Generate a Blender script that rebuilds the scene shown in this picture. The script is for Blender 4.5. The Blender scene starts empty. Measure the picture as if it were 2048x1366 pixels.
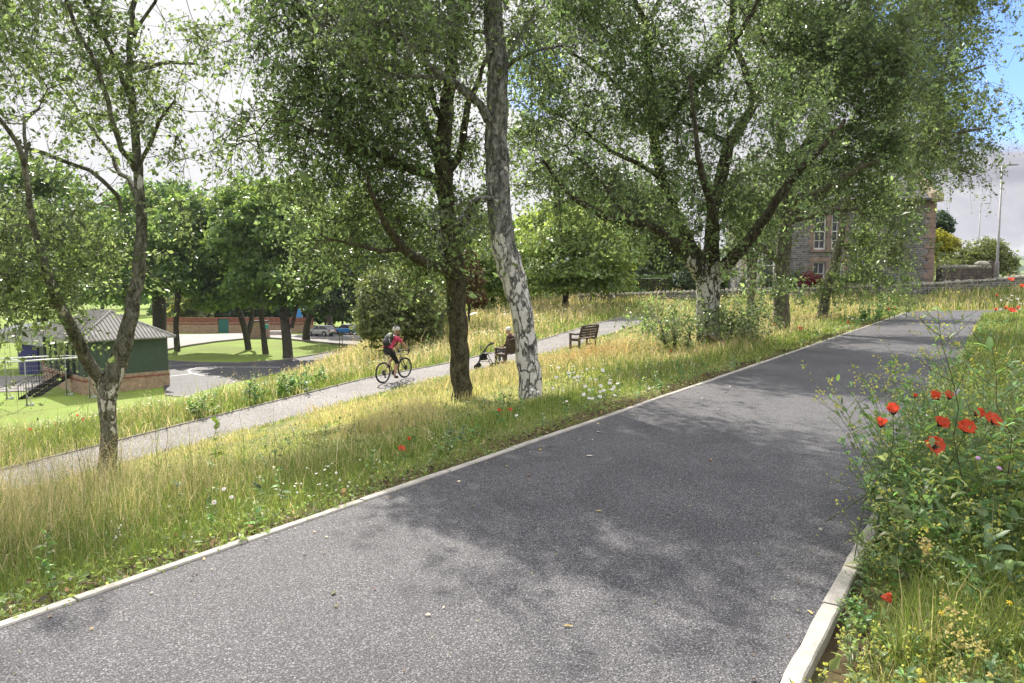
import bpy, bmesh, math, random
import numpy as np
from math import sin, cos, pi, radians, sqrt, atan2
from mathutils import Vector, Matrix
random.seed(7); RNG = np.random.default_rng(11)
SC = bpy.context.scene; COL = SC.collection
F = 1479.0; CX = 1024.0; CY = 683.0; EYE = 1.6
PITCH = math.atan(123 / F)

def ray(u, v):
    xc = (u - CX) / F; yc = -(v - CY) / F
    return xc, cos(PITCH) + yc * sin(PITCH), -sin(PITCH) + yc * cos(PITCH)
def at(u, v, Y):
    x, y, z = ray(u, v); k = Y / y
    return np.array([x * k, Y, EYE + z * k])
def gp(u, v, z):
    x, y, dz = ray(u, v); k = (z - EYE) / dz
    return np.array([x * k, y * k, z])
def smooth(a, b, x):
    t = np.clip((np.asarray(x, float) - a) / (b - a), 0, 1); return t * t * (3 - 2 * t)

# ---------------------------------------------------------------- objects
def tag(o, label=None, cat=None, group=None, kind=None):
    if label: o['label'] = label
    if cat: o['category'] = cat
    if group: o['group'] = group
    if kind: o['kind'] = kind
    return o
def thing(name, loc, label, cat, group=None, rz=0.0):
    o = bpy.data.objects.new(name, None); COL.objects.link(o)
    o.location = Vector([float(c) for c in loc]); o.rotation_euler = (0, 0, rz); o.empty_display_size = .2
    return tag(o, label, cat, group)
def np_mesh(name, V, quads=None, tris=None, mats=None, parent=None, smoothf=False, col=None, local=False, rnd=None):
    """Link one mesh object. World coordinates are made local to an unrotated parent Empty unless local."""
    V = np.asarray(V, dtype=np.float32).reshape(-1, 3)
    if parent is not None and not local:
        p = parent; off = np.zeros(3)
        while p is not None:
            off += np.array(p.location); p = p.parent
        V = V - off.astype(np.float32)
    nq = 0 if quads is None else len(quads); nt = 0 if tris is None else len(tris)
    loops = []; 
    if nq: loops.append(np.asarray(quads, dtype=np.int32).ravel())
    if nt: loops.append(np.asarray(tris, dtype=np.int32).ravel())
    L = np.concatenate(loops)
    me = bpy.data.meshes.new(name)
    me.vertices.add(len(V)); me.vertices.foreach_set('co', V.ravel())
    me.loops.add(len(L)); me.loops.foreach_set('vertex_index', L)
    starts = np.concatenate([np.arange(nq) * 4, nq * 4 + np.arange(nt) * 3]).astype(np.int32)
    me.polygons.add(nq + nt); me.polygons.foreach_set('loop_start', starts)
    if smoothf: me.polygons.foreach_set('use_smooth', np.ones(nq + nt, dtype=bool))
    if col is not None:
        a = me.color_attributes.new('col', 'FLOAT_COLOR', 'POINT')
        c = np.ones((len(V), 4), dtype=np.float32); c[:, :3] = col
        a.data.foreach_set('color', c.ravel())
    me.update(calc_edges=True); me.validate()
    return link(name, me, mats, parent)
def link(name, me, mats=None, parent=None):
    o = bpy.data.objects.new(name, me); COL.objects.link(o)
    if mats is not None:
        for m in (mats if isinstance(mats, (list, tuple)) else [mats]): me.materials.append(m)
    if parent is not None: o.parent = parent
    return o

class MB:
    """Collects boxes, tubes, prisms and discs into one mesh (local coordinates)."""
    def __init__(s): s.v = []; s.f = []; s.mi = []; s.m = 0
    def add(s, V, Fs):
        b = len(s.v); s.v += [tuple(map(float, p)) for p in V]
        s.f += [[i + b for i in f] for f in Fs]; s.mi += [s.m] * len(Fs); return s
    def box(s, c, d, rz=0.0, M=None):
        x, y, z = d[0] / 2, d[1] / 2, d[2] / 2
        P = [(-x, -y, -z), (x, -y, -z), (x, y, -z), (-x, y, -z), (-x, -y, z), (x, -y, z), (x, y, z), (-x, y, z)]
        R = M if M is not None else Matrix.Rotation(rz, 3, 'Z')
        P = [R @ Vector(p) + Vector(c) for p in P]
        return s.add(P, [[3, 2, 1, 0], [4, 5, 6, 7], [0, 1, 5, 4], [1, 2, 6, 5], [2, 3, 7, 6], [3, 0, 4, 7]])
    def tube(s, pts, r, n=8, cap=True, closed=False):
        pts = [Vector([float(q) for q in p]) for p in pts]; N = len(pts)
        rs = list(r) if isinstance(r, (list, tuple, np.ndarray)) else [r] * N
        V = []; up0 = None
        for i, p in enumerate(pts):
            if closed: t = pts[(i + 1) % N] - pts[i - 1]
            else: t = pts[min(i + 1, N - 1)] - pts[max(i - 1, 0)]
            t.normalize()
            if up0 is None:
                up0 = Vector((0, 0, 1)) if abs(t.z) < .9 else Vector((1, 0, 0))
            a = t.cross(up0)
            if a.length < 1e-4: a = t.cross(Vector((0, 1, 0)))
            a.normalize(); b = a.cross(t); up0 = b
            for k in range(n):
                w = 2 * pi * k / n; V.append(p + (a * cos(w) + b * sin(w)) * rs[i])
        Fs = []
        for i in range(N if closed else N - 1):
            j = (i + 1) % N
            for k in range(n):
                Fs.append([i * n + k, i * n + (k + 1) % n, j * n + (k + 1) % n, j * n + k])
        if cap and not closed:
            Fs.append(list(range(n))[::-1]); Fs.append([(N - 1) * n + k for k in range(n)])
        return s.add(V, Fs)
    def cyl(s, a, b, r, n=12, r2=None): return s.tube([a, b], [r, r if r2 is None else r2], n)
    def ring(s, c, R, r, axis='Y', n=32, m=8, sx=1.0):
        pts = []
        for i in range(n):
            w = 2 * pi * i / n; q = (R * cos(w), R * sin(w))
            pts.append({'Y': (c[0] + q[0], c[1], c[2] + q[1]), 'X': (c[0], c[1] + q[0], c[2] + q[1]), 'Z': (c[0] + q[0], c[1] + q[1], c[2])}[axis])
        return s.tube(pts, r, m, closed=True)
    def ell(s, c, d, nu=12, nv=8):
        V = []; 
        for j in range(nv + 1):
            a = pi * j / nv
            for i in range(nu):
                w = 2 * pi * i / nu; V.append((c[0] + d[0] * sin(a) * cos(w), c[1] + d[1] * sin(a) * sin(w), c[2] + d[2] * cos(a)))
        Fs = [[j * nu + i, (j + 1) * nu + i, (j + 1) * nu + (i + 1) % nu, j * nu + (i + 1) % nu] for j in range(nv) for i in range(nu)]
        return s.add(V, Fs)
    def prism(s, poly, y0, y1):
        """poly in (x,z), extruded along y."""
        n = len(poly); V = [(x, y0, z) for x, z in poly] + [(x, y1, z) for x, z in poly]
        return s.add(V, [list(range(n))[::-1], [n + i for i in range(n)]] + [[i, (i + 1) % n, n + (i + 1) % n, n + i] for i in range(n)])
    def slab(s, poly, z0, z1):
        n = len(poly); V = [(p[0], p[1], z0) for p in poly] + [(p[0], p[1], z1) for p in poly]
        return s.add(V, [list(range(n))[::-1], [n + i for i in range(n)]] + [[i, (i + 1) % n, n + (i + 1) % n, n + i] for i in range(n)])
    def build(s, name, mats, parent=None, sm=False, bevel=0, sub=0, fixn=True):
        me = bpy.data.meshes.new(name); me.from_pydata(s.v, [], s.f)
        if fixn:
            bm = bmesh.new(); bm.from_mesh(me); bmesh.ops.recalc_face_normals(bm, faces=bm.faces); bm.to_mesh(me); bm.free()
        me.polygons.foreach_set('material_index', s.mi)
        if sm: me.polygons.foreach_set('use_smooth', [True] * len(me.polygons))
        me.update(); o = link(name, me, mats, parent)
        if bevel:
            b = o.modifiers.new('bevel', 'BEVEL'); b.width = bevel; b.segments = 2; b.limit_method = 'ANGLE'
        if sub:
            u = o.modifiers.new('sub', 'SUBSURF'); u.levels = sub; u.render_levels = sub
        return o
def copy_tree(o, parent=None):
    c = o.copy(); COL.objects.link(c); c.parent = parent
    for ch in list(o.children): copy_tree(ch, c)
    return c

# ---------------------------------------------------------------- materials
MAT = {}
def new_mat(name):
    m = bpy.data.materials.new(name); m.use_nodes = True; nt = m.node_tree; nt.nodes.clear()
    out = nt.nodes.new('ShaderNodeOutputMaterial'); b = nt.nodes.new('ShaderNodeBsdfPrincipled')
    nt.links.new(b.outputs[0], out.inputs[0]); MAT[name] = m
    return m, nt, b, out
def N(nt, typ, **kw):
    n = nt.nodes.new(typ)
    for k, v in kw.items():
        if k.startswith('_'): setattr(n, k[1:], v)
        else: n.inputs[k.replace('__', ' ')].default_value = v
    return n
def ramp(nt, fac, stops, interp='LINEAR'):
    r = nt.nodes.new('ShaderNodeValToRGB'); r.color_ramp.interpolation = interp
    e = r.color_ramp.elements
    while len(e) < len(stops): e.new(.5)
    for i, (p, c) in enumerate(stops):
        e[i].position = p; e[i].color = (*c, 1) if len(c) == 3 else c
    nt.links.new(fac, r.inputs[0]); return r
def mix(nt, fac, a, b, mode='MIX'):
    m = nt.nodes.new('ShaderNodeMix'); m.data_type = 'RGBA'; m.blend_type = mode
    for sock, val in ((m.inputs[0], fac), (m.inputs[6], a), (m.inputs[7], b)):
        if hasattr(val, 'node'): nt.links.new(val, sock)
        elif isinstance(val, (int, float)): sock.default_value = val
        else: sock.default_value = (*val, 1)
    return m.outputs[2]
def math_n(nt, op, a, b=None):
    m = nt.nodes.new('ShaderNodeMath'); m.operation = op
    for i, val in enumerate((a, b)):
        if val is None: continue
        if hasattr(val, 'node'): nt.links.new(val, m.inputs[i])
        else: m.inputs[i].default_value = val
    return m.outputs[0]
def coords(nt, kind='Object', scale=(1, 1, 1)):
    t = nt.nodes.new('ShaderNodeTexCoord'); mp = nt.nodes.new('ShaderNodeMapping'); mp.inputs['Scale'].default_value = scale
    nt.links.new(t.outputs[kind], mp.inputs[0]); return mp.outputs[0]
def noise(nt, vec, scale, detail=4, rough=.55, dist=0.0):
    n = N(nt, 'ShaderNodeTexNoise', Scale=scale, Detail=detail, Roughness=rough, Distortion=dist)
    if vec is not None: nt.links.new(vec, n.inputs['Vector'])
    return n.outputs['Fac']
def bump(nt, h, b, strength=.3, dist=.02):
    n = N(nt, 'ShaderNodeBump', Strength=strength, Distance=dist); nt.links.new(h, n.inputs['Height']); nt.links.new(n.outputs[0], b.inputs['Normal'])
def plain(name, c, rough=.6, metal=0.0, var=.15, scale=6.0, spec=.5, coat=0.0, bmp=0.0):
    m, nt, b, out = new_mat(name)
    vec = coords(nt); f = noise(nt, vec, scale, 5)
    c0 = tuple(x * (1 - var) for x in c); c1 = tuple(min(1, x * (1 + var)) for x in c)
    r = ramp(nt, f, [(.3, c0), (.7, c1)]); nt.links.new(r.outputs[0], b.inputs['Base Color'])
    b.inputs['Roughness'].default_value = rough; b.inputs['Metallic'].default_value = metal; b.inputs['Specular IOR Level'].default_value = spec
    if coat: b.inputs['Coat Weight'].default_value = coat
    if bmp: bump(nt, noise(nt, vec, scale * 6, 4), b, bmp, .01)
    return m
def leafmat(name, c, trans=.45, tc=None, rough=.45, spec=.35, var=.5):
    """Leaf shader: colour attribute x base, part of the light passing through the blade."""
    m, nt, b, out = new_mat(name)
    a = nt.nodes.new('ShaderNodeVertexColor'); a.layer_name = 'col'
    colr = mix(nt, 1.0, c, a.outputs[0], 'MULTIPLY')
    nt.links.new(colr, b.inputs['Base Color']); b.inputs['Roughness'].default_value = rough; b.inputs['Specular IOR Level'].default_value = spec
    t = nt.nodes.new('ShaderNodeBsdfTranslucent')
    tcol = mix(nt, 1.0, tc or tuple(x * k for x, k in zip(c, (1.9, 1.75, .9))), a.outputs[0], 'MULTIPLY')
    nt.links.new(tcol, t.inputs[0])
    ms = nt.nodes.new('ShaderNodeMixShader'); ms.inputs[0].default_value = trans
    nt.links.new(b.outputs[0], ms.inputs[1]); nt.links.new(t.outputs[0], ms.inputs[2]); nt.links.new(ms.outputs[0], out.inputs[0])
    return m
def glassmat(name, c=(.02, .025, .03)):
    m, nt, b, out = new_mat(name)
    r = ramp(nt, noise(nt, coords(nt), 1.2, 2), [(.3, c), (.7, tuple(x * 1.6 for x in c))]); nt.links.new(r.outputs[0], b.inputs['Base Color'])
    b.inputs['Roughness'].default_value = .06; b.inputs['Specular IOR Level'].default_value = .7; return m

def vnoise(x, y, seed=0):
    """2-D value noise, numpy."""
    x = np.asarray(x, float); y = np.asarray(y, float)
    xi = np.floor(x).astype(np.int64); yi = np.floor(y).astype(np.int64); fx = x - xi; fy = y - yi
    fx = fx * fx * (3 - 2 * fx); fy = fy * fy * (3 - 2 * fy)
    def h(a, b):
        n = (a * 374761393 + b * 668265263 + seed * 974634777) & 0x7fffffff
        n = ((n ^ (n >> 13)) * 1274126177) & 0x7fffffff
        return ((n ^ (n >> 16)) & 0xffff) / 65535.0
    return (h(xi, yi) * (1 - fx) + h(xi + 1, yi) * fx) * (1 - fy) + (h(xi, yi + 1) * (1 - fx) + h(xi + 1, yi + 1) * fx) * fy
def fbm(x, y, seed=0, o=3):
    r = 0; a = .5; t = 0
    for i in range(o):
        r = r + a * vnoise(x * 2 ** i, y * 2 ** i, seed + i); t += a; a *= .5
    return r / t

# ---------------------------------------------------------------- the lie of the land
D2 = np.array([.55, .835]); N2 = np.array([-.835, .55]); P0 = np.array([-.51, 6.07])
PW = 3.1                      # width of the upper path
def st(x, y):
    px = np.asarray(x, float) - P0[0]; py = np.asarray(y, float) - P0[1]
    return px * D2[0] + py * D2[1], px * N2[0] + py * N2[1]
def xy(s, t): return P0[0] + s * D2[0] + t * N2[0], P0[1] + s * D2[1] + t * N2[1]
def zp(s): return np.interp(s, [-30, -3, 1.8, 7, 13.1, 17, 22, 27, 30, 36, 42], [-3.6, -2.7, -2.45, -2.1, -1.68, -1.60, -1.37, -.92, -.68, -.3, .1])
PLAIN = -6.5
T0, T1 = 11.6, 13.8           # lower path between these offsets
PIV = np.array([P0[0] + 36 * D2[0] - (PW + 2.5) * N2[0], P0[1] + 36 * D2[1] - (PW + 2.5) * N2[1]])
def on_upper(x, y, m=0.0):
    s, t = st(x, y)
    a = (t < m) & (t > -PW - m) & (s < 36.2)
    dx = x - PIV[0]; dy = y - PIV[1]; r = np.hypot(dx, dy)
    b = (r > 2.5 - m) & (r < 2.5 + PW + m) & (s >= 36) & (dx < .0)
    c = (dx >= 0) & (dy > 2.5 - m) & (dy < 2.5 + PW + m)
    return a | b | c
def on_lower(x, y, m=0.0):
    s, t = st(x, y); return (t > T0 - m) & (t < T1 + m) & (s < 34)
def Hraw(x, y):
    x = np.asarray(x, float); y = np.asarray(y, float)
    s, t = st(x, y); z_p = zp(s)
    fr = np.clip(t / T0, 0, 1) ** 1.2
    z = z_p * fr
    sl = np.interp(s, [-40, 4, 9, 15, 19, 24, 30], [.1, .1, .16, .20, .18, .08, .04])
    over = np.maximum(0, t - T1)
    xe = np.interp(y, [18, 29.3, 34, 41, 52, 60, 80, 110], [8, -6.5, -5.3, -5.6, -5, -2, 6, 20])
    drop = np.maximum(0, np.minimum(t - 18, xe - x))
    z = np.where(t > T1, z_p - sl * np.minimum(over, 6) - .45 * drop, z)
    z = z + .35 * smooth(-3.8, -7.5, t) * (t < -3.5)
    # the rise towards the garden walls
    zb = np.interp(x, [-10, 2, 7, 14, 24, 33, 60], [-1.6, -.3, .1, .5, .8, 1.25, 1.8])
    y0 = np.interp(x, [2, 12], [35, 39.2]); y1 = np.interp(x, [2, 12, 24, 33], [49, 45, 43.2, 45])
    w = smooth(0, 1, (y - y0) / (y1 - y0)) * smooth(-3, 5, x)
    z = z * (1 - w) + zb * w
    k = 1.2
    z = PLAIN + np.where(z - PLAIN > 6 * k, z - PLAIN, k * np.log1p(np.exp(np.minimum(z - PLAIN, 6 * k) / k)) - k * np.log1p(np.exp(-6.0)) * 0)
    far = smooth(95, 150, y) * smooth(10, 40, x)
    return z * (1 - far) + (-4) * far
def H(x, y):
    z = Hraw(x, y)
    return z
def fit_y(u, v, Y, h):
    """Nearest distance to Y at which a bloom seen at (u, v) stands at least h above the ground."""
    y = Y
    while y > Y * .45:
        p = at(u, v, y)
        if p[2] - gz(p[0], p[1]) >= h: return y
        s, t = st(p[0], p[1])
        if -PW - .1 < t < .25: return min(Y, y + .25)
        y -= .05 + .004 * Y
    return Y
def gz(x, y): return float(Hraw(np.array([x]), np.array([y]))[0])
# ---------------------------------------------------------------- ground, paths, roads
def ground_material():
    m, nt, b, out = new_mat('meadow_ground')
    a = nt.nodes.new('ShaderNodeVertexColor'); a.layer_name = 'col'
    vec = coords(nt)
    f = noise(nt, vec, 1.3, 6, .65); g = noise(nt, vec, 14, 5, .7)
    mead = ramp(nt, f, [(.25, (.07, .09, .025)), (.5, (.17, .18, .06)), (.75, (.32, .26, .13))]).outputs[0]
    lawn = ramp(nt, g, [(.25, (.14, .21, .035)), (.55, (.20, .28, .055)), (.8, (.26, .33, .085))]).outputs[0]
    lawn = mix(nt, ramp(nt, noise(nt, vec, .22, 4), [(.40, (0, 0, 0)), (.62, (.85, .85, .85))]).outputs[0], lawn, (.16, .2, .05))
    soil = ramp(nt, g, [(.3, (.025, .016, .01)), (.7, (.09, .06, .035))]).outputs[0]
    sep = nt.nodes.new('ShaderNodeSeparateColor'); nt.links.new(a.outputs[0], sep.inputs[0])
    c = mix(nt, sep.outputs[0], mead, lawn); c = mix(nt, sep.outputs[1], c, soil)
    nt.links.new(c, b.inputs['Base Color']); b.inputs['Roughness'].default_value = .9; b.inputs['Specular IOR Level'].default_value = .15
    bump(nt, g, b, .6, .05)
    return m
def axis(breaks):
    out = []
    for a, b, st_ in breaks: out += list(np.arange(a, b, st_))
    return np.array(out + [breaks[-1][1]])
gx = axis([(-1500, -300, 100), (-300, -80, 10), (-80, -40, 2), (-40, 40, .5), (40, 80, 2), (80, 300, 10), (300, 1500, 100)])
gy = axis([(-60, -10, 5), (-10, 52, .5), (52, 80, 2), (80, 200, 8), (200, 2500, 100)])
GX, GY = np.meshgrid(gx, gy)
GZ = Hraw(GX, GY)
gs, gt = st(GX, GY)
GZ = GZ + .05 * (fbm(GX * .6, GY * .6, 3) - .5) * (GZ > PLAIN + .5)
GZ = np.where(on_upper(GX, GY, .35), -.05, GZ)
GZ = np.where(on_lower(GX, GY, .3), np.minimum(GZ, zp(gs) - .05), GZ)
lawn = smooth(PLAIN + 1.5, PLAIN + .5, GZ)
near = (smooth(.8, .2, gt) * smooth(-.1, .05, gt) + smooth(-PW - 1.1, -PW - .3, gt) * (gt < -PW + .2)) * (gs > -20) * (gs < 40)
colg = np.stack([lawn, np.clip(near * (fbm(GX * 2, GY * 2, 9) * 2.2), 0, 1), np.zeros_like(lawn)], -1).reshape(-1, 3)
nx, ny = len(gx), len(gy)
ii = (np.arange(ny - 1)[:, None] * nx + np.arange(nx - 1)[None]).ravel()
tag(np_mesh('ground', np.stack([GX, GY, GZ], -1).reshape(-1, 3), quads=np.stack([ii, ii + 1, ii + nx + 1, ii + nx], -1),
            mats=ground_material(), smoothf=True, col=colg), kind='structure')

def asphalt(name, dark, light, speck=110.0, tint=(1, 1, 1)):
    m, nt, b, out = new_mat(name)
    vec = coords(nt)
    vo = N(nt, 'ShaderNodeTexVoronoi', Scale=speck, Randomness=1.0); nt.links.new(vec, vo.inputs['Vector'])
    sp = nt.nodes.new('ShaderNodeSeparateColor'); nt.links.new(vo.outputs['Color'], sp.inputs[0])
    stone = ramp(nt, sp.outputs[0], [(0, dark), (.45, tuple(x * 1.5 for x in dark)), (.8, light), (1, tuple(min(1, x * 1.9) for x in light))]).outputs[0]
    gap = ramp(nt, vo.outputs['Distance'], [(.35, (1, 1, 1)), (.75, (.3, .3, .3))]).outputs[0]
    c = mix(nt, 1.0, stone, gap, 'MULTIPLY')
    blot = ramp(nt, noise(nt, vec, .8, 8, .68, .4), [(.32, (.66, .66, .68)), (.5, (1, 1, 1)), (.68, (1.2, 1.18, 1.15))]).outputs[0]
    c = mix(nt, 1.0, c, blot, 'MULTIPLY')
    fine = ramp(nt, noise(nt, vec, 75, 3, .7), [(.3, (.5, .5, .5)), (.7, (1.45, 1.45, 1.45))]).outputs[0]
    c = mix(nt, 1.0, c, fine, 'MULTIPLY')
    nt.links.new(c, b.inputs['Base Color']); b.inputs['Roughness'].default_value = .72; b.inputs['Specular IOR Level'].default_value = .4
    h = math_n(nt, 'SUBTRACT', noise(nt, vec, 60, 3), vo.outputs['Distance'])
    bump(nt, h, b, .55, .008)
    return m
ASPH = asphalt('dark_asphalt', (.058, .057, .067), (.15, .147, .158), 145)
ASPH2 = asphalt('grey_asphalt', (.10, .095, .095), (.24, .225, .22), 60)
ASPH3 = asphalt('pale_tarmac', (.16, .148, .145), (.24, .225, .22), 20)
ASPH4 = asphalt('court_tarmac', (.045, .045, .053), (.085, .085, .092), 20)

def strip(name, L, R, z, mats, nseg=6):
    """A sheet between two polylines."""
    L = np.asarray(L); R = np.asarray(R); k = np.linspace(0, 1, nseg + 1)
    P = L[:, None, :] * (1 - k)[None, :, None] + R[:, None, :] * k[None, :, None]
    zz = z(P[..., 0], P[..., 1]) if callable(z) else np.full(P.shape[:2], z)
    V = np.concatenate([P, zz[..., None]], -1).reshape(-1, 3); n = nseg + 1
    i = (np.arange(len(L) - 1)[:, None] * n + np.arange(nseg)[None]).ravel()
    return tag(np_mesh(name, V, quads=np.stack([i, i + n, i + n + 1, i + 1], -1), mats=mats, smoothf=True), kind='structure')
def upper_edge(off):
    pts = [xy(s, off) for s in np.arange(-16, 36.01, 1.0)]
    r = 2.5 + PW + off
    a0 = atan2(N2[1], N2[0]); a1 = pi / 2
    for w in np.linspace(a0, a1, 14)[1:]: pts.append((PIV[0] + r * cos(w), PIV[1] + r * sin(w)))
    for d in np.arange(1, 26, 1.5): pts.append((PIV[0] + d, PIV[1] + r))
    return pts
jl = [(p[0], p[1]) for p in upper_edge(0.0)]; jr = [(p[0], p[1]) for p in upper_edge(-PW)]
strip('upper_path', jl, jr, 0.0, ASPH, 8)
def conc_mat():
    m, nt, b, out = new_mat('kerb_concrete'); vec = coords(nt)
    c = ramp(nt, noise(nt, vec, 5, 6, .7), [(.25, (.24, .22, .195)), (.5, (.38, .355, .32)), (.75, (.48, .45, .41))]).outputs[0]
    d = ramp(nt, noise(nt, vec, 120, 3), [(.3, (.65, .65, .65)), (.6, (1.05, 1.05, 1.05))]).outputs[0]
    c = mix(nt, 1.0, c, d, 'MULTIPLY')
    st_ = ramp(nt, noise(nt, vec, 1.7, 5, .7), [(.58, (1, 1, 1)), (.78, (.62, .56, .46))]).outputs[0]
    nt.links.new(mix(nt, 1.0, c, st_, 'MULTIPLY'), b.inputs['Base Color']); b.inputs['Roughness'].default_value = .85
    bump(nt, noise(nt, vec, 90, 4), b, .3, .004); return m
KERB = conc_mat()
def kerb(name, e0, e1, z0, z1, zf=None):
    """Concrete edging laid as separate blocks with open joints, between two offset edges."""
    mb = MB(); rr = random.Random(4)
    for i in range(len(e0) - 1):
        a0, a1, b0, b1 = [np.array(p) for p in (e0[i], e0[i + 1], e1[i], e1[i + 1])]
        k = .006; A = a0 + (a1 - a0) * k; A1 = a1 - (a1 - a0) * k; B = b0 + (b1 - b0) * k; B1 = b1 - (b1 - b0) * k
        dz = rr.uniform(-.003, .003); w = (b0 - a0) * rr.uniform(-.03, .03)
        n = 8; P = []
        zs = [0, 0] if zf is None else [float(zf(*a0)), float(zf(*a1))]
        V = []
        for q in range(n + 1):
            f = q / n; p = A * (1 - f) + A1 * f + w; r = B * (1 - f) + B1 * f + w; zz = zs[0] * (1 - f) + zs[1] * f
            j = (b0 - a0) * rr.uniform(-.035, .035); j2 = (b0 - a0) * rr.uniform(-.05, .05)
            p = p + j; r = r + j2; c = (r - p) * .1
            V += [(*p, zz + z0), (*p, zz + z1 + dz - .008), (*(p + c), zz + z1 + dz), (*(r - c), zz + z1 + dz), (*r, zz + z1 + dz - .008), (*r, zz + z0)]
        Fs = []
        for q in range(n):
            for h in range(5): Fs.append([q * 6 + h, q * 6 + h + 1, q * 6 + 7 + h, q * 6 + 6 + h])
        Fs += [[5, 4, 3, 2, 1, 0], [n * 6 + h for h in range(6)]]
        mb.add(V, Fs)
    return tag(mb.build(name, KERB), kind='structure')
kerb('kerb_edging', upper_edge(0.005), upper_edge(.072), -.12, .012)
kerb('kerb_edging', upper_edge(-PW - .085), upper_edge(-PW - .005), -.12, .018)
# lower path
sl_ = np.arange(-26, 34.1, .75)
strip('lower_path', [xy(s, T1) for s in sl_], [xy(s, T0) for s in sl_], lambda x, y: zp(st(x, y)[0]), ASPH2, 4)
zlow = lambda x, y: zp(st(x, y)[0])
kerb('path_edging', [xy(s, T1 + .06) for s in sl_], [xy(s, T1 + .005) for s in sl_], -.12, .03, zlow)
kerb('path_edging', [xy(s, T0 - .005) for s in sl_], [xy(s, T0 - .06) for s in sl_], -.12, .02, zlow)

def flat(name, pix, z, mats, rim=None):
    pts = [gp(u, v, z)[:2] for u, v in pix]
    me = bpy.data.meshes.new(name); me.from_pydata([(p[0], p[1], z) for p in pts], [], [list(range(len(pts)))]); 
    bm = bmesh.new(); bm.from_mesh(me); bmesh.ops.recalc_face_normals(bm, faces=bm.faces)
    for f in bm.faces:
        if f.normal.z < 0: f.normal_flip()
    bm.to_mesh(me); bm.free()
    return tag(link(name, me, mats), kind='structure')
ROADZ = PLAIN + .12
flat('road', [(250, 719), (330, 722), (400, 726), (480, 727), (560, 722), (620, 712), (700, 698), (770, 687), (840, 672), (900, 664),
              (900, 690), (800, 715), (700, 745), (620, 790), (430, 800), (330, 790), (326, 757), (250, 750)], ROADZ, ASPH4)
flat('car_park', [(300, 669), (420, 668), (560, 664), (575, 669), (612, 669), (625, 660), (690, 656), (800, 652), (960, 648), (960, 668), (800, 692), (756, 691),
                  (720, 692), (640, 684), (580, 678), (540, 675.5), (500, 676), (430, 683), (380, 690), (330, 699), (250, 712), (250, 690)], ROADZ, ASPH3)
# court lines on the dark tarmac
WHITE = plain('road_paint', (.62, .62, .62), .6, var=.25, scale=3)
def line(pix, w, name='court_marking'):
    P = [gp(u, v, ROADZ + .015) for u, v in pix]; mb = MB()
    for a, b in zip(P[:-1], P[1:]):
        d = (b - a); nrm = np.array([-d[1], d[0], 0]); nrm = nrm / (np.linalg.norm(nrm) + 1e-9) * w / 2
        mb.add([a - nrm, b - nrm, b + nrm, a + nrm], [[0, 1, 2, 3]])
    return tag(mb.build(name, WHITE), kind='structure')
line([(560, 734.5), (520, 734), (470, 734), (420, 734), (395, 735), (381, 738), (377, 742), (382, 746), (400, 750), (440, 753)], .16)
line([(326, 754), (360, 750), (385, 747)], .16)
line([(330, 733), (372, 729), (420, 728)], .12)
# kerb round the grass island
EDGE = plain('island_kerb', (.22, .2, .18), .85)
def rim(pix, name='island_kerb'):
    P = [gp(u, v, ROADZ) for u, v in pix]; mb = MB()
    for a, b in zip(P[:-1], P[1:]):
        c = (a + b) / 2; d = b - a
        mb.box((c[0], c[1], ROADZ), (float(np.hypot(d[0], d[1])) + .05, .14, .2), atan2(d[1], d[0]))
    return tag(mb.build(name, EDGE), kind='structure')
rim([(330, 700), (380, 690.5), (430, 683.5), (500, 676.5), (540, 676), (580, 678.5), (640, 684.5), (720, 692.5), (756, 691.5)])
rim([(330, 721.5), (400, 725.5), (480, 726.5), (560, 721.5), (620, 711.5), (700, 697.5)])
# distant hills
def hill_mat():
    m, nt, b, out = new_mat('far_hills'); vec = coords(nt)
    f = noise(nt, vec, .012, 5, .6)
    c = ramp(nt, f, [(.38, (.03, .055, .035)), (.5, (.05, .085, .05)), (.53, (.17, .24, .08)), (.62, (.15, .2, .08)), (.66, (.05, .08, .05))]).outputs[0]
    nt.links.new(c, b.inputs['Base Color']); b.inputs['Roughness'].default_value = 1
    bump(nt, noise(nt, vec, .25, 5), b, 1, 2); return m
hx = np.linspace(-1500, 1700, 240); hy = np.linspace(420, 1500, 60); HX, HY = np.meshgrid(hx, hy)
prof = 26 + 26 * fbm(HX * .003, HY * .002, 21) + 8 * fbm(HX * .02, HY * .02, 5)
HZ = PLAIN - 3 + prof * smooth(430, 1000, HY) * (1 - .4 * smooth(1200, 1500, HY)) + 3 * vnoise(HX * .08, HY * .08, 8) * smooth(500, 700, HY)
n_ = 240; i_ = (np.arange(59)[:, None] * n_ + np.arange(n_ - 1)[None]).ravel()
tag(np_mesh('hills', np.stack([HX, HY, HZ], -1).reshape(-1, 3), quads=np.stack([i_, i_ + 1, i_ + n_ + 1, i_ + n_], -1), mats=hill_mat(), smoothf=True), kind='structure')
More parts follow.
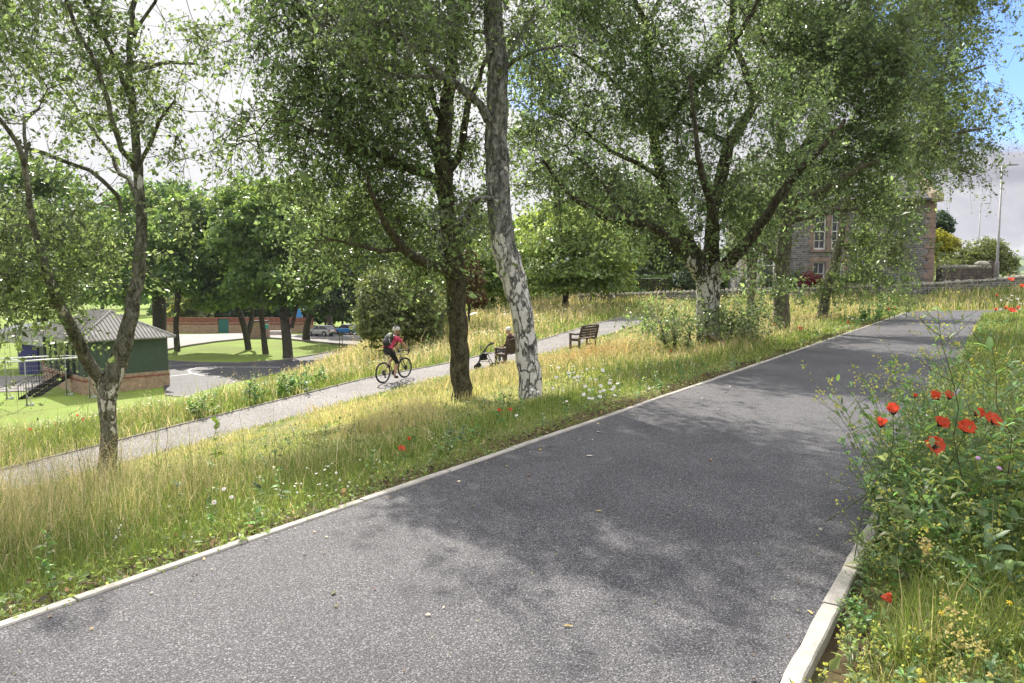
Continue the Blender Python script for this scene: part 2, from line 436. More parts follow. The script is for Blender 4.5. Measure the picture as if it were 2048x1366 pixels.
# ---------------------------------------------------------------- bark and leaves
def birch_bark(name, white_lo, white_hi, white=.5, moss=.5, base=(.10, .085, .06), hi=(.26, .23, .17)):
    """Grey, lichened birch bark; paper-white patches between two heights (metres above the foot), split by dark fissures."""
    m, nt, b, out = new_mat(name); vec = coords(nt)
    sx = nt.nodes.new('ShaderNodeSeparateXYZ'); nt.links.new(vec, sx.inputs[0])
    v2 = coords(nt, 'Object', (1, 1, .45))
    f = noise(nt, v2, 13, 8, .72, .6)
    grey = ramp(nt, f, [(.32, tuple(x * .3 for x in base)), (.46, base), (.62, hi), (.72, tuple(x * 1.4 for x in hi))]).outputs[0]
    lich = ramp(nt, noise(nt, vec, 26, 5, .7), [(.52, (0, 0, 0)), (.62, (1, 1, 1))]).outputs[0]
    grey = mix(nt, math_n(nt, 'MULTIPLY', lich, moss), grey, (.20, .21, .12))
    # fissured white paper
    v3 = coords(nt, 'Object', (1, 1, .42))
    nn = nt.nodes.new('ShaderNodeTexNoise'); nn.inputs['Scale'].default_value = 4.5; nn.inputs['Detail'].default_value = 4; nt.links.new(v3, nn.inputs['Vector'])
    wv = mix(nt, .35, v3, nn.outputs['Color'])
    vo = nt.nodes.new('ShaderNodeTexVoronoi'); vo.feature = 'DISTANCE_TO_EDGE'; vo.inputs['Scale'].default_value = 9.5; nt.links.new(wv, vo.inputs['Vector'])
    fis = ramp(nt, vo.outputs['Distance'], [(.05, (0, 0, 0)), (.11, (1, 1, 1))]).outputs[0]
    lent = ramp(nt, noise(nt, coords(nt, 'Object', (1, 1, 9)), 6, 3), [(.56, (1, 1, 1)), (.68, (.62, .58, .52))]).outputs[0]
    paper = mix(nt, 1.0, (.74, .71, .67), lent, 'MULTIPLY')
    def step(a, c):
        mr = nt.nodes.new('ShaderNodeMapRange'); mr.inputs[1].default_value = a; mr.inputs[2].default_value = c; nt.links.new(sx.outputs[2], mr.inputs[0]); return mr.outputs[0]
    zone = math_n(nt, 'MULTIPLY', step(white_lo - .3, white_lo + .2), step(white_hi + .9, white_hi - .9))
    pn = noise(nt, coords(nt, 'Object', (1, 1, .6)), 2.6, 4, .6)
    keep = math_n(nt, 'GREATER_THAN', math_n(nt, 'ADD', pn, math_n(nt, 'MULTIPLY', zone, white)), .93)
    few = math_n(nt, 'GREATER_THAN', noise(nt, coords(nt, 'Object', (1, 1, .5)), 3.3, 3), .68)
    msk = math_n(nt, 'MULTIPLY', math_n(nt, 'MAXIMUM', keep, few), fis)
    nt.links.new(mix(nt, msk, grey, paper), b.inputs['Base Color']); b.inputs['Roughness'].default_value = .85; b.inputs['Specular IOR Level'].default_value = .25
    h = math_n(nt, 'ADD', math_n(nt, 'MULTIPLY', f, 1.0), math_n(nt, 'MULTIPLY', fis, .5))
    bump(nt, h, b, 1.0, .06); return m
BARK_A = birch_bark('birch_bark_slim', .6, 2.0, .46, .8, (.10, .095, .075), (.32, .31, .26))
BARK_B = birch_bark('birch_bark_dark', 9, 9.1, .0, .5, (.060, .052, .034), (.15, .13, .085))
BARK_C = birch_bark('birch_bark_white', -.4, 2.9, .56, .6, (.10, .10, .095), (.42, .42, .395))
BARK_D = birch_bark('birch_bark_gnarled', .3, 2.6, .58, .4, (.045, .04, .028), (.13, .11, .075))
BARK_E = birch_bark('birch_bark_grey', .3, 1.2, .2, .6, (.10, .095, .065), (.24, .22, .16))
BARK_S = plain('sycamore_bark', (.060, .050, .042), .9, var=.5, scale=3, bmp=.6)
LEAF = leafmat('birch_leaf', (.085, .128, .056), .47, (.28, .395, .13), rough=.36, spec=.6)
LEAF_S = leafmat('sycamore_leaf', (.075, .135, .045), .42, (.28, .43, .09), rough=.4, spec=.5)
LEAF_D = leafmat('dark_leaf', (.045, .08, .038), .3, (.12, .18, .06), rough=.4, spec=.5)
LEAF_W = leafmat('willow_leaf', (.12, .155, .07), .35, (.26, .32, .10), spec=.4)
LEAF_Y = leafmat('golden_leaf', (.26, .28, .03), .4, (.4, .4, .04))
LEAF_R = leafmat('purple_leaf', (.13, .012, .03), .3, (.22, .015, .04))
LEAF_O = leafmat('russet_leaf', (.16, .085, .03), .3, (.25, .12, .03))

def leaves(P, size, up=0.0, out=None, jit=.35, col=(1, 1, 1), cvar=.3, warm=.25, aspect=.62, fold=.25):
    """Folded leaf blades (two quads... here one bent kite of two triangles) centred at P. Returns V, quads/tris and colours."""
    n = len(P); d = RNG.normal(size=(n, 3)); 
    if out is not None: d = d * .8 + out
    d[:, 2] += up; d /= np.linalg.norm(d, axis=1)[:, None] + 1e-9
    a = RNG.normal(size=(n, 3)); a -= (a * d).sum(1)[:, None] * d; a /= np.linalg.norm(a, axis=1)[:, None] + 1e-9
    b = np.cross(d, a); s = (size * np.exp(RNG.normal(size=n) * jit))[:, None]
    tip = P + a * s * .6; tail = P - a * s * .5; m = P + a * s * -.08
    l = m + b * s * aspect * .5 + d * s * fold * .5; r = m - b * s * aspect * .5 + d * s * fold * .5
    V = np.stack([tail, l, tip, r], 1).reshape(-1, 3)
    i = np.arange(n) * 4; T = np.concatenate([np.stack([i, i + 2, i + 1], -1), np.stack([i, i + 3, i + 2], -1)])
    k = np.exp(RNG.normal(size=n) * cvar)[:, None]; w = RNG.random((n, 1)) ** 3 * warm
    c = np.array(col)[None] * k * (1 + w * np.array([[2.2, 1.2, .2]]))
    return V, T, np.repeat(c, 4, 0)
def frusta(A, B, ra, rb, n=5):
    """One open n-sided frustum per edge A->B."""
    A = np.asarray(A); B = np.asarray(B); d = B - A; L = np.linalg.norm(d, axis=1)[:, None] + 1e-9; d = d / L
    ref = np.where(np.abs(d[:, 2:3]) < .9, np.array([[0, 0, 1.0]]), np.array([[1.0, 0, 0]]))
    u = np.cross(d, ref); u /= np.linalg.norm(u, axis=1)[:, None] + 1e-9; w = np.cross(u, d)
    th = np.arange(n) * 2 * pi / n
    c = u[:, None, :] * np.cos(th)[None, :, None] + w[:, None, :] * np.sin(th)[None, :, None]
    VA = A[:, None, :] + c * np.asarray(ra)[:, None, None]; VB = B[:, None, :] + c * np.asarray(rb)[:, None, None]
    V = np.concatenate([VA, VB], 1).reshape(-1, 3)
    b = np.arange(len(A))[:, None] * 2 * n; k = np.arange(n)[None]; k2 = (k + 1) % n
    Q = np.stack([b + k, b + k2, b + n + k2, b + n + k], -1).reshape(-1, 4)
    return V, Q
def smooth_path(P, R, step):
    """Catmull-Rom through the given points, resampled at about step."""
    P = np.asarray(P, float); R = np.asarray(R, float); out = []; ro = []
    n = len(P)
    for i in range(n - 1):
        p0 = P[max(i - 1, 0)]; p1 = P[i]; p2 = P[i + 1]; p3 = P[min(i + 2, n - 1)]
        k = max(1, int(np.linalg.norm(p2 - p1) / step))
        for q in range(k):
            f = q / k
            out.append(.5 * (2 * p1 + (p2 - p0) * f + (2 * p0 - 5 * p1 + 4 * p2 - p3) * f * f + (3 * p1 - p0 - 3 * p2 + p3) * f ** 3)); ro.append(R[i] * (1 - f) + R[i + 1] * f)
    out.append(P[-1]); ro.append(R[-1]); return np.array(out), np.array(ro)
def limb_tube(P, R, n, rough, seed):
    """Continuous tube with lumpy bark along a path."""
    rr = np.random.default_rng(seed); N_ = len(P)
    T = np.gradient(P, axis=0); T /= np.linalg.norm(T, axis=1)[:, None] + 1e-9
    u = np.cross(T, np.array([0.1, 1, 0.05])); u /= np.linalg.norm(u, axis=1)[:, None] + 1e-9; w = np.cross(u, T)
    th = np.arange(n) * 2 * pi / n
    prof = 1 + rough * (fbm(np.cos(th)[None] * 1.3 + 7 + seed, np.arange(N_)[:, None] * .23 + np.sin(th)[None] * 1.3, seed, 3) - .5) * 2
    lump = 1 + rough * .8 * (fbm(np.arange(N_)[:, None] * .16 + 0 * th, 0 * th[None] + seed * 3.3, seed + 5, 2) - .5) * 2
    RR = R[:, None] * prof * lump
    V = P[:, None] + u[:, None] * (np.cos(th)[None] * RR)[..., None] + w[:, None] * (np.sin(th)[None] * RR)[..., None]
    V = V.reshape(-1, 3); i = np.arange(N_ - 1)[:, None] * n; k = np.arange(n)[None]; k2 = (k + 1) % n
    return V, np.stack([i + k, i + k2, i + n + k2, i + n + k], -1).reshape(-1, 4)
class Acc:
    def __init__(s): s.V = []; s.Q = []; s.T = []; s.C = []; s.n = 0
    def add(s, V, Q=None, T=None, C=None):
        if Q is not None and len(Q): s.Q.append(np.asarray(Q) + s.n)
        if T is not None and len(T): s.T.append(np.asarray(T) + s.n)
        s.V.append(V); s.n += len(V)
        s.C.append(np.ones((len(V), 3)) if C is None else C)
    def build(s, name, mats, parent=None, sm=False):
        return np_mesh(name, np.concatenate(s.V), np.concatenate(s.Q) if s.Q else None, np.concatenate(s.T) if s.T else None, mats, parent, sm, np.concatenate(s.C))
def colonise(seedP, att, step, reach, kill, iters=60):
    """Space colonisation: branches creep from the limbs towards the twig ends. Returns nodes and parents."""
    nodes = [p for p in seedP]; par = [-1] * len(nodes); att = np.array(att)
    best = np.full(len(att), 1e9); bi = np.zeros(len(att), int); alive = np.ones(len(att), bool); new0 = 0
    for it in range(iters):
        newP = np.array(nodes[new0:])
        if len(newP) == 0: break
        for a in range(0, len(newP), 400):
            D = np.linalg.norm(att[:, None] - newP[None, a:a + 400], axis=2); j = D.argmin(1); d = D[np.arange(len(att)), j]
            m = d < best; best[m] = d[m]; bi[m] = j[m] + new0 + a
        alive &= best > kill
        act = alive & (best < reach)
        if not act.any(): break
        NP = np.array(nodes); dirs = att[act] - NP[bi[act]]; dirs /= np.linalg.norm(dirs, axis=1)[:, None]
        acc = np.zeros((len(NP), 3)); np.add.at(acc, bi[act], dirs)
        g = np.unique(bi[act]); new0 = len(nodes); v = acc[g] / (np.linalg.norm(acc[g], axis=1)[:, None] + 1e-9) + RNG.normal(size=(len(g), 3)) * .42
        v /= np.linalg.norm(v, axis=1)[:, None] + 1e-9
        for q, w in zip(g, v): nodes.append(NP[q] + w * step); par.append(int(q))
        if len(nodes) > 9000: break
    return np.array(nodes), np.array(par), bi
def birch(label, foot, Y, limbs, blobs, natt, nleaf, lsize, bark, leaf=LEAF, droop=.35, spread=.2, step=.32, cat='tree', group=None, name='birch_tree', col=(1, 1, 1), rough=.12, seed=1, thin=.008, warm=.1, clump=.34):
    """limbs: lists of (u, v, radius px, metres behind Y); blobs: (u, v, ru, rv, dY, rY) crown lumps."""
    base = np.array(foot); root = thing(name, base, label, cat, group)
    wood = Acc(); seeds = []; 
    for li, L in enumerate(limbs):
        P = [at(u, v, Y + d) for u, v, r, d in L]; R = [r / F * (Y + d) for u, v, r, d in L]
        if li == 0:
            P = [base - np.array([0, 0, .25])] + P; R = [R[0] * 1.75] + R
        P, R = smooth_path(P, R, .16); 
        P = P + (RNG.normal(size=P.shape) * .012)
        n = 14 if R[0] > .1 else 8
        V, Q = limb_tube(P, R, n, rough, seed * 17 + li); wood.add(V, Q)
        k = 2 if R[0] > .05 else 1
        seeds += [p for p, r in zip(P[::k], R[::k]) if p[2] > base[2] + (1.2 if cat == "tree" else .05)]
    w = np.array([b[2] * b[3] * b[5] for b in blobs], float) ** .8; w /= w.sum(); att = []
    for b, c in zip(blobs, RNG.multinomial(max(8, natt // 7), w)):
        q = RNG.normal(size=(c, 3)); q /= np.linalg.norm(q, axis=1)[:, None]; q *= RNG.random((c, 1)) ** .42
        for x, y, z in q: att.append(at(b[0] + x * b[2], b[1] + y * b[3], Y + b[4] + z * b[5]))
    cen = np.array(att); kc = RNG.integers(0, len(cen), natt); csz = np.exp(RNG.normal(size=len(cen)) * .3) * clump
    att = cen[kc] + RNG.normal(size=(natt, 3)) * csz[kc][:, None] * np.array([[1, 1, .75]]); att = att[att[:, 2] > base[2] + .35]
    nodes, par, near = colonise(seeds, att, step, 10, step * 1.3)
    far_ = np.linalg.norm(nodes[near] - att, axis=1); keep_ = far_ < max(.5, step * 1.7); att = att[keep_]; near = near[keep_]
    # pipe-model radii
    r = np.zeros(len(nodes)); ch = np.zeros(len(nodes), bool)
    for i in range(len(nodes) - 1, -1, -1):
        if r[i] == 0: r[i] = thin
        if par[i] >= 0: r[par[i]] = (r[par[i]] ** 2.3 + r[i] ** 2.3) ** (1 / 2.3); ch[par[i]] = True
    e = np.where(par >= 0)[0]; 
    if len(e):
        ra = np.minimum(r[par[e]], r[e] * 1.6); V, Q = frusta(nodes[par[e]], nodes[e], ra, r[e], 5); wood.add(V, Q)
    A = nodes[near]; V, Q = frusta(A, att, np.full(len(att), thin), np.full(len(att), thin * .5), 3); wood.add(V, Q)
    # leaves: sprays that leave each twig end and droop, a leafy twig apiece
    NS = 3; na = len(att); k0 = np.repeat(np.arange(na), NS); ns = len(k0)
    d0 = att - A; d0 /= np.linalg.norm(d0, axis=1)[:, None] + 1e-9
    sd_ = d0[k0] * .7 + RNG.normal(size=(ns, 3)) * .55; sd_[:, 2] -= .25; sd_ /= np.linalg.norm(sd_, axis=1)[:, None]
    L = (spread * 2.0 + .25) * np.exp(RNG.normal(size=ns) * .35); start = att[k0] - d0[k0] * (RNG.random((ns, 1)) * .35)
    hang = droop * (.35 + RNG.random(ns) * 1.1)
    def along(i, f): 
        p = start[i] + sd_[i] * (L[i] * f)[:, None]; p[:, 2] -= hang[i] * f ** 1.7; return p
    ii_ = np.arange(ns); m1 = along(ii_, np.full(ns, .5)); m2 = along(ii_, np.full(ns, 1.0))
    for p_, q_, r0_, r1_ in ((start, m1, thin * .75, thin * .5), (m1, m2, thin * .5, thin * .3)):
        V, Q = frusta(p_, q_, np.full(ns, r0_), np.full(ns, r1_), 3); wood.add(V, Q)
    wood.build('trunk', bark, root, True)
    i = RNG.integers(0, ns, nleaf); f = RNG.random(nleaf) ** .75
    P = along(i, f) + RNG.normal(size=(nleaf, 3)) * (.035 + spread * .24)
    ok = P[:, 2] > base[2] + .05; P = P[ok]; kk = k0[i][ok]
    tone = np.exp(RNG.normal(size=na) * .22)
    V, T, C = leaves(P, lsize, .35, col=col, warm=warm)
    C = C * np.repeat(tone[kk], 4)[:, None]
    np_mesh('crown', V, None, T, leaf, root, False, C)
    return root
fg = lambda u, v, Y: (lambda p: np.array([p[0], p[1], gz(p[0], p[1])]))(at(u, v, Y))

# ---- the birches along the upper path
birch('slender birch forking low into two stems, beside the green pavilion', fg(215, 960, 10.5), 10.5, [
    [(215, 930, 17, 0), (216, 850, 16, 0), (217, 800, 18, 0), (222, 770, 20, 0), (238, 715, 20, 0), (256, 655, 15, 0), (268, 600, 13, .1), (278, 530, 12, .2), (283, 444, 10, .3), (277, 360, 9, .4), (272, 300, 8, .5), (263, 205, 7, .6), (258, 137, 6.5, .7), (266, 0, 5, .8), (262, -160, 3, .9), (268, -290, 1.5, .9)],
    [(214, 800, 14, 0), (203, 769, 14, 0), (182, 730, 13, -.2), (160, 690, 12, -.4), (141, 650, 10, -.6), (115, 600, 9, -.8), (95, 545, 8, -1), (75, 480, 7, -1.2), (61, 410, 6, -1.4), (37, 287, 5, -1.6), (0, 244, 4, -1.8), (-60, 150, 3, -2)],
    [(272, 340, 6, .4), (245, 300, 5, 0), (222, 230, 5, -.3), (190, 130, 4, -.6), (150, 50, 3.5, -.8), (120, -30, 3, -1)],
    [(262, 195, 5, .6), (246, 165, 5, .4), (235, 130, 4, .2), (200, 60, 4, 0), (170, 0, 3, -.2)],
    [(276, 390, 6, .4), (262, 365, 5, .6), (240, 345, 5, .9), (215, 300, 4, 1.2), (170, 240, 3, 1.5), (120, 170, 2, 1.8)],
    [(247, 430, 3, .2), (236, 395, 4, .1), (205, 358, 4.5, 0), (150, 330, 4, -.2), (85, 306, 4, -.4), (35, 290, 3, -.6)],
    [(279, 330, 4, .4), (300, 285, 3.5, .1), (322, 240, 3, -.2), (350, 200, 2, -.4)],
    [(262, 140, 4, .6), (300, 132, 4, .9), (340, 127, 3.5, 1.2), (390, 127, 2.5, 1.5)],
    [(266, 70, 4, .7), (295, 30, 3, .4), (320, -20, 3, .2), (350, -120, 2, 0)],
    [(51, 360, 4, -1.5), (50, 240, 3, -1.3), (80, 215, 2.5, -1.2)]],
    [(90, 60, 110, 110, -.5, 1.6), (20, 150, 90, 140, -1.5, 1.3), (170, 180, 110, 120, 0, 1.6), (250, 60, 120, 110, .5, 1.5), (360, 60, 70, 70, .6, 1), (330, 150, 90, 70, .8, 1), (405, 112, 28, 30, 1, .5),
     (330, 230, 70, 60, .2, .9), (335, 290, 35, 50, .2, .5), (120, 300, 110, 80, -.3, 1.4), (210, 290, 70, 70, .3, 1), (30, 420, 80, 100, -1.4, 1.1), (110, 460, 70, 80, -.9, .8), (140, 560, 90, 60, -.6, .9), (40, 560, 80, 80, -1.3, .9), (180, 500, 40, 60, .2, .6),
     (250, 520, 60, 60, .3, .6), (350, 420, 60, 50, .6, .6), (100, -150, 170, 130, 0, 1.8), (280, -180, 130, 130, .6, 1.4), (-90, 0, 120, 200, -1.5, 1.5), (50, 625, 50, 35, -1, .6), (60, 480, 90, 70, -.5, 1.2), (150, 420, 70, 50, 0, 1), (100, 580, 80, 40, -.8, .8)],
    800, 25000, .056, BARK_A, droop=.22, spread=.08, thin=.005, seed=3, rough=.16, warm=.14, clump=.28)
birch('dark trunked birch with a low limb, between the cyclist and the white birch', fg(922, 800, 14.5), 14.5, [
    [(923, 790, 21, 0), (918, 700, 19, 0), (912, 620, 20, 0), (908, 540, 22, 0), (900, 480, 19, 0), (893, 420, 17, 0), (887, 350, 17, 0), (886, 300, 16, 0), (893, 220, 14, .1), (900, 150, 12, .2), (907, 80, 11, .3), (903, 0, 9, .4), (905, -120, 6, .5), (900, -260, 3, .5)],
    [(904, 548, 13, 0), (880, 535, 11, -.3), (845, 522, 10, -.8), (805, 496, 9, -1.2), (775, 455, 7, -1.6), (755, 415, 5, -1.9), (735, 370, 4, -2.2)],
    [(892, 482, 9, 0), (860, 458, 8, .3), (817, 440, 7, .7), (773, 428, 6, 1.1), (720, 430, 5, 1.5), (660, 436, 3, 1.9)],
    [(880, 362, 9, 0), (845, 347, 9, -.2), (809, 332, 8, -.5), (757, 312, 7, -.8), (715, 304, 5, -1.1), (682, 280, 4, -1.4), (620, 262, 3, -1.7)],
    [(879, 325, 9, 0), (868, 295, 9, .3), (852, 256, 8, .6), (838, 215, 6, .9), (812, 190, 4, 1.2), (760, 170, 3, 1.5)],
    [(894, 350, 9, 0), (908, 330, 9, 0), (925, 292, 8, .2), (934, 225, 7, .3), (950, 180, 6, .4), (965, 140, 4, .5), (985, 80, 3, .6)],
    [(889, 245, 7, .1), (872, 215, 7, .3), (862, 172, 6, .5), (850, 100, 5, .8), (820, 20, 4, 1)],
    [(903, 470, 7, 0), (925, 450, 6, -.3), (950, 400, 5, -.6), (975, 385, 3, -.8)],
    [(775, 455, 4, -1.6), (740, 380, 4, -1.3), (735, 350, 3, -1.2), (700, 320, 2, -1)],
    [(900, 130, 6, .2), (880, 110, 5, 0), (800, 80, 4, -.4), (700, 60, 3, -.8), (620, 40, 2, -1)],
    [(810, 500, 5, -1.2), (760, 500, 4, -1.4), (700, 490, 3, -1.6), (640, 470, 2, -1.7)]],
    [(600, 60, 80, 90, -.8, 1.2), (620, 190, 100, 100, -1, 1.4), (545, 240, 60, 45, -1.4, .8), (720, 110, 110, 110, 0, 1.6), (820, 60, 100, 100, .3, 1.6), (730, 230, 100, 80, 0, 1.4), (640, 290, 80, 60, -1.2, 1.1), (600, 340, 60, 50, -1.3, .8), (830, 220, 80, 90, .5, 1.2),
     (930, 90, 60, 100, .4, 1), (940, 230, 40, 80, .5, .8), (700, 380, 100, 60, .5, 1.4), (640, 440, 60, 60, 1, 1), (780, 430, 80, 60, .6, 1.3), (720, 470, 80, 40, -.5, 1), (860, 500, 60, 45, -.3, .8), (900, 410, 60, 70, 0, .8), (955, 450, 45, 60, -.5, .6), (965, 330, 30, 60, .3, .5), (860, 330, 60, 50, .2, .8),
     (680, -120, 180, 120, 0, 2), (870, -200, 160, 140, .4, 1.8), (560, -40, 70, 80, -1, 1), (800, 320, 70, 40, -.3, .7), (970, 510, 30, 35, -.6, .4), (620, 480, 45, 40, .5, .6), (720, 300, 80, 50, -.8, .8)],
    1300, 54000, .068, BARK_B, seed=5, rough=.12, clump=.36, col=(1.0, 1.02, 1.05))
birch('tall white barked birch with a leaning trunk, beside the daisies and the path', fg(1062, 815, 12.5), 12.5, [
    [(1062, 800, 25, 0), (1057, 740, 23, 0), (1049, 660, 22, 0), (1037, 600, 24, 0), (1020, 540, 27, 0), (1006, 480, 25, 0), (998, 420, 24, 0), (995, 340, 23, 0), (991, 270, 22, 0), (995, 200, 21, 0), (994, 130, 20, 0), (988, 50, 18, 0), (984, -50, 16, 0), (988, -180, 13, 0), (980, -320, 8, 0), (985, -450, 3, 0)],
    [(978, 240, 10, -.2), (960, 212, 8, -.3), (925, 180, 8, -.5), (890, 155, 7, -.8), (850, 125, 6, -1.1), (820, 85, 5, -1.3), (780, 50, 4, -1.5), (720, 20, 3, -1.7)],
    [(890, 155, 4, -.8), (850, 152, 4, -1), (800, 150, 3, -1.3), (740, 130, 2, -1.6)],
    [(1010, 137, 6, 0), (1030, 118, 4, -.2), (1060, 108, 3.5, -.4), (1100, 95, 2.5, -.6), (1140, 92, 1.5, -.8)],
    [(1012, 120, 5, 0), (1030, 85, 4, .3), (1055, 45, 3, .6), (1085, 10, 2, .9)],
    [(985, 75, 6, 0), (965, 65, 4, .2), (930, 60, 3, .5), (880, 40, 2, .8)],
    [(982, 395, 5, -.2), (960, 395, 4, -.3), (935, 408, 3, -.5), (918, 440, 2, -.6)],
    [(984, -50, 9, 0), (930, -120, 7, -.5), (850, -200, 5, -1), (760, -260, 3, -1.5)],
    [(990, -120, 8, 0), (1060, -220, 6, .4), (1130, -300, 4, .8), (1200, -340, 2, 1)],
    [(986, -250, 6, 0), (930, -330, 4, .5), (870, -400, 2, .8)]],
    [(840, 80, 90, 60, -1.2, 1), (740, 20, 90, 70, -1.5, 1.2), (900, 10, 80, 70, -.4, 1), (1050, 60, 50, 60, .2, .8), (1080, 110, 40, 35, -.4, .5), (1030, 150, 25, 50, 0, .4), (900, -150, 200, 130, -.4, 2), (1080, -150, 140, 120, .4, 1.6), (960, -330, 190, 120, 0, 2), (740, -150, 120, 120, -1.2, 1.3), (930, 430, 35, 30, -.5, .4), (930, 130, 50, 50, .3, .7), (1200, -260, 90, 90, .8, 1)],
    700, 30000, .06, BARK_C, spread=.13, seed=9, rough=.10)
birch('wide spreading birch with a short thick trunk and low heavy limbs', fg(1415, 690, 20), 20, [
    [(1417, 690, 25, 0), (1415, 620, 22, 0), (1416, 580, 22, 0), (1418, 550, 25, 0), (1423, 500, 16, 0), (1424, 444, 13, 0), (1441, 359, 12, .2), (1458, 290, 11, .4), (1485, 245, 10, .6), (1508, 200, 8, .8), (1490, 140, 6, 1), (1465, 60, 5, 1.2), (1470, -60, 3, 1.3)],
    [(1410, 560, 17, 0), (1385, 530, 14, -.4), (1350, 490, 12, -.9), (1305, 455, 10, -1.4), (1250, 440, 9, -1.9), (1195, 425, 7, -2.4), (1150, 395, 6, -2.8), (1110, 355, 4, -3.1), (1085, 320, 3, -3.3)],
    [(1410, 545, 15, 0), (1385, 500, 13, .5), (1360, 450, 13, .9), (1338, 405, 12, 1.2), (1325, 359, 11, 1.4), (1309, 290, 10, 1.5), (1303, 220, 9, 1.6), (1296, 130, 8, 1.7), (1293, 51, 7, 1.8), (1270, 0, 5, 1.9), (1250, -100, 3, 2)],
    [(1318, 262, 7, 1.5), (1350, 222, 7, 1.2), (1395, 170, 6, .9), (1434, 126, 6, .6), (1478, 68, 5, .3), (1513, 10, 4, 0), (1550, -60, 3, -.2)],
    [(1430, 555, 14, 0), (1460, 520, 13, -.6), (1500, 478, 11, -1.2), (1545, 415, 9, -1.8), (1590, 350, 8, -2.2), (1640, 300, 6, -2.5), (1690, 240, 4, -2.7)],
    [(1424, 530, 10, 0), (1430, 470, 9, -.8), (1420, 400, 8, -1.4), (1400, 330, 6, -1.9), (1390, 250, 4, -2.2), (1380, 150, 3, -2.4)],
    [(1255, 440, 5, -1.9), (1230, 400, 4, -1.6), (1180, 340, 3, -1.2), (1130, 290, 2, -.8)],
    [(1325, 359, 6, 1.4), (1280, 330, 5, 1), (1220, 300, 4, .6), (1150, 250, 3, .2), (1100, 220, 2, 0)],
    [(1303, 220, 5, 1.6), (1250, 180, 4, 1.2), (1180, 130, 3, .8), (1120, 90, 2, .5)],
    [(1296, 130, 5, 1.7), (1230, 80, 4, 1.4), (1170, 20, 3, 1)],
    [(1458, 290, 6, .4), (1410, 260, 5, 1), (1380, 250, 4, 1.4), (1350, 230, 3, 1.8)],
    [(1294, 51, 4, 1.8), (1330, -30, 3, 1.9), (1360, -110, 2, 2)]],
    [(1100, 110, 70, 90, 0, 1.6), (1080, 250, 60, 70, -1, 1.4), (1090, 350, 60, 60, -2.5, 1.2), (1180, 40, 100, 80, .6, 2), (1200, 200, 110, 100, .3, 2.2), (1180, 330, 100, 70, -1, 1.8), (1300, 60, 110, 90, 1.2, 2.2), (1300, 300, 90, 90, .8, 2), (1320, 180, 100, 90, 1, 2), (1420, 80, 110, 100, .6, 2),
     (1420, 220, 80, 90, .6, 2), (1250, 410, 90, 50, -1.5, 1.4), (1150, 420, 60, 40, -2.6, 1), (1360, 430, 80, 60, -.5, 1.4), (1320, 500, 50, 40, -.8, .9), (1440, 400, 60, 70, -.3, 1.3), (1500, 440, 70, 60, -1.2, 1.2), (1490, 540, 50, 40, -.4, .9), (1540, 330, 70, 80, -1.6, 1.4), (1400, 340, 80, 60, 0, 1.6), (1560, 180, 80, 100, -.8, 1.6), (1280, -120, 200, 130, 1, 2.6), (1460, -120, 140, 120, .8, 2.2), (1130, -40, 90, 90, .4, 1.5), (1380, 520, 40, 35, .4, .7), (1640, 260, 60, 60, -2.4, 1)],
    1650, 76000, .08, BARK_D, seed=13, rough=.2, step=.38, clump=.42, col=(.95, .98, 1.0))
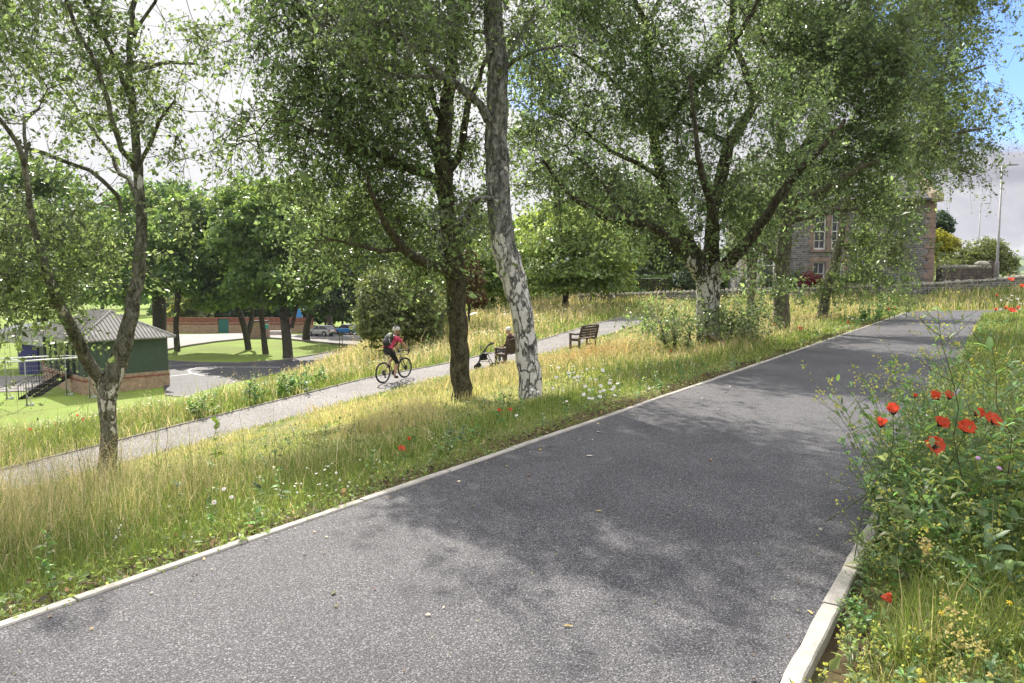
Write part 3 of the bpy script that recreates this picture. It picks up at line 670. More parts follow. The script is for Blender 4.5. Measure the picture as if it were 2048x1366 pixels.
# sprouting suckers round its foot
birch('bushy sucker shoots round the foot of the wide spreading birch', fg(1350, 690, 19.4), 19.4, [[(1350, 690, 4, 0), (1348, 660, 3, 0), (1345, 625, 2, 0)], [(1375, 690, 3, .2), (1385, 640, 2, .2)], [(1440, 690, 3, .3), (1470, 650, 2, .2)], [(1330, 690, 3, -.1), (1320, 640, 1, -.2)]],
    [(1345, 640, 42, 36, 0, .7), (1345, 672, 45, 28, -.3, .6), (1460, 650, 60, 30, .2, .6), (1480, 670, 40, 20, 0, .4), (1478, 640, 30, 25, .5, .5)], 160, 7000, .06, BARK_D, droop=.1, spread=.16, step=.2, cat='shrub', name='sucker_shrub', seed=4, thin=.004)
birch('grey upright birch with a low side limb, second along the kerb from the wide birch', fg(1562, 662, 24), 24, [
    [(1563, 655, 17, 0), (1562, 600, 15, 0), (1564, 540, 16, 0), (1570, 480, 15, 0), (1574, 420, 13, 0), (1570, 340, 11, .2), (1560, 280, 9, .4), (1570, 200, 8, .6), (1580, 120, 7, .8), (1575, 20, 5, 1), (1570, -100, 3, 1.1)],
    [(1574, 410, 9, 0), (1600, 396, 8, -.4), (1646, 381, 7, -.9), (1690, 354, 6, -1.4), (1720, 335, 4, -1.7), (1760, 320, 3, -2)],
    [(1572, 434, 9, 0), (1596, 421, 8, .3), (1626, 402, 7, .7), (1676, 378, 6, 1.1), (1720, 352, 4, 1.5), (1760, 345, 3, 1.8)],
    [(1571, 452, 6, 0), (1600, 438, 5, -.3), (1661, 424, 4, -.7), (1720, 418, 3, -1)],
    [(1558, 522, 8, 0), (1545, 512, 8, -.3), (1532, 499, 7, -.6), (1515, 490, 5, -.9), (1490, 480, 4, -1.2), (1450, 450, 3, -1.5)],
    [(1572, 360, 8, .1), (1610, 290, 7, -.3), (1655, 215, 6, -.7), (1700, 155, 5, -1), (1760, 95, 4, -1.3), (1830, 45, 3, -1.6)],
    [(1610, 290, 5, -.3), (1660, 265, 5, 0), (1720, 250, 4, .4), (1790, 225, 3, .8)],
    [(1566, 250, 6, .5), (1610, 170, 5, .9), (1640, 90, 4, 1.3), (1660, 0, 3, 1.6)],
    [(1573, 160, 5, .7), (1530, 90, 4, .4), (1510, 20, 3, .1)]],
    [(1560, 60, 80, 100, .6, 2), (1650, 60, 90, 100, .8, 2), (1700, 160, 90, 90, -.6, 2), (1760, 80, 80, 90, -1, 1.8), (1620, 180, 80, 80, .3, 1.8), (1640, 300, 80, 60, -.3, 1.6), (1720, 290, 80, 60, -1, 1.6), (1600, 340, 60, 50, .4, 1.3), (1700, 370, 60, 25, 0, 1.2), (1530, 420, 50, 50, -.8, 1), (1490, 400, 45, 50, -1, 1), (1780, 180, 70, 70, -.8, 1.4), (1640, -100, 160, 120, .6, 2.6), (1520, 560, 35, 30, -.6, .6), (1690, 270, 35, 25, -.6, .6), (1800, 300, 50, 60, -1.2, 1), (1740, 400, 50, 45, -.6, .8)],
    1350, 70000, .092, BARK_E, seed=17, rough=.12, step=.42, col=(.9, .92, .98), clump=.48)
birch('thin birch with a crooked leaning trunk and weeping sprays in front of the house', fg(1645, 632, 32), 32, [
    [(1645, 625, 10, 0), (1650, 595, 9.5, 0), (1654, 562, 9, 0), (1668, 530, 8.5, 0), (1678, 490, 8, 0), (1686, 440, 7, 0), (1692, 400, 7, 0), (1715, 340, 6, .3), (1755, 280, 6, .6), (1800, 210, 5, .9), (1845, 130, 4, 1.2), (1880, 60, 3, 1.4), (1900, -20, 2, 1.5)],
    [(1755, 280, 5, .6), (1810, 285, 4, 0), (1870, 285, 4, -.6), (1920, 265, 3, -1), (1975, 255, 2, -1.3)],
    [(1715, 340, 4, .3), (1760, 370, 4, -.2), (1790, 420, 3, -.6), (1770, 480, 2, -.8)],
    [(1800, 210, 4, .9), (1860, 180, 4, 1.4), (1920, 150, 3, 1.8), (1970, 130, 2, 2)],
    [(1692, 400, 4, 0), (1660, 380, 3, .6), (1630, 400, 2, 1)],
    [(1850, 285, 3, -.5), (1900, 330, 2, -.7), (1950, 350, 1.5, -.9)]],
    [(1860, 60, 80, 90, 1, 2.4), (1930, 60, 45, 70, 1.2, 1.6), (1870, 180, 90, 80, 1, 2.2), (1950, 190, 40, 40, 1.4, 1.2), (1890, 280, 80, 60, -.4, 1.8), (1965, 275, 45, 40, -1, 1), (1830, 330, 55, 45, -.3, 1.3), (1770, 440, 40, 70, -.5, 1.1), (1755, 520, 35, 45, -.6, .9), (1790, 530, 25, 40, -.4, .7), (1720, 470, 30, 40, -.3, .7), (1940, 340, 40, 40, -.8, .9), (1955, 395, 25, 30, -.9, .5), (1800, 260, 80, 70, .3, 1.8), (1880, -80, 120, 100, 1, 2.6), (1680, 555, 25, 20, -.3, .4), (1750, 470, 40, 50, 0, 1), (1780, 480, 35, 60, -.6, .9)],
    1150, 50000, .105, BARK_E, seed=21, step=.5, droop=.9, spread=.2, col=(.82, .84, .76), warm=.25, clump=.55)
birch('small straight birch behind the wide spreading birch, nearest the low garden wall', fg(1500, 620, 34), 34, [
    [(1500, 618, 8, 0), (1503, 580, 7.5, 0), (1506, 545, 7, 0), (1510, 500, 6, 0), (1515, 440, 5, 0), (1510, 370, 4, 0), (1515, 300, 2.5, 0)],
    [(1506, 540, 4, 0), (1490, 510, 3, -.3), (1470, 470, 2, -.6)], [(1512, 470, 3, 0), (1540, 430, 2.5, .3), (1560, 390, 2, .6)]],
    [(1500, 420, 60, 60, 0, 1.6), (1530, 350, 60, 60, 0, 1.8), (1480, 480, 40, 40, 0, 1.2), (1540, 470, 35, 40, 0, 1)], 300, 9000, .085, BARK_E, seed=23, step=.5, droop=.6)

# ---- broad-leaved trees down on the flat and in the gardens
def lumpy(label, Y, foot_uv, lobes, trunks, n, lsize, leaf, bark=BARK_S, name='sycamore_tree', cat='tree', group=None, skirt=.35, col=(1, 1, 1), z=None, cvar=.25, droop=0.0, fill=.35):
    """Crown of leafy lobes (u, v, ru, rv, dY): each lobe is a domed shell of leaf clumps with a loose inside."""
    p = at(foot_uv[0], foot_uv[1], Y); base = np.array([p[0], Y, gz(p[0], Y) if z is None else z]); root = thing(name, base, label, cat, group)
    wood = Acc(); seeds = []
    for li, L in enumerate(trunks):
        P = [at(u, v, Y + d) for u, v, r, d in L]; R = [r / F * Y for u, v, r, d in L]
        if li == 0: P = [base - np.array([0, 0, .3])] + P; R = [R[0] * 1.3] + R
        P, R = smooth_path(P, R, max(.25, Y * .008)); V, Q = limb_tube(P, R, 10, .14, li + int(Y)); wood.add(V, Q); seeds += list(P[len(P) // 3:])
    A = np.array([l[2] * l[3] for l in lobes], float); A /= A.sum(); acc = Acc(); cent = []
    for (u, v, ru, rv, d), c in zip(lobes, RNG.multinomial(n, A)):
        q = RNG.normal(size=(c, 3)); q[:, 1] = np.where(q[:, 1] > 0, q[:, 1] * skirt, q[:, 1]); q /= np.linalg.norm(q, axis=1)[:, None]
        q[:, 1] = np.where(q[:, 1] > 0, q[:, 1] * .55, q[:, 1])
        ins = RNG.random(c) < fill; rad = np.where(ins, RNG.random(c) ** .5, 1 + RNG.normal(size=c) * .11)
        bum = 1 + .38 * (fbm(q[:, 0] * 2.6 + u, q[:, 1] * 2.6 + q[:, 2] * 2.2, int(u) + 3, 2) - .5) * 2
        k = Y / F; cen = at(u, v, Y + d); off = np.stack([q[:, 0] * ru * k, q[:, 2] * (ru + rv) * .5 * k, -q[:, 1] * rv * k], -1) * (rad * bum)[:, None]
        if droop: off[:, 2] -= droop * RNG.random(c) ** 2 * np.hypot(off[:, 0], off[:, 1])
        o = np.stack([q[:, 0], q[:, 2], -q[:, 1]], -1)
        P = cen + off; ok = P[:, 2] > base[2] + .1
        V, T, C = leaves(P[ok], lsize, .3, o[ok] * .9, col=col, cvar=cvar, aspect=.85); acc.add(V, None, T, C); cent.append(cen); cent.append(cen + np.array([ru * k * .5, 0, 0])); cent.append(cen - np.array([ru * k * .5, 0, 0]))
    if seeds:
        nodes, par, near = colonise(seeds, np.array(cent), max(.4, Y * .012), 1e3, max(.5, Y * .015), 40)
        e = np.where(par >= 0)[0]
        r = np.zeros(len(nodes)); th = Y * .0007
        for i in range(len(nodes) - 1, -1, -1):
            if r[i] == 0: r[i] = th
            if par[i] >= 0: r[par[i]] = (r[par[i]] ** 2.2 + r[i] ** 2.2) ** (1 / 2.2)
        if len(e): V, Q = frusta(nodes[par[e]], nodes[e], np.minimum(r[par[e]], r[e] * 1.5), r[e], 5); wood.add(V, Q)
    if wood.V: wood.build('trunk', bark, root, True)
    acc.build('crown', leaf, root)
    return root
G1 = 'mature trees on the grass island'
lumpy('broad sycamore with a straight trunk standing nearest the car park tarmac on the grass island', 77, (576, 716), [(590, 400, 50, 40, 0), (545, 410, 45, 42, -3), (620, 450, 45, 45, 2), (575, 470, 50, 50, -4), (610, 530, 45, 45, -2), (560, 560, 40, 35, -4), (640, 560, 35, 40, 2), (600, 600, 35, 30, 0)],
      [[(576, 712, 10.5, 0), (572, 660, 9.5, 0), (566, 600, 9, 0), (570, 540, 7.5, 0), (575, 460, 6, 0)], [(568, 610, 6, 0), (550, 570, 5, -1), (540, 520, 3, -2)], [(583, 655, 4, 0), (592, 620, 3, 0), (600, 580, 2, 1)]], 15000, .36, LEAF_S, group=G1)
lumpy('slim trunked sycamore in the middle of the grass island, between two stouter trunks', 81, (530, 711), [(500, 395, 48, 36, -2), (470, 420, 45, 45, 0), (520, 440, 55, 45, -5), (480, 480, 55, 50, -4), (530, 520, 50, 45, -5), (500, 570, 45, 40, -5), (545, 600, 35, 30, -4)],
      [[(531, 708, 6.5, 0), (526, 660, 5.5, 0), (520, 600, 5.5, 0), (515, 520, 5, 0), (508, 440, 3, 0)], [(522, 630, 4, 0), (535, 580, 3, 1)]], 13000, .36, LEAF_S, group=G1)
lumpy('sycamore forking near the ground on the grass island in front of the striped brick wall', 86, (497, 699), [(440, 450, 45, 45, 0), (450, 520, 50, 45, -4), (430, 580, 45, 40, -3), (470, 600, 45, 35, -4), (410, 500, 40, 40, 2), (480, 550, 40, 40, 0), (420, 610, 35, 25, -2)],
      [[(497, 697, 7, 0), (492, 670, 6.5, 0), (484, 640, 6, 0), (470, 600, 4, 0), (450, 540, 3, 0)], [(493, 675, 6, 0), (503, 640, 5, 1), (505, 590, 3, 1)]], 12000, .36, LEAF_S, group=G1)
lumpy('thin trunked tree on the shaded end of the grass island beside the pavilion roof', 84, (355, 704), [(370, 430, 50, 40, 0), (340, 480, 50, 50, -2), (390, 500, 45, 45, 0), (360, 560, 45, 40, -3), (400, 580, 35, 35, 2)],
      [[(355, 702, 6, 0), (352, 650, 5.5, 0), (356, 590, 6, 0), (352, 540, 5, 0), (350, 470, 3, 0)]], 11000, .36, LEAF_S, group=G1, col=(.9, .95, .9))
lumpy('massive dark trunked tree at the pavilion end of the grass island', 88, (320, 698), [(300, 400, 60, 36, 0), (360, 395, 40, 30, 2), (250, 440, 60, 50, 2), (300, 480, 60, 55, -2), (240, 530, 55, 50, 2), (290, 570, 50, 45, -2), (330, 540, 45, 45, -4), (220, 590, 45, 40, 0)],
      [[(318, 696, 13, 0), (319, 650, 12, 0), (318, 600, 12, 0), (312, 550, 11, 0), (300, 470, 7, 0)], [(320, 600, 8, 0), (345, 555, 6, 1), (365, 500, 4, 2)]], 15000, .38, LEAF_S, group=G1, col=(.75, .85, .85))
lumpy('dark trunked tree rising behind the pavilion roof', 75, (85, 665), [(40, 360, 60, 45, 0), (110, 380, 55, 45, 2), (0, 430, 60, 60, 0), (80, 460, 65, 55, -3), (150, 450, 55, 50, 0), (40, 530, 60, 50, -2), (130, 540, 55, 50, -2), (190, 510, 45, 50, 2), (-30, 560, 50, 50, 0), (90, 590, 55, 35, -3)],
      [[(85, 660, 11, 0), (84, 620, 10, 0), (80, 560, 9, 0), (78, 480, 5, 0)], [(82, 600, 6, 0), (110, 560, 4, 1), (140, 510, 3, 2)]], 15000, .36, LEAF_S, col=(.8, .85, .8))
lumpy('dense dark tree overhanging the parked cars', 98, (612, 662), [(690, 480, 55, 50, 0), (740, 470, 50, 50, 4), (660, 530, 50, 50, -3), (720, 540, 60, 50, -2), (640, 590, 45, 40, -3), (690, 595, 55, 38, -4), (750, 580, 50, 45, -2), (770, 520, 50, 55, 4), (655, 625, 30, 14, -3), (730, 610, 45, 20, -4)],
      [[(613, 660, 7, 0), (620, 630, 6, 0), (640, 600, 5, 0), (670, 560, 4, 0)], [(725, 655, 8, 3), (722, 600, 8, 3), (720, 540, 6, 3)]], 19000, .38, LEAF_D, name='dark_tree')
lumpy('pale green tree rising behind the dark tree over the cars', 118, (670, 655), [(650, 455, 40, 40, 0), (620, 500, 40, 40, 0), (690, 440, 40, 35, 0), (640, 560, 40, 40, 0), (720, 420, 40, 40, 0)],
      [[(660, 650, 6, 0), (655, 580, 5, 0), (650, 500, 3, 0)]], 9000, .42, LEAF_S, col=(1.5, 1.35, 1.0))
lumpy('rounded silvery willow bush beyond the cyclist', 38, (790, 690), [(796, 600, 60, 62, 0), (758, 620, 42, 60, -.4), (840, 625, 48, 55, 0), (760, 580, 45, 40, .2), (820, 585, 45, 40, .3), (780, 655, 60, 40, -.6), (850, 665, 40, 35, .2), (752, 665, 35, 40, -.2), (748, 712, 20, 25, -.4)],
      [[(790, 695, 5, 0), (788, 650, 4, 0), (785, 600, 3, 0)], [(780, 695, 4, 0), (765, 640, 3, 0)], [(805, 690, 4, 0), (830, 630, 3, 0)]], 30000, .115, LEAF_W, name='willow_bush', cat='bush', cvar=.3, fill=.3)
lumpy('yellow green shrub leaning out behind the silvery willow bush', 43, (865, 660), [(850, 570, 45, 40, 0), (880, 600, 35, 40, 0), (820, 555, 35, 25, 0), (870, 640, 30, 30, 0)], [[(865, 660, 4, 0), (860, 610, 3, 0)]], 7000, .15, LEAF_S, name='garden_shrub', cat='shrub', col=(1.6, 1.4, 1.1))
lumpy('russet leaved shrub behind the dark trunked birch', 42, (938, 640), [(938, 560, 26, 35, 0), (950, 600, 22, 30, 0), (930, 520, 20, 25, 0)], [[(938, 640, 3, 0), (938, 590, 2, 0)]], 3500, .14, LEAF_O, name='russet_shrub', cat='shrub', col=(.55, .7, .9))
lumpy('leafy garden tree just behind the white birch trunk', 50, (985, 625), [(990, 520, 55, 50, 0), (960, 560, 40, 40, 0), (1030, 500, 45, 40, 1), (1000, 580, 45, 35, 0), (970, 620, 40, 20, -1)], [[(985, 630, 5, 0), (985, 580, 4, 0), (990, 530, 3, 0)]], 13000, .17, LEAF_S, name='garden_tree', col=(1.25, 1.15, 1.0))
lumpy('many stemmed apple tree with a low round crown beyond the lower path', 46, (1130, 612), [(1090, 500, 50, 45, 0), (1150, 490, 60, 50, 0), (1210, 520, 50, 45, 0), (1100, 550, 55, 35, -.5), (1170, 545, 60, 38, -.7), (1230, 560, 40, 30, 0), (1140, 460, 50, 35, .5), (1200, 475, 45, 35, .6), (1085, 572, 45, 28, -.6), (1150, 575, 50, 26, -.9), (1215, 575, 45, 24, -.4)],
      [[(1130, 610, 7, 0), (1133, 580, 6, 0), (1140, 550, 5, 0), (1150, 510, 3, 0)], [(1135, 580, 4, 0), (1165, 550, 3, .3), (1190, 520, 2, .5)], [(1130, 585, 4, 0), (1105, 555, 3, -.2), (1085, 525, 2, -.3)]], 27000, .15, LEAF_S, name='apple_tree', col=(1.4, 1.22, 1.25), fill=.5)
lumpy('pale leaved garden tree behind the apple tree', 56, (1080, 600), [(1060, 470, 45, 40, 0), (1110, 440, 50, 40, 0), (1180, 445, 45, 35, 0), (1230, 470, 40, 40, 0), (1240, 520, 40, 40, 0)], [[(1100, 600, 5, 0), (1100, 520, 4, 0)]], 12000, .2, LEAF_S, name='garden_tree', col=(1.5, 1.35, 1.1))
lumpy('tall bare trunked tree over the clipped hedge', 58, (1262, 590), [(1240, 400, 60, 50, 0), (1290, 430, 50, 45, 0), (1300, 500, 45, 40, 3), (1330, 470, 40, 45, 3), (1340, 530, 40, 40, 4)], [[(1262, 590, 5, 0), (1260, 530, 4.5, 0), (1258, 470, 4, 0), (1255, 420, 3, 0)]], 13000, .22, LEAF_D, name='garden_tree', col=(.9, .95, .9))
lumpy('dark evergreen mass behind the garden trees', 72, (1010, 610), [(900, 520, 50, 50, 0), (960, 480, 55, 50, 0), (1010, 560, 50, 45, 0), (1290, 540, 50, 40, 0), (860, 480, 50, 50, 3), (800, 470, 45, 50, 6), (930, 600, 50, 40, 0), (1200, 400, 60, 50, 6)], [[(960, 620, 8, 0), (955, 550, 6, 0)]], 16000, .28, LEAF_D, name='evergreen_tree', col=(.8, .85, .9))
# round the house
lumpy('purple leaved round bush by the garden wall of the house', 44.6, (1620, 572), [(1620, 563, 21, 17, 0), (1608, 568, 12, 11, 0), (1632, 568, 12, 12, 0)], [[(1620, 575, 1.5, 0), (1620, 565, 1, 0)]], 3500, .075, LEAF_R, name='purple_bush', cat='bush')
lumpy('dark clipped shrub beside the purple bush', 45, (1535, 575), [(1535, 565, 20, 16, 0), (1555, 572, 18, 13, 0), (1580, 568, 22, 20, .5), (1597, 560, 14, 16, .5)], [[(1540, 580, 1.5, 0), (1540, 568, 1, 0)]], 3500, .09, LEAF_D, name='garden_shrub', cat='shrub')
lumpy('green climbers and shrubs against the foot of the stone house', 44.9, (1730, 570), [(1705, 560, 22, 16, 0), (1735, 555, 22, 20, 0), (1765, 565, 22, 12, 0)], [[(1730, 575, 1.5, 0), (1730, 560, 1, 0)]], 3000, .09, LEAF_S, name='garden_shrub', cat='shrub')
lumpy('bright golden leaved tree beyond the corner of the house', 58, (1885, 545), [(1885, 495, 26, 26, 0), (1870, 480, 18, 18, 0), (1900, 490, 16, 16, 0), (1880, 520, 24, 20, 0)], [[(1885, 548, 2.5, 0), (1885, 510, 2, 0)]], 6000, .16, LEAF_Y, name='golden_tree')
lumpy('dark conifer rising behind the golden tree', 74, (1882, 540), [(1880, 445, 20, 20, 0), (1893, 460, 13, 13, 0), (1872, 470, 18, 26, 0), (1890, 495, 16, 24, 0)], [[(1882, 545, 3, 0), (1882, 470, 2, 0)]], 5000, .22, LEAF_D, name='conifer_tree', col=(.6, .75, .75))
lumpy('weeping willow mound trailing over the dark garden wall', 56, (1965, 555), [(1965, 505, 40, 26, 0), (1930, 520, 36, 22, 0), (2000, 520, 30, 30, 0), (1985, 495, 25, 16, 0), (1890, 532, 30, 14, -1)], [[(1965, 560, 4, 0), (1965, 520, 3, 0)]], 13000, .13, LEAF_W, name='weeping_tree', droop=1.1, col=(1, 1, .85))
for i_, (lb, u_, v_, L_) in enumerate([('dark rounded shrub between the clipped hedge and the wide birch trunk', 1385, 585, [(1372, 566, 30, 24, 0), (1410, 562, 30, 28, .5), (1395, 580, 34, 14, -.5)]), ('garden shrub beyond the low wall behind the small straight birch', 1465, 580, [(1455, 558, 28, 28, 0), (1485, 565, 26, 20, 0), (1440, 575, 24, 14, 0)]),
    ('low dark shrub under the apple tree crown, nearest the white birch', 1030, 612, [(1015, 600, 32, 16, 0), (1045, 602, 28, 14, 0)]), ('low shrub under the middle of the apple tree crown', 1095, 608, [(1080, 597, 32, 15, 0), (1110, 598, 28, 14, 0)]), ('low shrub beside the red flowering bush and the apple tree', 1185, 604, [(1170, 592, 32, 16, 0), (1205, 593, 26, 14, 0)])]):
    lumpy(lb, 53.5 + i_ * .6, (u_, v_), L_, [[(u_, v_, 1.6, 0), (u_, v_ - 14, 1, 0)]], 4200, .15, LEAF_D if i_ % 2 == 0 else LEAF_S, name='garden_shrub', cat='shrub', skirt=.8)
# trees massed on the far side of the flat: each its own crown
rr = random.Random(5)
G2 = 'trees along the far side of the playing field'
for i, u in enumerate([-60, 10, 70, 140, 205, 260, 330, 395, 450, 515, 585, 650, 715, 780, 845]):
    Yd = rr.uniform(165, 215); top = rr.uniform(520, 560) if 560 < u < 700 else rr.uniform(470, 520); r = rr.uniform(32, 44)
    lumpy('round topped green tree in the row across the playing field', Yd, (u, 620), [(u, top + r * .8, r, r * .8, 0), (u - r * .5, top + r * 1.6, r * .8, r * .8, 0), (u + r * .5, top + r * 1.7, r * .8, r * .8, 0), (u, 600, r * .9, r * .5, 0)],
          [[(u, 625, 3, 0), (u, top + r, 2, 0)]], 2600, .8, LEAF_S if i % 3 else LEAF_D, name='field_tree', group=G2, col=(rr.uniform(.7, 1.2), rr.uniform(.9, 1.1), .9))

G3 = 'shrubs massed behind the striped brick wall'
for i, u in enumerate(range(345, 720, 34)):
    v = rr.uniform(596, 612); r = rr.uniform(24, 34)
    lumpy('leafy shrub in the mass behind the striped brick wall', rr.uniform(122, 134), (u, 655), [(u, v, r, r * .9, 0), (u - r * .6, v + 22, r * .8, r * .6, 0), (u + r * .6, v + 24, r * .8, r * .6, 0)],
          [[(u, 655, 2.5, 0), (u, v, 1.5, 0)]], 2200, .55, LEAF_S if i % 3 == 1 else LEAF_D, name='screen_shrub', cat='shrub', group=G3, col=(rr.uniform(.8, 1.2), rr.uniform(.85, 1.1), .9), skirt=.7)
# ---------------------------------------------------------------- grasses and flowers
BLADE = leafmat('grass_blade', (1, 1, 1), .4, (1.35, 1.35, .95), rough=.55, spec=.3)
HERB = leafmat('herb_leaf', (.165, .245, .095), .42, (.36, .50, .14), rough=.45, spec=.45)
GREEN = np.array([.115, .205, .042]); YGREEN = np.array([.27, .30, .085]); STRAW = np.array([.58, .49, .31]); PALE = np.array([.52, .52, .24]); RUST = np.array([.44, .28, .12])
def blades(x, y, z, h, w, lean, col, seg=2):
    n = len(x); th = RNG.random(n) * 2 * pi; f = RNG.random(n) * 2 * pi
    side = np.stack([np.cos(f), np.sin(f), np.zeros(n)], -1) * (w / 2)[:, None]
    dirv = np.stack([np.cos(th), np.sin(th), np.zeros(n)], -1) * (h * lean)[:, None]
    b = np.stack([x, y, z], -1); up = np.zeros((n, 3)); up[:, 2] = h
    m = b + up * .55 + dirv * .3; t = b + up * (1 - .25 * lean[:, None]) + dirv
    V = np.stack([b - side, b + side, m + side * .75, m - side * .75, t], 1).reshape(-1, 3); i = np.arange(n) * 5
    C = np.repeat(col, 5, 0)
    return V, np.stack([i, i + 1, i + 2, i + 3], -1), np.stack([i + 3, i + 2, i + 4], -1), C
def cand(n, y0, y1, umin=-.80, umax=.80):
    Y = y0 * (y1 / y0) ** RNG.random(n); X = (umin + (umax - umin) * RNG.random(n)) * Y
    return X, Y
def okground(x, y, m=.03):
    return ~on_upper(x, y, m) & ~on_lower(x, y, m - .02)
def zones(x, y):
    """Height (m), tone mix (green, yellow-green, straw, pale, rust) for the meadow at each point."""
    s, t = st(x, y); n1 = fbm(x * .55, y * .55, 31); n2 = fbm(x * 1.7, y * 1.7, 41); n3 = fbm(x * .25, y * .25, 51)
    edge = smooth(1.3, .25, np.abs(t - .1)) * (t > 0)
    h = .16 + .3 * n1
    straw = np.clip((n1 - .40) * 2.2 + .22, 0, 1)
    # tall pale grass nearest the lens, below the kerb
    a = smooth(1.0, -.8, s) * smooth(.4, 1.3, t) * smooth(12.5, 10, t)
    h = h * (1 - a) + (.08 + .16 * n2 + .12 * smooth(5, 1.2, t)) * a; straw = straw * (1 - a) + np.clip(.55 + .6 * (n2 - .4), 0, 1) * a
    straw = straw * np.where((t > 0) & (s < 22), .25 + .75 * smooth(.3, 2.4, t), 1)
    # trodden, mown patch between the slim birch and the dark trunked one
    b = smooth(-.4, 1.0, s) * smooth(10.5, 8, s) * smooth(1.7, 2.8, t) * smooth(11.9, 10.2, t)
    h = h * (1 - b) + (.035 + .07 * n2 ** 2 + .16 * smooth(.62, .75, n1)) * b
    pale = b * np.clip(.35 + 1.1 * (n2 - .25), 0, 1)
    # dry slope between the benches and the upper path
    c = smooth(9, 12, s) * smooth(1.0, 2.5, t) * smooth(12, 10.5, t) * smooth(40, 30, s)
    h = h * (1 - c) + (.08 + .30 * n1) * c; straw = straw * (1 - c) + np.clip(.42 + 1.2 * (n3 - .45), 0, 1) * c
    # bank beyond the lower path
    d = smooth(T1, T1 + .3, t)
    ramp_ = smooth(T1 + .1, T1 + 1.6, t)
    h = h * (1 - d) + ((.12 + .12 * n2) * (1 - ramp_) + (.30 + .34 * n1) * ramp_) * d
    straw = straw * (1 - d) + np.clip((.1 + .9 * (n1 - .3)) * ramp_ + .35 * smooth(10, 20, s) * ramp_, 0, 1) * d
    # right-hand verge
    r = (t < -PW) * 1.0
    h = h * (1 - r) + (.10 + .22 * n2) * r; straw = straw * (1 - r) + .12 * r
    # far grass between path end and garden wall
    g = smooth(36, 39, y) * smooth(3, 8, x)
    h = h * (1 - g) + (.28 + .34 * n1) * g; straw = straw * (1 - g) + np.clip(.35 + 1.0 * (n1 - .4), 0, 1) * g
    low = smooth(T0 - 3.2, T0 - 1.4, t) * (t < T1); h = h * (1 - low * .55); sh_ = smooth(3.6, 2.2, t) * (t > 0) * smooth(-1.2, .2, s) * smooth(14, 9, s); h = h * (1 - sh_ * .5); straw = straw * (1 - sh_ * .45)
    h = h * np.where(t > 0, .55 + .45 * smooth(.5, 1.8, t), 1)
    h = h * (1 - edge * .55) ; straw = straw * (1 - edge * .7)
    rust = np.exp(-(((s - 14.5) / 2.0) ** 2 + ((t - 6.0) / 1.5) ** 2)) * .9
    h = h + .25 * rust
    return s, t, h, straw, pale, rust
def sow(name, n, y0, y1, hs, ws, lean, tone, keep=None, umin=-.8, umax=.8, tall=0.0):
    x, y = cand(n, y0, y1, umin, umax); s, t, h, straw, pale, rust = zones(x, y); z = Hraw(x, y)
    ok = okground(x, y) & (z > PLAIN + 1.0)
    if keep is not None: ok &= keep(x, y, s, t, straw)
    x, y, s, t, h, straw, pale, rust, z = [q[ok] for q in (x, y, s, t, h, straw, pale, rust, z)]
    m = len(x); h = h + tall * RNG.random(m) * smooth(1.4, -.6, s) * smooth(.5, 1.3, t) * smooth(12, 8, t); hh = h * hs * np.exp(RNG.normal(size=m) * .3); w = np.maximum(.0035, .00125 * y) * ws
    g = RNG.random((m, 1)); base = GREEN * (1 - g) + YGREEN * g
    pick = RNG.random(m)
    c = base.copy(); c[pick < straw * tone] = STRAW
    pp = RNG.random(m) < pale * .8; c[pp] = PALE
    qq = RNG.random(m) < rust; c[qq] = RUST
    c = c * np.exp(RNG.normal(size=(m, 1)) * .22)
    zz = np.where(on_upper(x, y, .4), -.04, z) - .02
    V, Q, T, C = blades(x, y, zz, hh, w, np.abs(RNG.normal(size=m) * .35) * lean + .08, c)
    acc = Acc(); acc.add(V, Q, T, C); return acc, (x, y, zz, hh, c)
a1, _ = sow('g', 400000, 3.0, 60, 1.0, .8, 1.6, .8, lambda x, y, s, t, straw: (RNG.random(len(x)) < .25 + .75 * smooth(.12, .6, np.abs(t))) & ((t > 0) | (t < -PW - .35) | (s > 6)))
tag(a1.build('meadow_grass', BLADE), 'meadow grass covering the slope between and beside the paths', 'grass', kind='stuff')
# stalks with airy seed heads among the taller grass
a2, (sx, sy, sz, sh, sc_) = sow('g', 62000, 3.2, 55, 1.3, .55, .9, 1.0, lambda x, y, s, t, straw: (straw > .3) & (RNG.random(len(x)) < straw) & (np.abs(t - .4) > .5) & (t > 0) & (zones(x, y)[2] > .15), tall=.36)
m_ = len(sx); k_ = 8; fr = .55 + .45 * RNG.random((m_, k_)); off = RNG.normal(size=(m_, k_, 3)) * .035 * (1.25 - fr)[..., None] * (1 + .02 * sy)[:, None, None]
PS = np.stack([sx, sy, sz], -1)[:, None, :] + off; PS[..., 2] += fr * sh[:, None] * 1.0
PS = PS.reshape(-1, 3); szs = np.repeat(np.maximum(.008, .0017 * sy), k_)
V, T, C = leaves(PS, szs, 1.0, jit=.3, cvar=.2, warm=.1, aspect=.4); C = C * np.array([.52, .43, .28])
a2.add(V, None, T, C)
tag(a2.build('seeding_grass', BLADE), 'dry seeding grass stalks standing above the meadow', 'grass', kind='stuff')
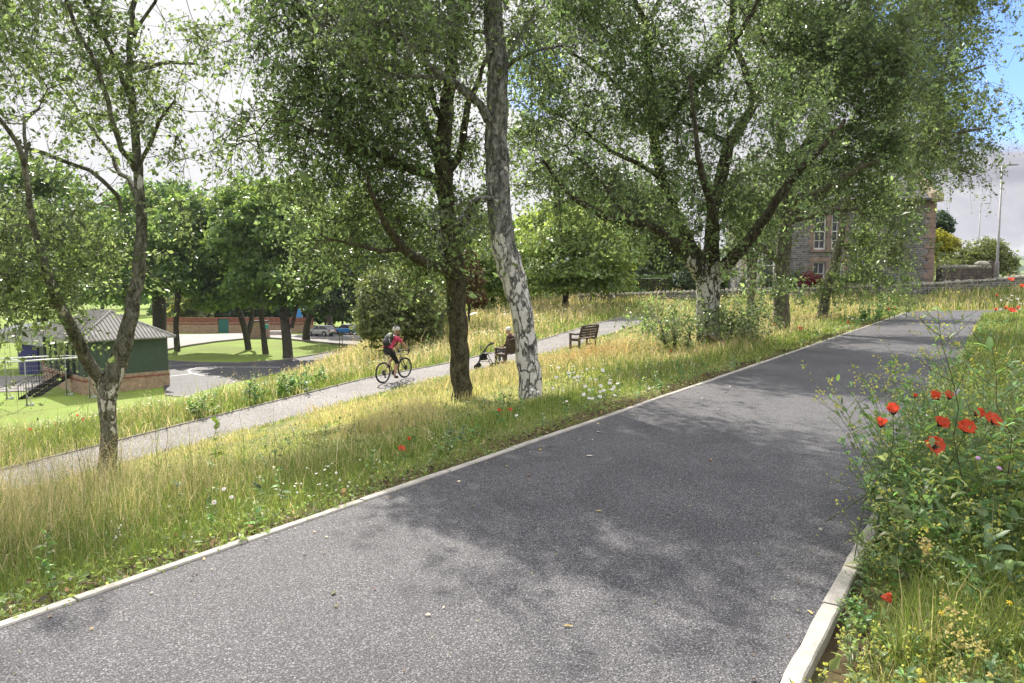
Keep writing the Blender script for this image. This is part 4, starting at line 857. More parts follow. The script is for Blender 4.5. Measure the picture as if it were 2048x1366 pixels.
# mown lawn fringe on the flat needs no blades; low broad leaves knit the meadow floor
x, y = cand(70000, 3.0, 45); s, t, h, straw, pale, rust = zones(x, y); z = Hraw(x, y)
ok = okground(x, y, .0) & (z > PLAIN + 1) & ((t > 0) | (t < -PW - .15)) & (RNG.random(len(x)) < (1 - straw * .7) * (1 - pale * .6)); x, y, z, h = x[ok], y[ok], z[ok], h[ok]
P = np.stack([x, y, np.where(on_upper(x, y, .4), -.03, z) + h * .55 * RNG.random(len(x))], -1)
V, T, C = leaves(P, np.maximum(.03, .0035 * y), .5, jit=.35, cvar=.3, aspect=.5); a3 = Acc(); a3.add(V, None, T, C)
tag(a3.build('meadow_herbs', HERB), 'low broad leaved herbs growing through the meadow', 'ground cover', kind='stuff')
# small white and yellow meadow flowers too many to count
x, y = cand(16000, 8, 48); s, t, h, straw, pale, rust = zones(x, y); z = Hraw(x, y)
fl = fbm(x * .35, y * .35, 77); ok = okground(x, y, .2) & (z > PLAIN + 1.5) & (t > T1 + 1.0) & (fl > .40); x, y, z, h = x[ok], y[ok], z[ok], h[ok]
P = np.stack([x, y, z + h * (.95 + .3 * RNG.random(len(x)))], -1); V, T, C = leaves(P, np.maximum(.035, .0020 * y), 2.0, jit=.3, cvar=.1, warm=0, aspect=.9)
C[:] = np.where((RNG.random((len(x), 1)) < .85), np.array([[.72, .72, .68]]), np.array([[.6, .42, .03]])).repeat(4, 0); a4 = Acc(); a4.add(V, None, T, C)
tag(a4.build('meadow_blossom', BLADE), 'tiny white and yellow blossoms scattered over the bank below the lower path', 'wildflowers', kind='stuff')

# ---- leafy herbs built stem by stem
STEM = plain('green_stem', (.10, .14, .045), .6, var=.35, scale=9)
STEM_D = plain('brown_stem', (.075, .055, .04), .7, var=.4, scale=9)
def herb(acc, base, h, lean, nb, leaf, blen, col=(1, 1, 1), bud=0, seed=0, r=.0035, lw=.4, az=None):
    """One branching weed added to acc: {'s': stems, 'l': leaves, 'b': buds}."""
    rr = np.random.default_rng(seed); az = rr.random() * 2 * pi if az is None else az
    top = base + np.array([cos(az) * lean * h, sin(az) * lean * h, h]); k = 9
    f = np.linspace(0, 1, k)[:, None]; P = base + (top - base) * f; P[:, :2] += np.array([cos(az), sin(az)]) * (f ** 2 - f) * lean * h * .6 + rr.normal(size=(k, 2)) * .012 * h
    R = r * (1 - .7 * f[:, 0]); V, Q = limb_tube(P, R, 5, 0, seed); acc['s'].add(V, Q)
    def add_leaf(p, d, L):
        n = 5; d = d / np.linalg.norm(d); s = np.cross(d, [0, 0, 1.0]); s /= np.linalg.norm(s) + 1e-9; u = np.cross(s, d)
        g = np.linspace(0, 1, n); wv = np.sin(pi * np.clip(g * .96 + .03, 0, 1)) ** .8 * L * lw * .5 * np.array([1, 1.2, .85, .9, .3]); bend = -g ** 2 * L * rr.uniform(.1, .6)
        mid = p + d * (g * L)[:, None] + np.array([0, 0, 1]) * bend[:, None]; tilt = rr.normal() * .4
        sv = s * cos(tilt) + u * sin(tilt)
        A = mid + sv * wv[:, None] + u * (wv * .35)[:, None]; B = mid - sv * wv[:, None] + u * (wv * .35)[:, None]
        V = np.stack([A, mid, B], 1).reshape(-1, 3); Q = []
        for i in range(n - 1): b = i * 3; Q += [[b, b + 1, b + 4, b + 3], [b + 1, b + 2, b + 5, b + 4]]
        tone = np.exp(rr.normal() * .25); acc['l'].add(V, Q, None, np.ones((len(V), 3)) * np.array(col) * tone)
    for i in range(nb):
        g = .12 + .86 * (i + rr.random()) / nb; p = base + (top - base) * g; q = int(g * (k - 1)); p = P[q] * (1 - (g * (k - 1) - q)) + P[min(q + 1, k - 1)] * (g * (k - 1) - q)
        a = az + rr.random() * 2 * pi + i * 2.4; up = rr.uniform(.1, .9) + g * .5; d = np.array([cos(a), sin(a), up])
        if g < .62 or rr.random() < .45: add_leaf(p, d, leaf * (1.25 - .75 * g) * rr.uniform(.7, 1.25))
        if blen > 0 and rr.random() < .75:
            L = blen * rr.uniform(.5, 1.1) * (1.2 - .5 * g); e = p + d / np.linalg.norm(d) * L; mm = (p + e) / 2 + np.array([0, 0, -.06 * L])
            Pb, Rb = smooth_path([p, mm, e], [r * .5, r * .4, r * .25], L / 4); V, Q = limb_tube(Pb, Rb, 4, 0, 1); acc['s'].add(V, Q)
            for _ in range(2): 
                w = rr.random(); add_leaf(p + (e - p) * w, d + rr.normal(size=3) * .5, leaf * .45 * rr.uniform(.6, 1.2))
            for _ in range(bud):
                acc['b'].append(e - (e - p) * rr.random() * .35 + rr.normal(size=3) * .012)
    for _ in range(bud * 2): acc['b'].append(top + rr.normal(size=3) * .02 - np.array([0, 0, .1 * h * rr.random()]))
def new_acc(): return {'s': Acc(), 'l': Acc(), 'b': []}
def buds(acc, size, col):
    P = np.array(acc['b'])
    if not len(P): return None
    V, T, C = leaves(P, size, .2, jit=.25, cvar=.2, warm=0, aspect=.95, fold=.5); a = Acc(); a.add(V, None, T, C * np.array(col))
    V, T, C = leaves(P, size, .2, jit=.25, cvar=.2, warm=0, aspect=.95, fold=.5); a.add(V, None, T, C * np.array(col)); return a
# the dense knee-high growth of the right-hand verge
acc = new_acc(); R2 = random.Random(8)
for i in range(1500):
    s = R2.uniform(-.4, 6) if i >= 1250 else R2.uniform(-3.6, -.6) if i % 5 == 0 or i < 60 else (R2.uniform(-.75, 3.6) if i < 760 else (R2.uniform(3, 8) if i < 880 else R2.uniform(7, 26))); dt = R2.random() ** 1.5 * (2.4 if i < 760 else 5)
    x, y = xy(s, -PW - .16 - dt)
    if i >= 1250: dt = R2.uniform(.7, 3.2); x, y = xy(s, -PW - .16 - dt)
    if x > .8 * y + .3 or y < 1.9: continue
    if abs(x) < 1.0 and y < 2.2: continue
    tall = float(smooth(-1.0 - dt * .3, -.1, s) * (1 - .6 * smooth(3.5, 7, s))) * min(1, .72 + dt * .4)
    h = R2.uniform(.10, .24) + .86 * tall * R2.uniform(.35, 1.1) * (1 - .25 * (s > 7))
    if s < -.9 and dt < 1.2: h = min(h, R2.uniform(.08, .22))
    herb(acc, np.array([x, y, gz(x, y) - .02]), h, R2.uniform(.1, .5), R2.randint(9, 16), R2.uniform(.07, .17) * (.55 if s < -.6 else 1), .16 * h + .05, (R2.uniform(.7, 1.25), R2.uniform(.85, 1.15), R2.uniform(.7, 1.4)), 2 if R2.random() < .5 else 0, i, .003, R2.uniform(.25, .5), (pi * .8 + R2.uniform(-.7, .7)) if dt < .5 and R2.random() < .6 else None)
st_o = acc['s'].build('verge_stems', STEM, None, True); tag(st_o, 'tangled green stems of the wildflower verge beside the path', 'wildflower stems', kind='stuff')
tag(acc['l'].build('verge_foliage', HERB), 'dense leafy wildflower growth of the verge beside the path', 'wildflowers', kind='stuff')
tag(buds(acc, .012, (.50, .50, .14)).build('verge_buds', BLADE), 'tiny cream and yellow buds over the wildflower verge', 'wildflowers', kind='stuff')
# fine grass in the right-hand verge
x, y = cand(52000, 2.0, 14, .2, .85); s, t = st(x, y); ok = (t < -PW - .1) & (RNG.random(len(x)) < .75) & ((t < -PW - .24) | (s > 1.5)); x, y, t, s = x[ok], y[ok], t[ok], s[ok]
h = (.05 + .13 * fbm(x * 2, y * 2, 3)) * (1 + .6 * smooth(-4, -5, t)); g = RNG.random((len(x), 1)); c = GREEN * (1 - g) + YGREEN * g; st2 = RNG.random(len(x)) < .12; c[st2] = STRAW
V, Q, T, C = blades(x, y, Hraw(x, y) - .02, h, np.maximum(.003, .0013 * y), np.abs(RNG.normal(size=len(x)) * .5) + .15, c * np.exp(RNG.normal(size=(len(x), 1)) * .25)); a5 = Acc(); a5.add(V, Q, T, C)
tag(a5.build('verge_grass', BLADE), 'fine green grass under the flowers of the verge', 'grass', kind='stuff')

# ---- single tall weeds that can be picked out
def weed(name, label, cat, u, v, Y, h, lean, nb, leaf, blen, az=None, col=(1, 1, 1), bud=0, stem=STEM, lw=.35, seed=1, r=.004, budcol=(.5, .48, .12), budsize=.012, group=None):
    p = at(u, v, Y); b = np.array([p[0], Y, gz(p[0], Y) - .01]); root = thing(name, b, label, cat, group); a = new_acc()
    herb(a, b, h, lean, nb, leaf, blen, col, bud, seed, r, lw, az)
    a['s'].build('stem', stem, root, True); a['l'].build('foliage', HERB, root)
    bb = buds(a, budsize, budcol)
    if bb: tag(bb.build('buds', BLADE, root), kind='stuff')
    return root
weed('sow_thistle', 'tall dark stemmed weed arching over the path end, highest of the verge weeds', 'weed', 1960, 900, 4.0, 1.45, .18, 15, .17, .34, pi * .95, (.8, 1, .8), 2, STEM_D, .28, 3, .0045)
weed('sow_thistle', 'long weed stem with paired narrow leaves reaching left across the asphalt', 'weed', 1890, 950, 4.2, 1.05, .60, 14, .15, .26, pi * .9, (.9, 1.05, .9), 2, STEM, .25, 9, .004)
weed('sow_thistle', 'upright weed with broad drooping leaves at the edge of the frame above the poppies', 'weed', 2030, 900, 3.8, 1.25, .12, 16, .2, .28, pi * .6, (.75, .95, .7), 2, STEM_D, .38, 14, .0045)
weed('hedge_mustard', 'wiry mustard plant dotted with pale yellow buds leaning out over the kerb', 'weed', 1790, 1000, 4.6, .95, .55, 18, .12, .32, pi, (1, 1.1, 1), 5, STEM, .3, 21, .003, (.55, .52, .16))
weed('hedge_mustard', 'wiry mustard plant with budded branches behind the first poppies', 'weed', 1860, 950, 4.7, 1.0, .25, 18, .12, .32, pi * .8, (1, 1.1, 1), 5, STEM, .3, 33, .003, (.55, .52, .16))
for i_, (u_, v_, Y_, h_, a_) in enumerate([(1760, 1010, 4.5, .85, 2.9), (1820, 1020, 4.4, 1.05, 2.6), (1900, 1000, 4.2, 1.15, 2.2), (1985, 960, 4.1, 1.25, 2.0), (1845, 940, 5.0, 1.05, 3.0), (1930, 930, 4.9, 1.3, 1.4), (2000, 900, 3.9, 1.42, 2.4), (2040, 880, 4.4, 1.5, 2.9)]):
    weed('wild_mustard', ['wiry weed nearest the kerb with thin leaves over the asphalt', 'wiry weed with yellow buds just left of the open poppy', 'tall thin weed standing behind the open poppy', 'tall thin weed behind the rightmost close poppy', 'budded weed behind the upper pair of poppies', 'tall budded weed behind the dandelion clock', 'tall budded weed above the rightmost close poppy', 'tallest budded weed, cut by the frame edge'][i_], 'weed', u_, v_, Y_, h_, .3, 20, .13, .36, a_, (1, 1.1, .95), 5, STEM, .28, 70 + i_, .003, (.55, .52, .16))
weed('shepherds_purse', 'straw coloured seed spike rising in front of the dark hollow below the poppies', 'weed', 1905, 1090, 3.0, .52, .2, 8, .06, .05, pi * .9, (1, 1, .8), 9, STEM, .3, 41, .002, (.45, .36, .16), .013)
weed('shepherds_purse', 'pale seed spike nearest the lens, leaning right beside the yellow flower', 'weed', 1880, 1290, 2.4, .40, .25, 6, .05, .04, 0.3, (1, 1, .8), 9, STEM, .3, 43, .002, (.5, .44, .2), .011)
weed('shepherds_purse', 'pale seed spike close to the lens, upright between two clumps of grass', 'weed', 1925, 1270, 2.45, .44, .1, 6, .05, .04, 1.3, (1, 1, .8), 9, STEM, .3, 44, .002, (.5, .44, .2), .011)
weed('shepherds_purse', 'short pale seed spike near the bottom corner of the verge', 'weed', 1985, 1290, 2.5, .32, .15, 6, .05, .04, 1.8, (1, 1, .8), 9, STEM, .3, 47, .002, (.5, .44, .2), .011)
weed('grey_leaf_thistle', 'clump of large grey green lobed leaves in the shade below the poppies', 'plant', 1960, 1120, 3.5, .36, .15, 26, .21, 0, None, (1.2, 1.2, 1.9), 0, STEM, .36, 51, .005)
weed('grey_leaf_thistle', 'smaller clump of grey lobed leaves against the frame edge', 'plant', 2035, 1100, 3.4, .30, .15, 20, .19, 0, None, (1.1, 1.1, 1.7), 0, STEM, .36, 52, .005)
weed('dock_plant', 'bright green leafy dock spire in the tall grass near the slim birch', 'plant', 436, 1000, 7.6, .95, .04, 20, .13, .03, None, (1.5, 1.5, .9), 0, STEM, .6, 61, .005)
weed('dead_stalk', 'dark bare forked stalk in the dry grass left of the slim birch', 'weed', 180, 1060, 6.6, .95, .25, 10, .05, .3, pi * .85, (1, 1, .8), 0, STEM_D, .3, 62, .004)
weed('dead_stalk', 'pair branched dark stalk rising between the slim birch and the dock spire', 'weed', 335, 1030, 7.0, .86, .08, 10, .06, .22, pi * .5, (1, 1, .8), 0, STEM_D, .3, 65, .004)
weed('dead_stalk', 'thin brown stalk beside the forked ones in the dry grass', 'weed', 322, 1035, 7.1, .80, .10, 9, .06, .2, pi * .8, (1, 1, .8), 0, STEM_D, .3, 66, .004)
for i, (u, v, Y, h, lab) in enumerate([
    (600, 775, 23, .95, 'big leafy green weed on the bank edge in front of the dark court'), (565, 780, 22.5, .8, 'leafy green weed beside the biggest one on the bank edge'),
    (640, 760, 24.5, .75, 'leafy weed on the bank edge nearest the cyclist'), (510, 790, 21.5, .85, 'dark green branching weed on the bank edge in front of the court marking'), (405, 800, 20, .8, 'grey green weed on the bank edge below the pavilion corner'),
    (1300, 640, 31, 1.0, 'rounded leafy clump where the lower path passes out of sight'), (1735, 640, 27, 1.0, 'tall bright weed at the left side of the far path end'), (1800, 640, 30, 1.5, 'dark leafy column of weed at the corner of the path end'), (1765, 640, 29, 1.1, 'pale leafy weed beside the dark column at the path end')]):
    acc = new_acc(); p = at(u, v, Y); b = np.array([p[0], Y, gz(p[0], Y) - .01]); root = thing('leafy_weed', b, lab, 'weed')
    for q in range(7 if h < 1.4 else 5): herb(acc, b + np.array([random.uniform(-.3, .3) * h, random.uniform(-.3, .3), 0]), h * random.uniform(.6, 1.05), random.uniform(.05, .3), 15, .2, .2, (1.0, 1.15, .8) if i % 3 else (.7, .9, .9), 1, i * 10 + q, .008, .55)
    acc['s'].build('stem', STEM, root, True); acc['l'].build('foliage', HERB, root)

# scattered weeds that break up the meadow
acc = new_acc(); R4 = random.Random(31)
for i in range(420):
    if i < 230: s, t, hh = R4.uniform(-9, 10), .25 + R4.random() ** 1.5 * 6, R4.uniform(.12, .38)
    elif i < 360: s, t, hh = R4.uniform(-2, 24), T1 + .5 + R4.random() * 4, R4.uniform(.3, .75)
    else: s, t, hh = R4.uniform(8, 34), .3 + R4.random() * 4, R4.uniform(.25, .6)
    x, y = xy(s, t)
    if y < 3.2 or abs(x) > .8 * y: continue
    k_ = max(1, y * .05)
    herb(acc, np.array([x, y, gz(x, y) - .02]), hh, R4.uniform(.05, .4), R4.randint(7, 13), R4.uniform(.05, .11) * k_, .14 * hh, (R4.uniform(.6, 1.1), R4.uniform(.7, 1.1), R4.uniform(.6, 1.2)), 1 if R4.random() < .4 else 0, 2000 + i, .0022 * k_, R4.uniform(.3, .55))
tag(acc['s'].build('weed_stems', STEM, None, True), 'thin stems of low weeds dotted through the meadow', 'weed stems', kind='stuff')
tag(acc['l'].build('weed_foliage', HERB), 'low leafy weeds dotted through the meadow and the bank', 'weeds', kind='stuff')
tag(buds(acc, .014, (.70, .69, .62)).build('weed_blossom', BLADE), 'small whitish flower heads on the meadow weeds', 'wildflowers', kind='stuff')

# ---- poppies
def petal_mat(name, a, b_, trans=.35):
    m, nt, b, out = new_mat(name); c = ramp(nt, noise(nt, coords(nt, 'Object', (60, 60, 60)), 1.5, 3), [(.3, a), (.7, b_)]).outputs[0]
    nt.links.new(c, b.inputs['Base Color']); b.inputs['Roughness'].default_value = .5
    t = nt.nodes.new('ShaderNodeBsdfTranslucent'); nt.links.new(c, t.inputs[0]); ms = nt.nodes.new('ShaderNodeMixShader'); ms.inputs[0].default_value = trans
    nt.links.new(b.outputs[0], ms.inputs[1]); nt.links.new(t.outputs[0], ms.inputs[2]); nt.links.new(ms.outputs[0], out.inputs[0]); return m
RED = petal_mat('poppy_red', (.74, .085, .04), (.86, .15, .075), .5); BLK = plain('poppy_centre', (.015, .012, .015), .6); OLIVE = plain('seed_pod', (.16, .17, .09), .6)
WPET = petal_mat('daisy_white', (.70, .70, .72), (.82, .82, .82), .25); YEL = plain('daisy_yellow', (.62, .38, .02), .7); YPET = petal_mat('yellow_petal', (.72, .55, .02), (.8, .62, .03)); PINK = petal_mat('pink_petal', (.42, .22, .48), (.5, .3, .55))
def make_poppy(name, openness=.8, rad=.037, stem_h=.55, seed=1, group=None):
    """A poppy whose foot is the origin; the bloom tops a bent stem."""
    rr = random.Random(seed); root = bpy.data.objects.new(name, None); COL.objects.link(root); root.empty_display_size = .05
    P = [(0, 0, 0), (.02, .01, stem_h * .5), (.0, .015, stem_h * .85), (0, 0, stem_h)]; P, R = smooth_path(P, [.0022, .002, .0017, .0015], .06); V, Q = limb_tube(P, R, 5, 0, 1)
    np_mesh('stem', V, Q, None, STEM, root, True, local=True)
    for k in range(4):
        a0 = k * pi / 2 + rr.uniform(-.2, .2); lift = .005 if k % 2 else 0.0; nu, nv = 7, 6; V = []
        for j in range(nv):
            g = j / (nv - 1); 
            for i in range(nu):
                w = (i / (nu - 1) - .5) * 1.95 * (.35 + .65 * g); el = (1 - openness) * 1.25 + g * .45 + .2 * sin(i * 2.1 + k) * g * g + .13 * rr.uniform(-1, 1) * g
                r = rad * g * (1 + .06 * sin(i * 3 + k * 2)); V.append((r * cos(el) * cos(a0 + w), r * cos(el) * sin(a0 + w), stem_h + lift + r * sin(el)))
        Q = [[j * nu + i, j * nu + i + 1, (j + 1) * nu + i + 1, (j + 1) * nu + i] for j in range(nv - 1) for i in range(nu - 1)]
        np_mesh('petal', V, Q, None, RED, root, True, local=True)
    mb = MB(); mb.ell((0, 0, stem_h + .007), (.0065, .0065, .008), 10, 6)
    for i in range(18):
        a = i * 2.4; rr_ = .008 + .004 * ((i * 7) % 3) / 2; mb.cyl((0, 0, stem_h + .003), (rr_ * cos(a), rr_ * sin(a), stem_h + .009), .0009, 4); mb.ell((rr_ * cos(a), rr_ * sin(a), stem_h + .0095), (.0016, .0016, .0016), 5, 4)
    mb.build('flower_centre', BLK, root)
    return root
pop = [make_poppy('poppy', .85, .037, .55, 1), make_poppy('poppy', .45, .036, .55, 2), make_poppy('poppy', .65, .034, .55, 3)]
used = [False] * 3
def place_poppy(k, u, v, Y, size=1.0, tilt=(0, 0), label='', group=None):
    """Blossom at pixel (u, v), distance Y; the stem runs down to the ground."""
    o = pop[k] if not used[k] else copy_tree(pop[k]); used[k] = True
    if group == 'poppies in the meadow': Yf = fit_y(u, v, Y * 1.05, .42); size *= Yf / Y; Y = Yf
    p = at(u, v, Y); g = gz(p[0], p[1]); h = max(.12, p[2] - g)
    sz = size; M = Matrix.Rotation(tilt[1], 3, 'Y') @ Matrix.Rotation(tilt[0], 3, 'X') @ Matrix.Rotation(random.uniform(0, 6), 3, 'Z'); o.rotation_euler = M.to_euler()
    o.location = Vector([float(q) for q in p]) - M @ Vector((0, 0, .555 * sz)); o.scale = (sz, sz, sz)
    return tag(o, label, 'poppy', group)
near = [(0, 1866, 893, 4.0, 1.7, (.95, .0), 'wide open poppy facing the lens with a dark round centre, lowest of the close poppies'),
        (1, 1786, 827, 4.0, 1.7, (.3, -.2), 'cup shaped poppy highest on the left of the close cluster'),
        (1, 1762, 853, 3.95, 1.45, (.1, .1), 'half hidden poppy just below the leftmost cup shaped one'),
        (2, 1878, 850, 4.1, 1.75, (.55, .5), 'side tilted poppy directly above the wide open one'),
        (2, 1930, 862, 3.9, 1.9, (.6, -.1), 'large ragged poppy behind the pale seed head in the close cluster'),
        (1, 1951, 831, 4.1, 1.5, (.7, .5), 'pinkish poppy with a dark eye between the ragged one and the rightmost one'),
        (0, 1986, 846, 3.9, 1.75, (.35, .35), 'fully open poppy at the right end of the close cluster'),
        (1, 1872, 800, 4.6, 1.7, (.2, -.2), 'deep red poppy in the upper pair behind the cluster'),
        (2, 1898, 797, 4.7, 1.6, (.2, .3), 'paler poppy in the upper pair, beside the white dandelion clock'),
        (1, 1830, 795, 4.7, .8, (0, .1), 'small poppy bud just opening above the close cluster'),
        (0, 2024, 623, 7.6, 1.3, (.4, 0), 'big bright poppy beside the far end of the verge'), (1, 2012, 618, 8.0, .9, (.1, 0), 'small poppy touching the left side of the big bright far one'), (1, 2036, 618, 7.9, .9, (.1, 0), 'small poppy touching the right side of the big bright far one'),
        (0, 2021, 560, 8.2, 1.1, (.4, 0), 'orange red poppy highest of all, in front of the dark bush on the verge'), (2, 2044, 574, 8.0, 1.1, (.3, 0), 'orange red poppy cut by the frame edge'), (1, 1992, 621, 9, .9, (0, 0), 'lone poppy nodding left of the big bright far one'), (1, 1993, 593, 10, .9, (.2, 0), 'pale orange poppy above the lone nodding one')]
for k, u, v, Y, s, t_, lab in near: place_poppy(k, u, v, Y, s, t_, lab, 'poppies on the path verge')
for i, (u, v, Y, s, lab) in enumerate([(803, 899, 8.2, 1.35, 'red poppy in the shaded grass below the dark trunked birch, lower of two'), (818, 880, 8.6, 1.2, 'faded poppy in the shaded grass below the dark trunked birch, upper of two'),
    (998, 822, 11, 1.2, 'orange red poppy left of the white birch foot'), (1020, 820, 11.2, 1.0, 'pale poppy touching the white birch foot'), (1341, 703, 15, 1.2, 'single poppy in the dry grass below the sucker shoots'),
    (1548, 650, 19, 1.5, 'poppy in front of the grey upright birch'), (1600, 658, 17, 1.6, 'open poppy right of the grey upright birch, near the kerb'), (1593, 638, 20, 1.0, 'small poppy above the open one near the grey birch'), (1695, 646, 20, 1.6, 'dark red poppy beside the kerb below the leaning birch'),
    (1777, 619, 26, 1.6, 'dark poppy of the pair beside the far path edge'), (1789, 617, 26.5, 1.2, 'lighter poppy of the pair beside the far path edge'), (1833, 625, 27, 1.2, 'poppy standing out over the far end of the asphalt'), (1825, 630, 26.5, .9, 'tiny poppy just below the one over the far asphalt'),
    (155, 833, 17.8, 1.6, 'red poppy in the bank meadow beside the slim birch'), (166, 840, 17.5, 1.4, 'paler poppy in the bank meadow beside the slim birch'), (60, 860, 17.0, 1.3, 'orange poppy in the bank meadow below the netting frame'), (111, 849, 17.4, .9, 'tiny poppy between the others in the bank meadow'), (662, 733, 26, 1.2, 'orange poppy on the bank behind the cyclist'), (1398, 660, 23, 1, 'small poppy behind the wide spreading birch trunk')]):
    place_poppy(i % 3, u, v, Y, s, (.45, .2), lab, 'poppies in the meadow')
# the fallen poppy and pods beside the kerb
fp = make_poppy('fallen_poppy', .35, .04, .05, 7); p = gp(1728, 1222, .03); fp.location = (p[0], p[1], .10); fp.rotation_euler = (1.25, .4, .6); fp.scale = (1.35, 1.35, 1.35); tag(fp, 'fallen red poppy head lying in the grass beside the pale kerb', 'poppy')
def make_daisy(name, petals=15, rad=.024, stem_h=.45, pm=None, cm=None):
    root = bpy.data.objects.new(name, None); COL.objects.link(root); root.empty_display_size = .05
    P, R = smooth_path([(0, 0, 0), (.01, 0, stem_h * .6), (0, 0, stem_h)], [.0016, .0014, .0012], .08); V, Q = limb_tube(P, R, 4, 0, 1); np_mesh('stem', V, Q, None, STEM, root, True, local=True)
    V = []; Q = []
    for k in range(petals):
        a = 2 * pi * k / petals; c = np.array([cos(a), sin(a), 0]); s = np.array([-sin(a), cos(a), 0]); b = len(V); w = rad * .19
        for g, ww, dz in ((.25, .5, 0), (.6, 1, .002), (1, .55, -.003)): V += [c * rad * g + s * w * ww + [0, 0, stem_h + dz], c * rad * g - s * w * ww + [0, 0, stem_h + dz]]
        Q += [[b, b + 1, b + 3, b + 2], [b + 2, b + 3, b + 5, b + 4]]
    np_mesh('petals', V, Q, None, pm or WPET, root, local=True); mb = MB(); mb.ell((0, 0, stem_h + .001), (rad * .3, rad * .3, rad * .2), 10, 5); mb.build('flower_centre', cm or YEL, root, True); return root
daisy = make_daisy('oxeye_daisy'); first = True
def place(o, u, v, Y, size, tilt, label, cat, group, h0=.45):
    global first
    if o is daisy:
        if not first: o = copy_tree(daisy)
        first = False
        Yf = fit_y(u, v, Y * 1.05, .40 if size > .9 else .2); size *= .72 * Yf / Y; Y = Yf
    p = at(u, v, Y); o.rotation_euler = (tilt, random.uniform(-.3, .3), 0); o.scale = (size,) * 3
    o.location = (p[0], p[1] + sin(tilt) * h0 * size, p[2] - h0 * size * cos(tilt)); return tag(o, label, cat, group)
R3 = random.Random(12)
spots = [(1104, 730), (1117, 736), (1147, 731), (1162, 738), (1182, 736), (1192, 739), (1100, 752), (1121, 753), (1137, 752), (1143, 750), (1150, 751), (1163, 754), (1171, 757), (1182, 757), (1207, 756), (1228, 760), (1254, 762), (1213, 766), (1221, 772), (1193, 772), (1181, 773), (1099, 777), (1122, 778), (1187, 779), (1197, 780), (1206, 778), (1215, 778), (1153, 787), (1170, 787), (1200, 785), (1210, 786), (1190, 792), (1195, 795), (1180, 797), (1226, 780), (1137, 800), (1175, 745), (1155, 742), (1130, 745), (1240, 775)]
for u, v in spots: place(daisy, u + R3.uniform(-2, 2), v + R3.uniform(-2, 2), 11.2 + R3.uniform(-.9, .9), R3.uniform(1.2, 1.8), R3.uniform(.1, .9), 'white daisy in the clump between the white birch and the kerb', 'daisy', 'daisies beside the white birch')
for u, v, Y in [(1063, 779, 11.4), (1078, 783, 11.3), (1049, 828, 11)]: place(daisy, u, v, Y, 1.5, .5, 'white daisy growing right against the foot of the white birch', 'daisy', 'daisies at the birch foot')
place(daisy, 434, 1004, 6.2, 1.25, .9, 'large white daisy low in the tall grass, below two others', 'daisy', 'daisies by the dock')
place(daisy, 458, 994, 6.3, 1.1, .7, 'white daisy in the tall grass, on the kerb side of the dock spire', 'daisy', 'daisies by the dock'); place(daisy, 447, 978, 6.4, 1.1, .7, 'white daisy in the tall grass, topmost of three by the dock spire', 'daisy', 'daisies by the dock')
for i in range(26):
    u = R3.gauss(635, 45); v = 960 + R3.uniform(-30, 40) - (u - 635) * .25; place(daisy, u, v, 7.2 + R3.uniform(-.6, .9), R3.uniform(.5, .75), R3.uniform(0, .8), 'tiny white daisy at the edge of the shaded grass below the mown patch', 'daisy', 'small daisies near the kerb')
for i in range(18):
    u = R3.uniform(1630, 1720); place(daisy, u, 672 - (u - 1630) * .28 + R3.uniform(-22, 6), 20 + R3.uniform(-2, 3), R3.uniform(1.2, 1.7), R3.uniform(0, .7), 'white daisy beside the kerb below the leaning birch', 'daisy', 'daisies near the path end')
for i in range(14):
    place(daisy, R3.uniform(2005, 2046), R3.uniform(590, 620), 9 + R3.uniform(-.5, 2), R3.uniform(.8, 1.1), R3.uniform(0, .7), 'white daisy among the far poppies of the verge', 'daisy', 'daisies among the far poppies')
for u, v, Y, lab in [(1861, 1224, 2.5, 'yellow buttercup low in the verge beside the seed spikes'), (2024, 1205, 2.6, 'yellow buttercup near the frame edge of the verge'), (1847, 1363, 2.1, 'yellow buttercup cut by the bottom of the frame')]:
    place(make_daisy('buttercup', 6, .012, .25, YPET, YEL), u, v, Y, 1.0, .6, lab, 'buttercup', None, .25)
for u, v, Y, lab in [(1970, 933, 3.0, 'small mauve scabious flower right of the wide open poppy'), (1966, 915, 3.1, 'tiny mauve flower just above the other mauve one')]:
    place(make_daisy('scabious', 12, .011, .35, PINK, PINK), u, v, Y, 1.0, .5, lab, 'flower', None, .35)
# dandelion clock
p = at(1918, 787, 4.2); dr = thing('dandelion_clock', (p[0], p[1], gz(p[0], p[1])), 'fluffy white dandelion clock above the close poppies', 'seed head')
mb = MB(); mb.tube([(0, 0, 0), (.01, 0, (p[2] - dr.location.z) * .6), (0, 0, p[2] - dr.location.z)], .0022, 5); mb.build('stem', STEM, dr, True)
mb = MB(); zc = p[2] - dr.location.z
for i in range(260):
    a = i * 2.39996; c_ = 1 - 2 * (i + .5) / 260; 
    if c_ < -.6: continue
    r_ = sqrt(1 - c_ * c_); d_ = Vector((r_ * cos(a), r_ * sin(a), c_)); e_ = d_ * .021 + Vector((0, 0, zc)); mb.cyl(d_ * .004 + Vector((0, 0, zc)), e_, .0005, 3)
    t_ = d_.orthogonal().normalized(); b_ = d_.cross(t_)
    for q in range(3): w = q * 2.1; mb.cyl(e_, e_ + (t_ * cos(w) + b_ * sin(w)) * .006 + d_ * .003, .0006, 3)
mb.build('seed_head', WPET, dr)
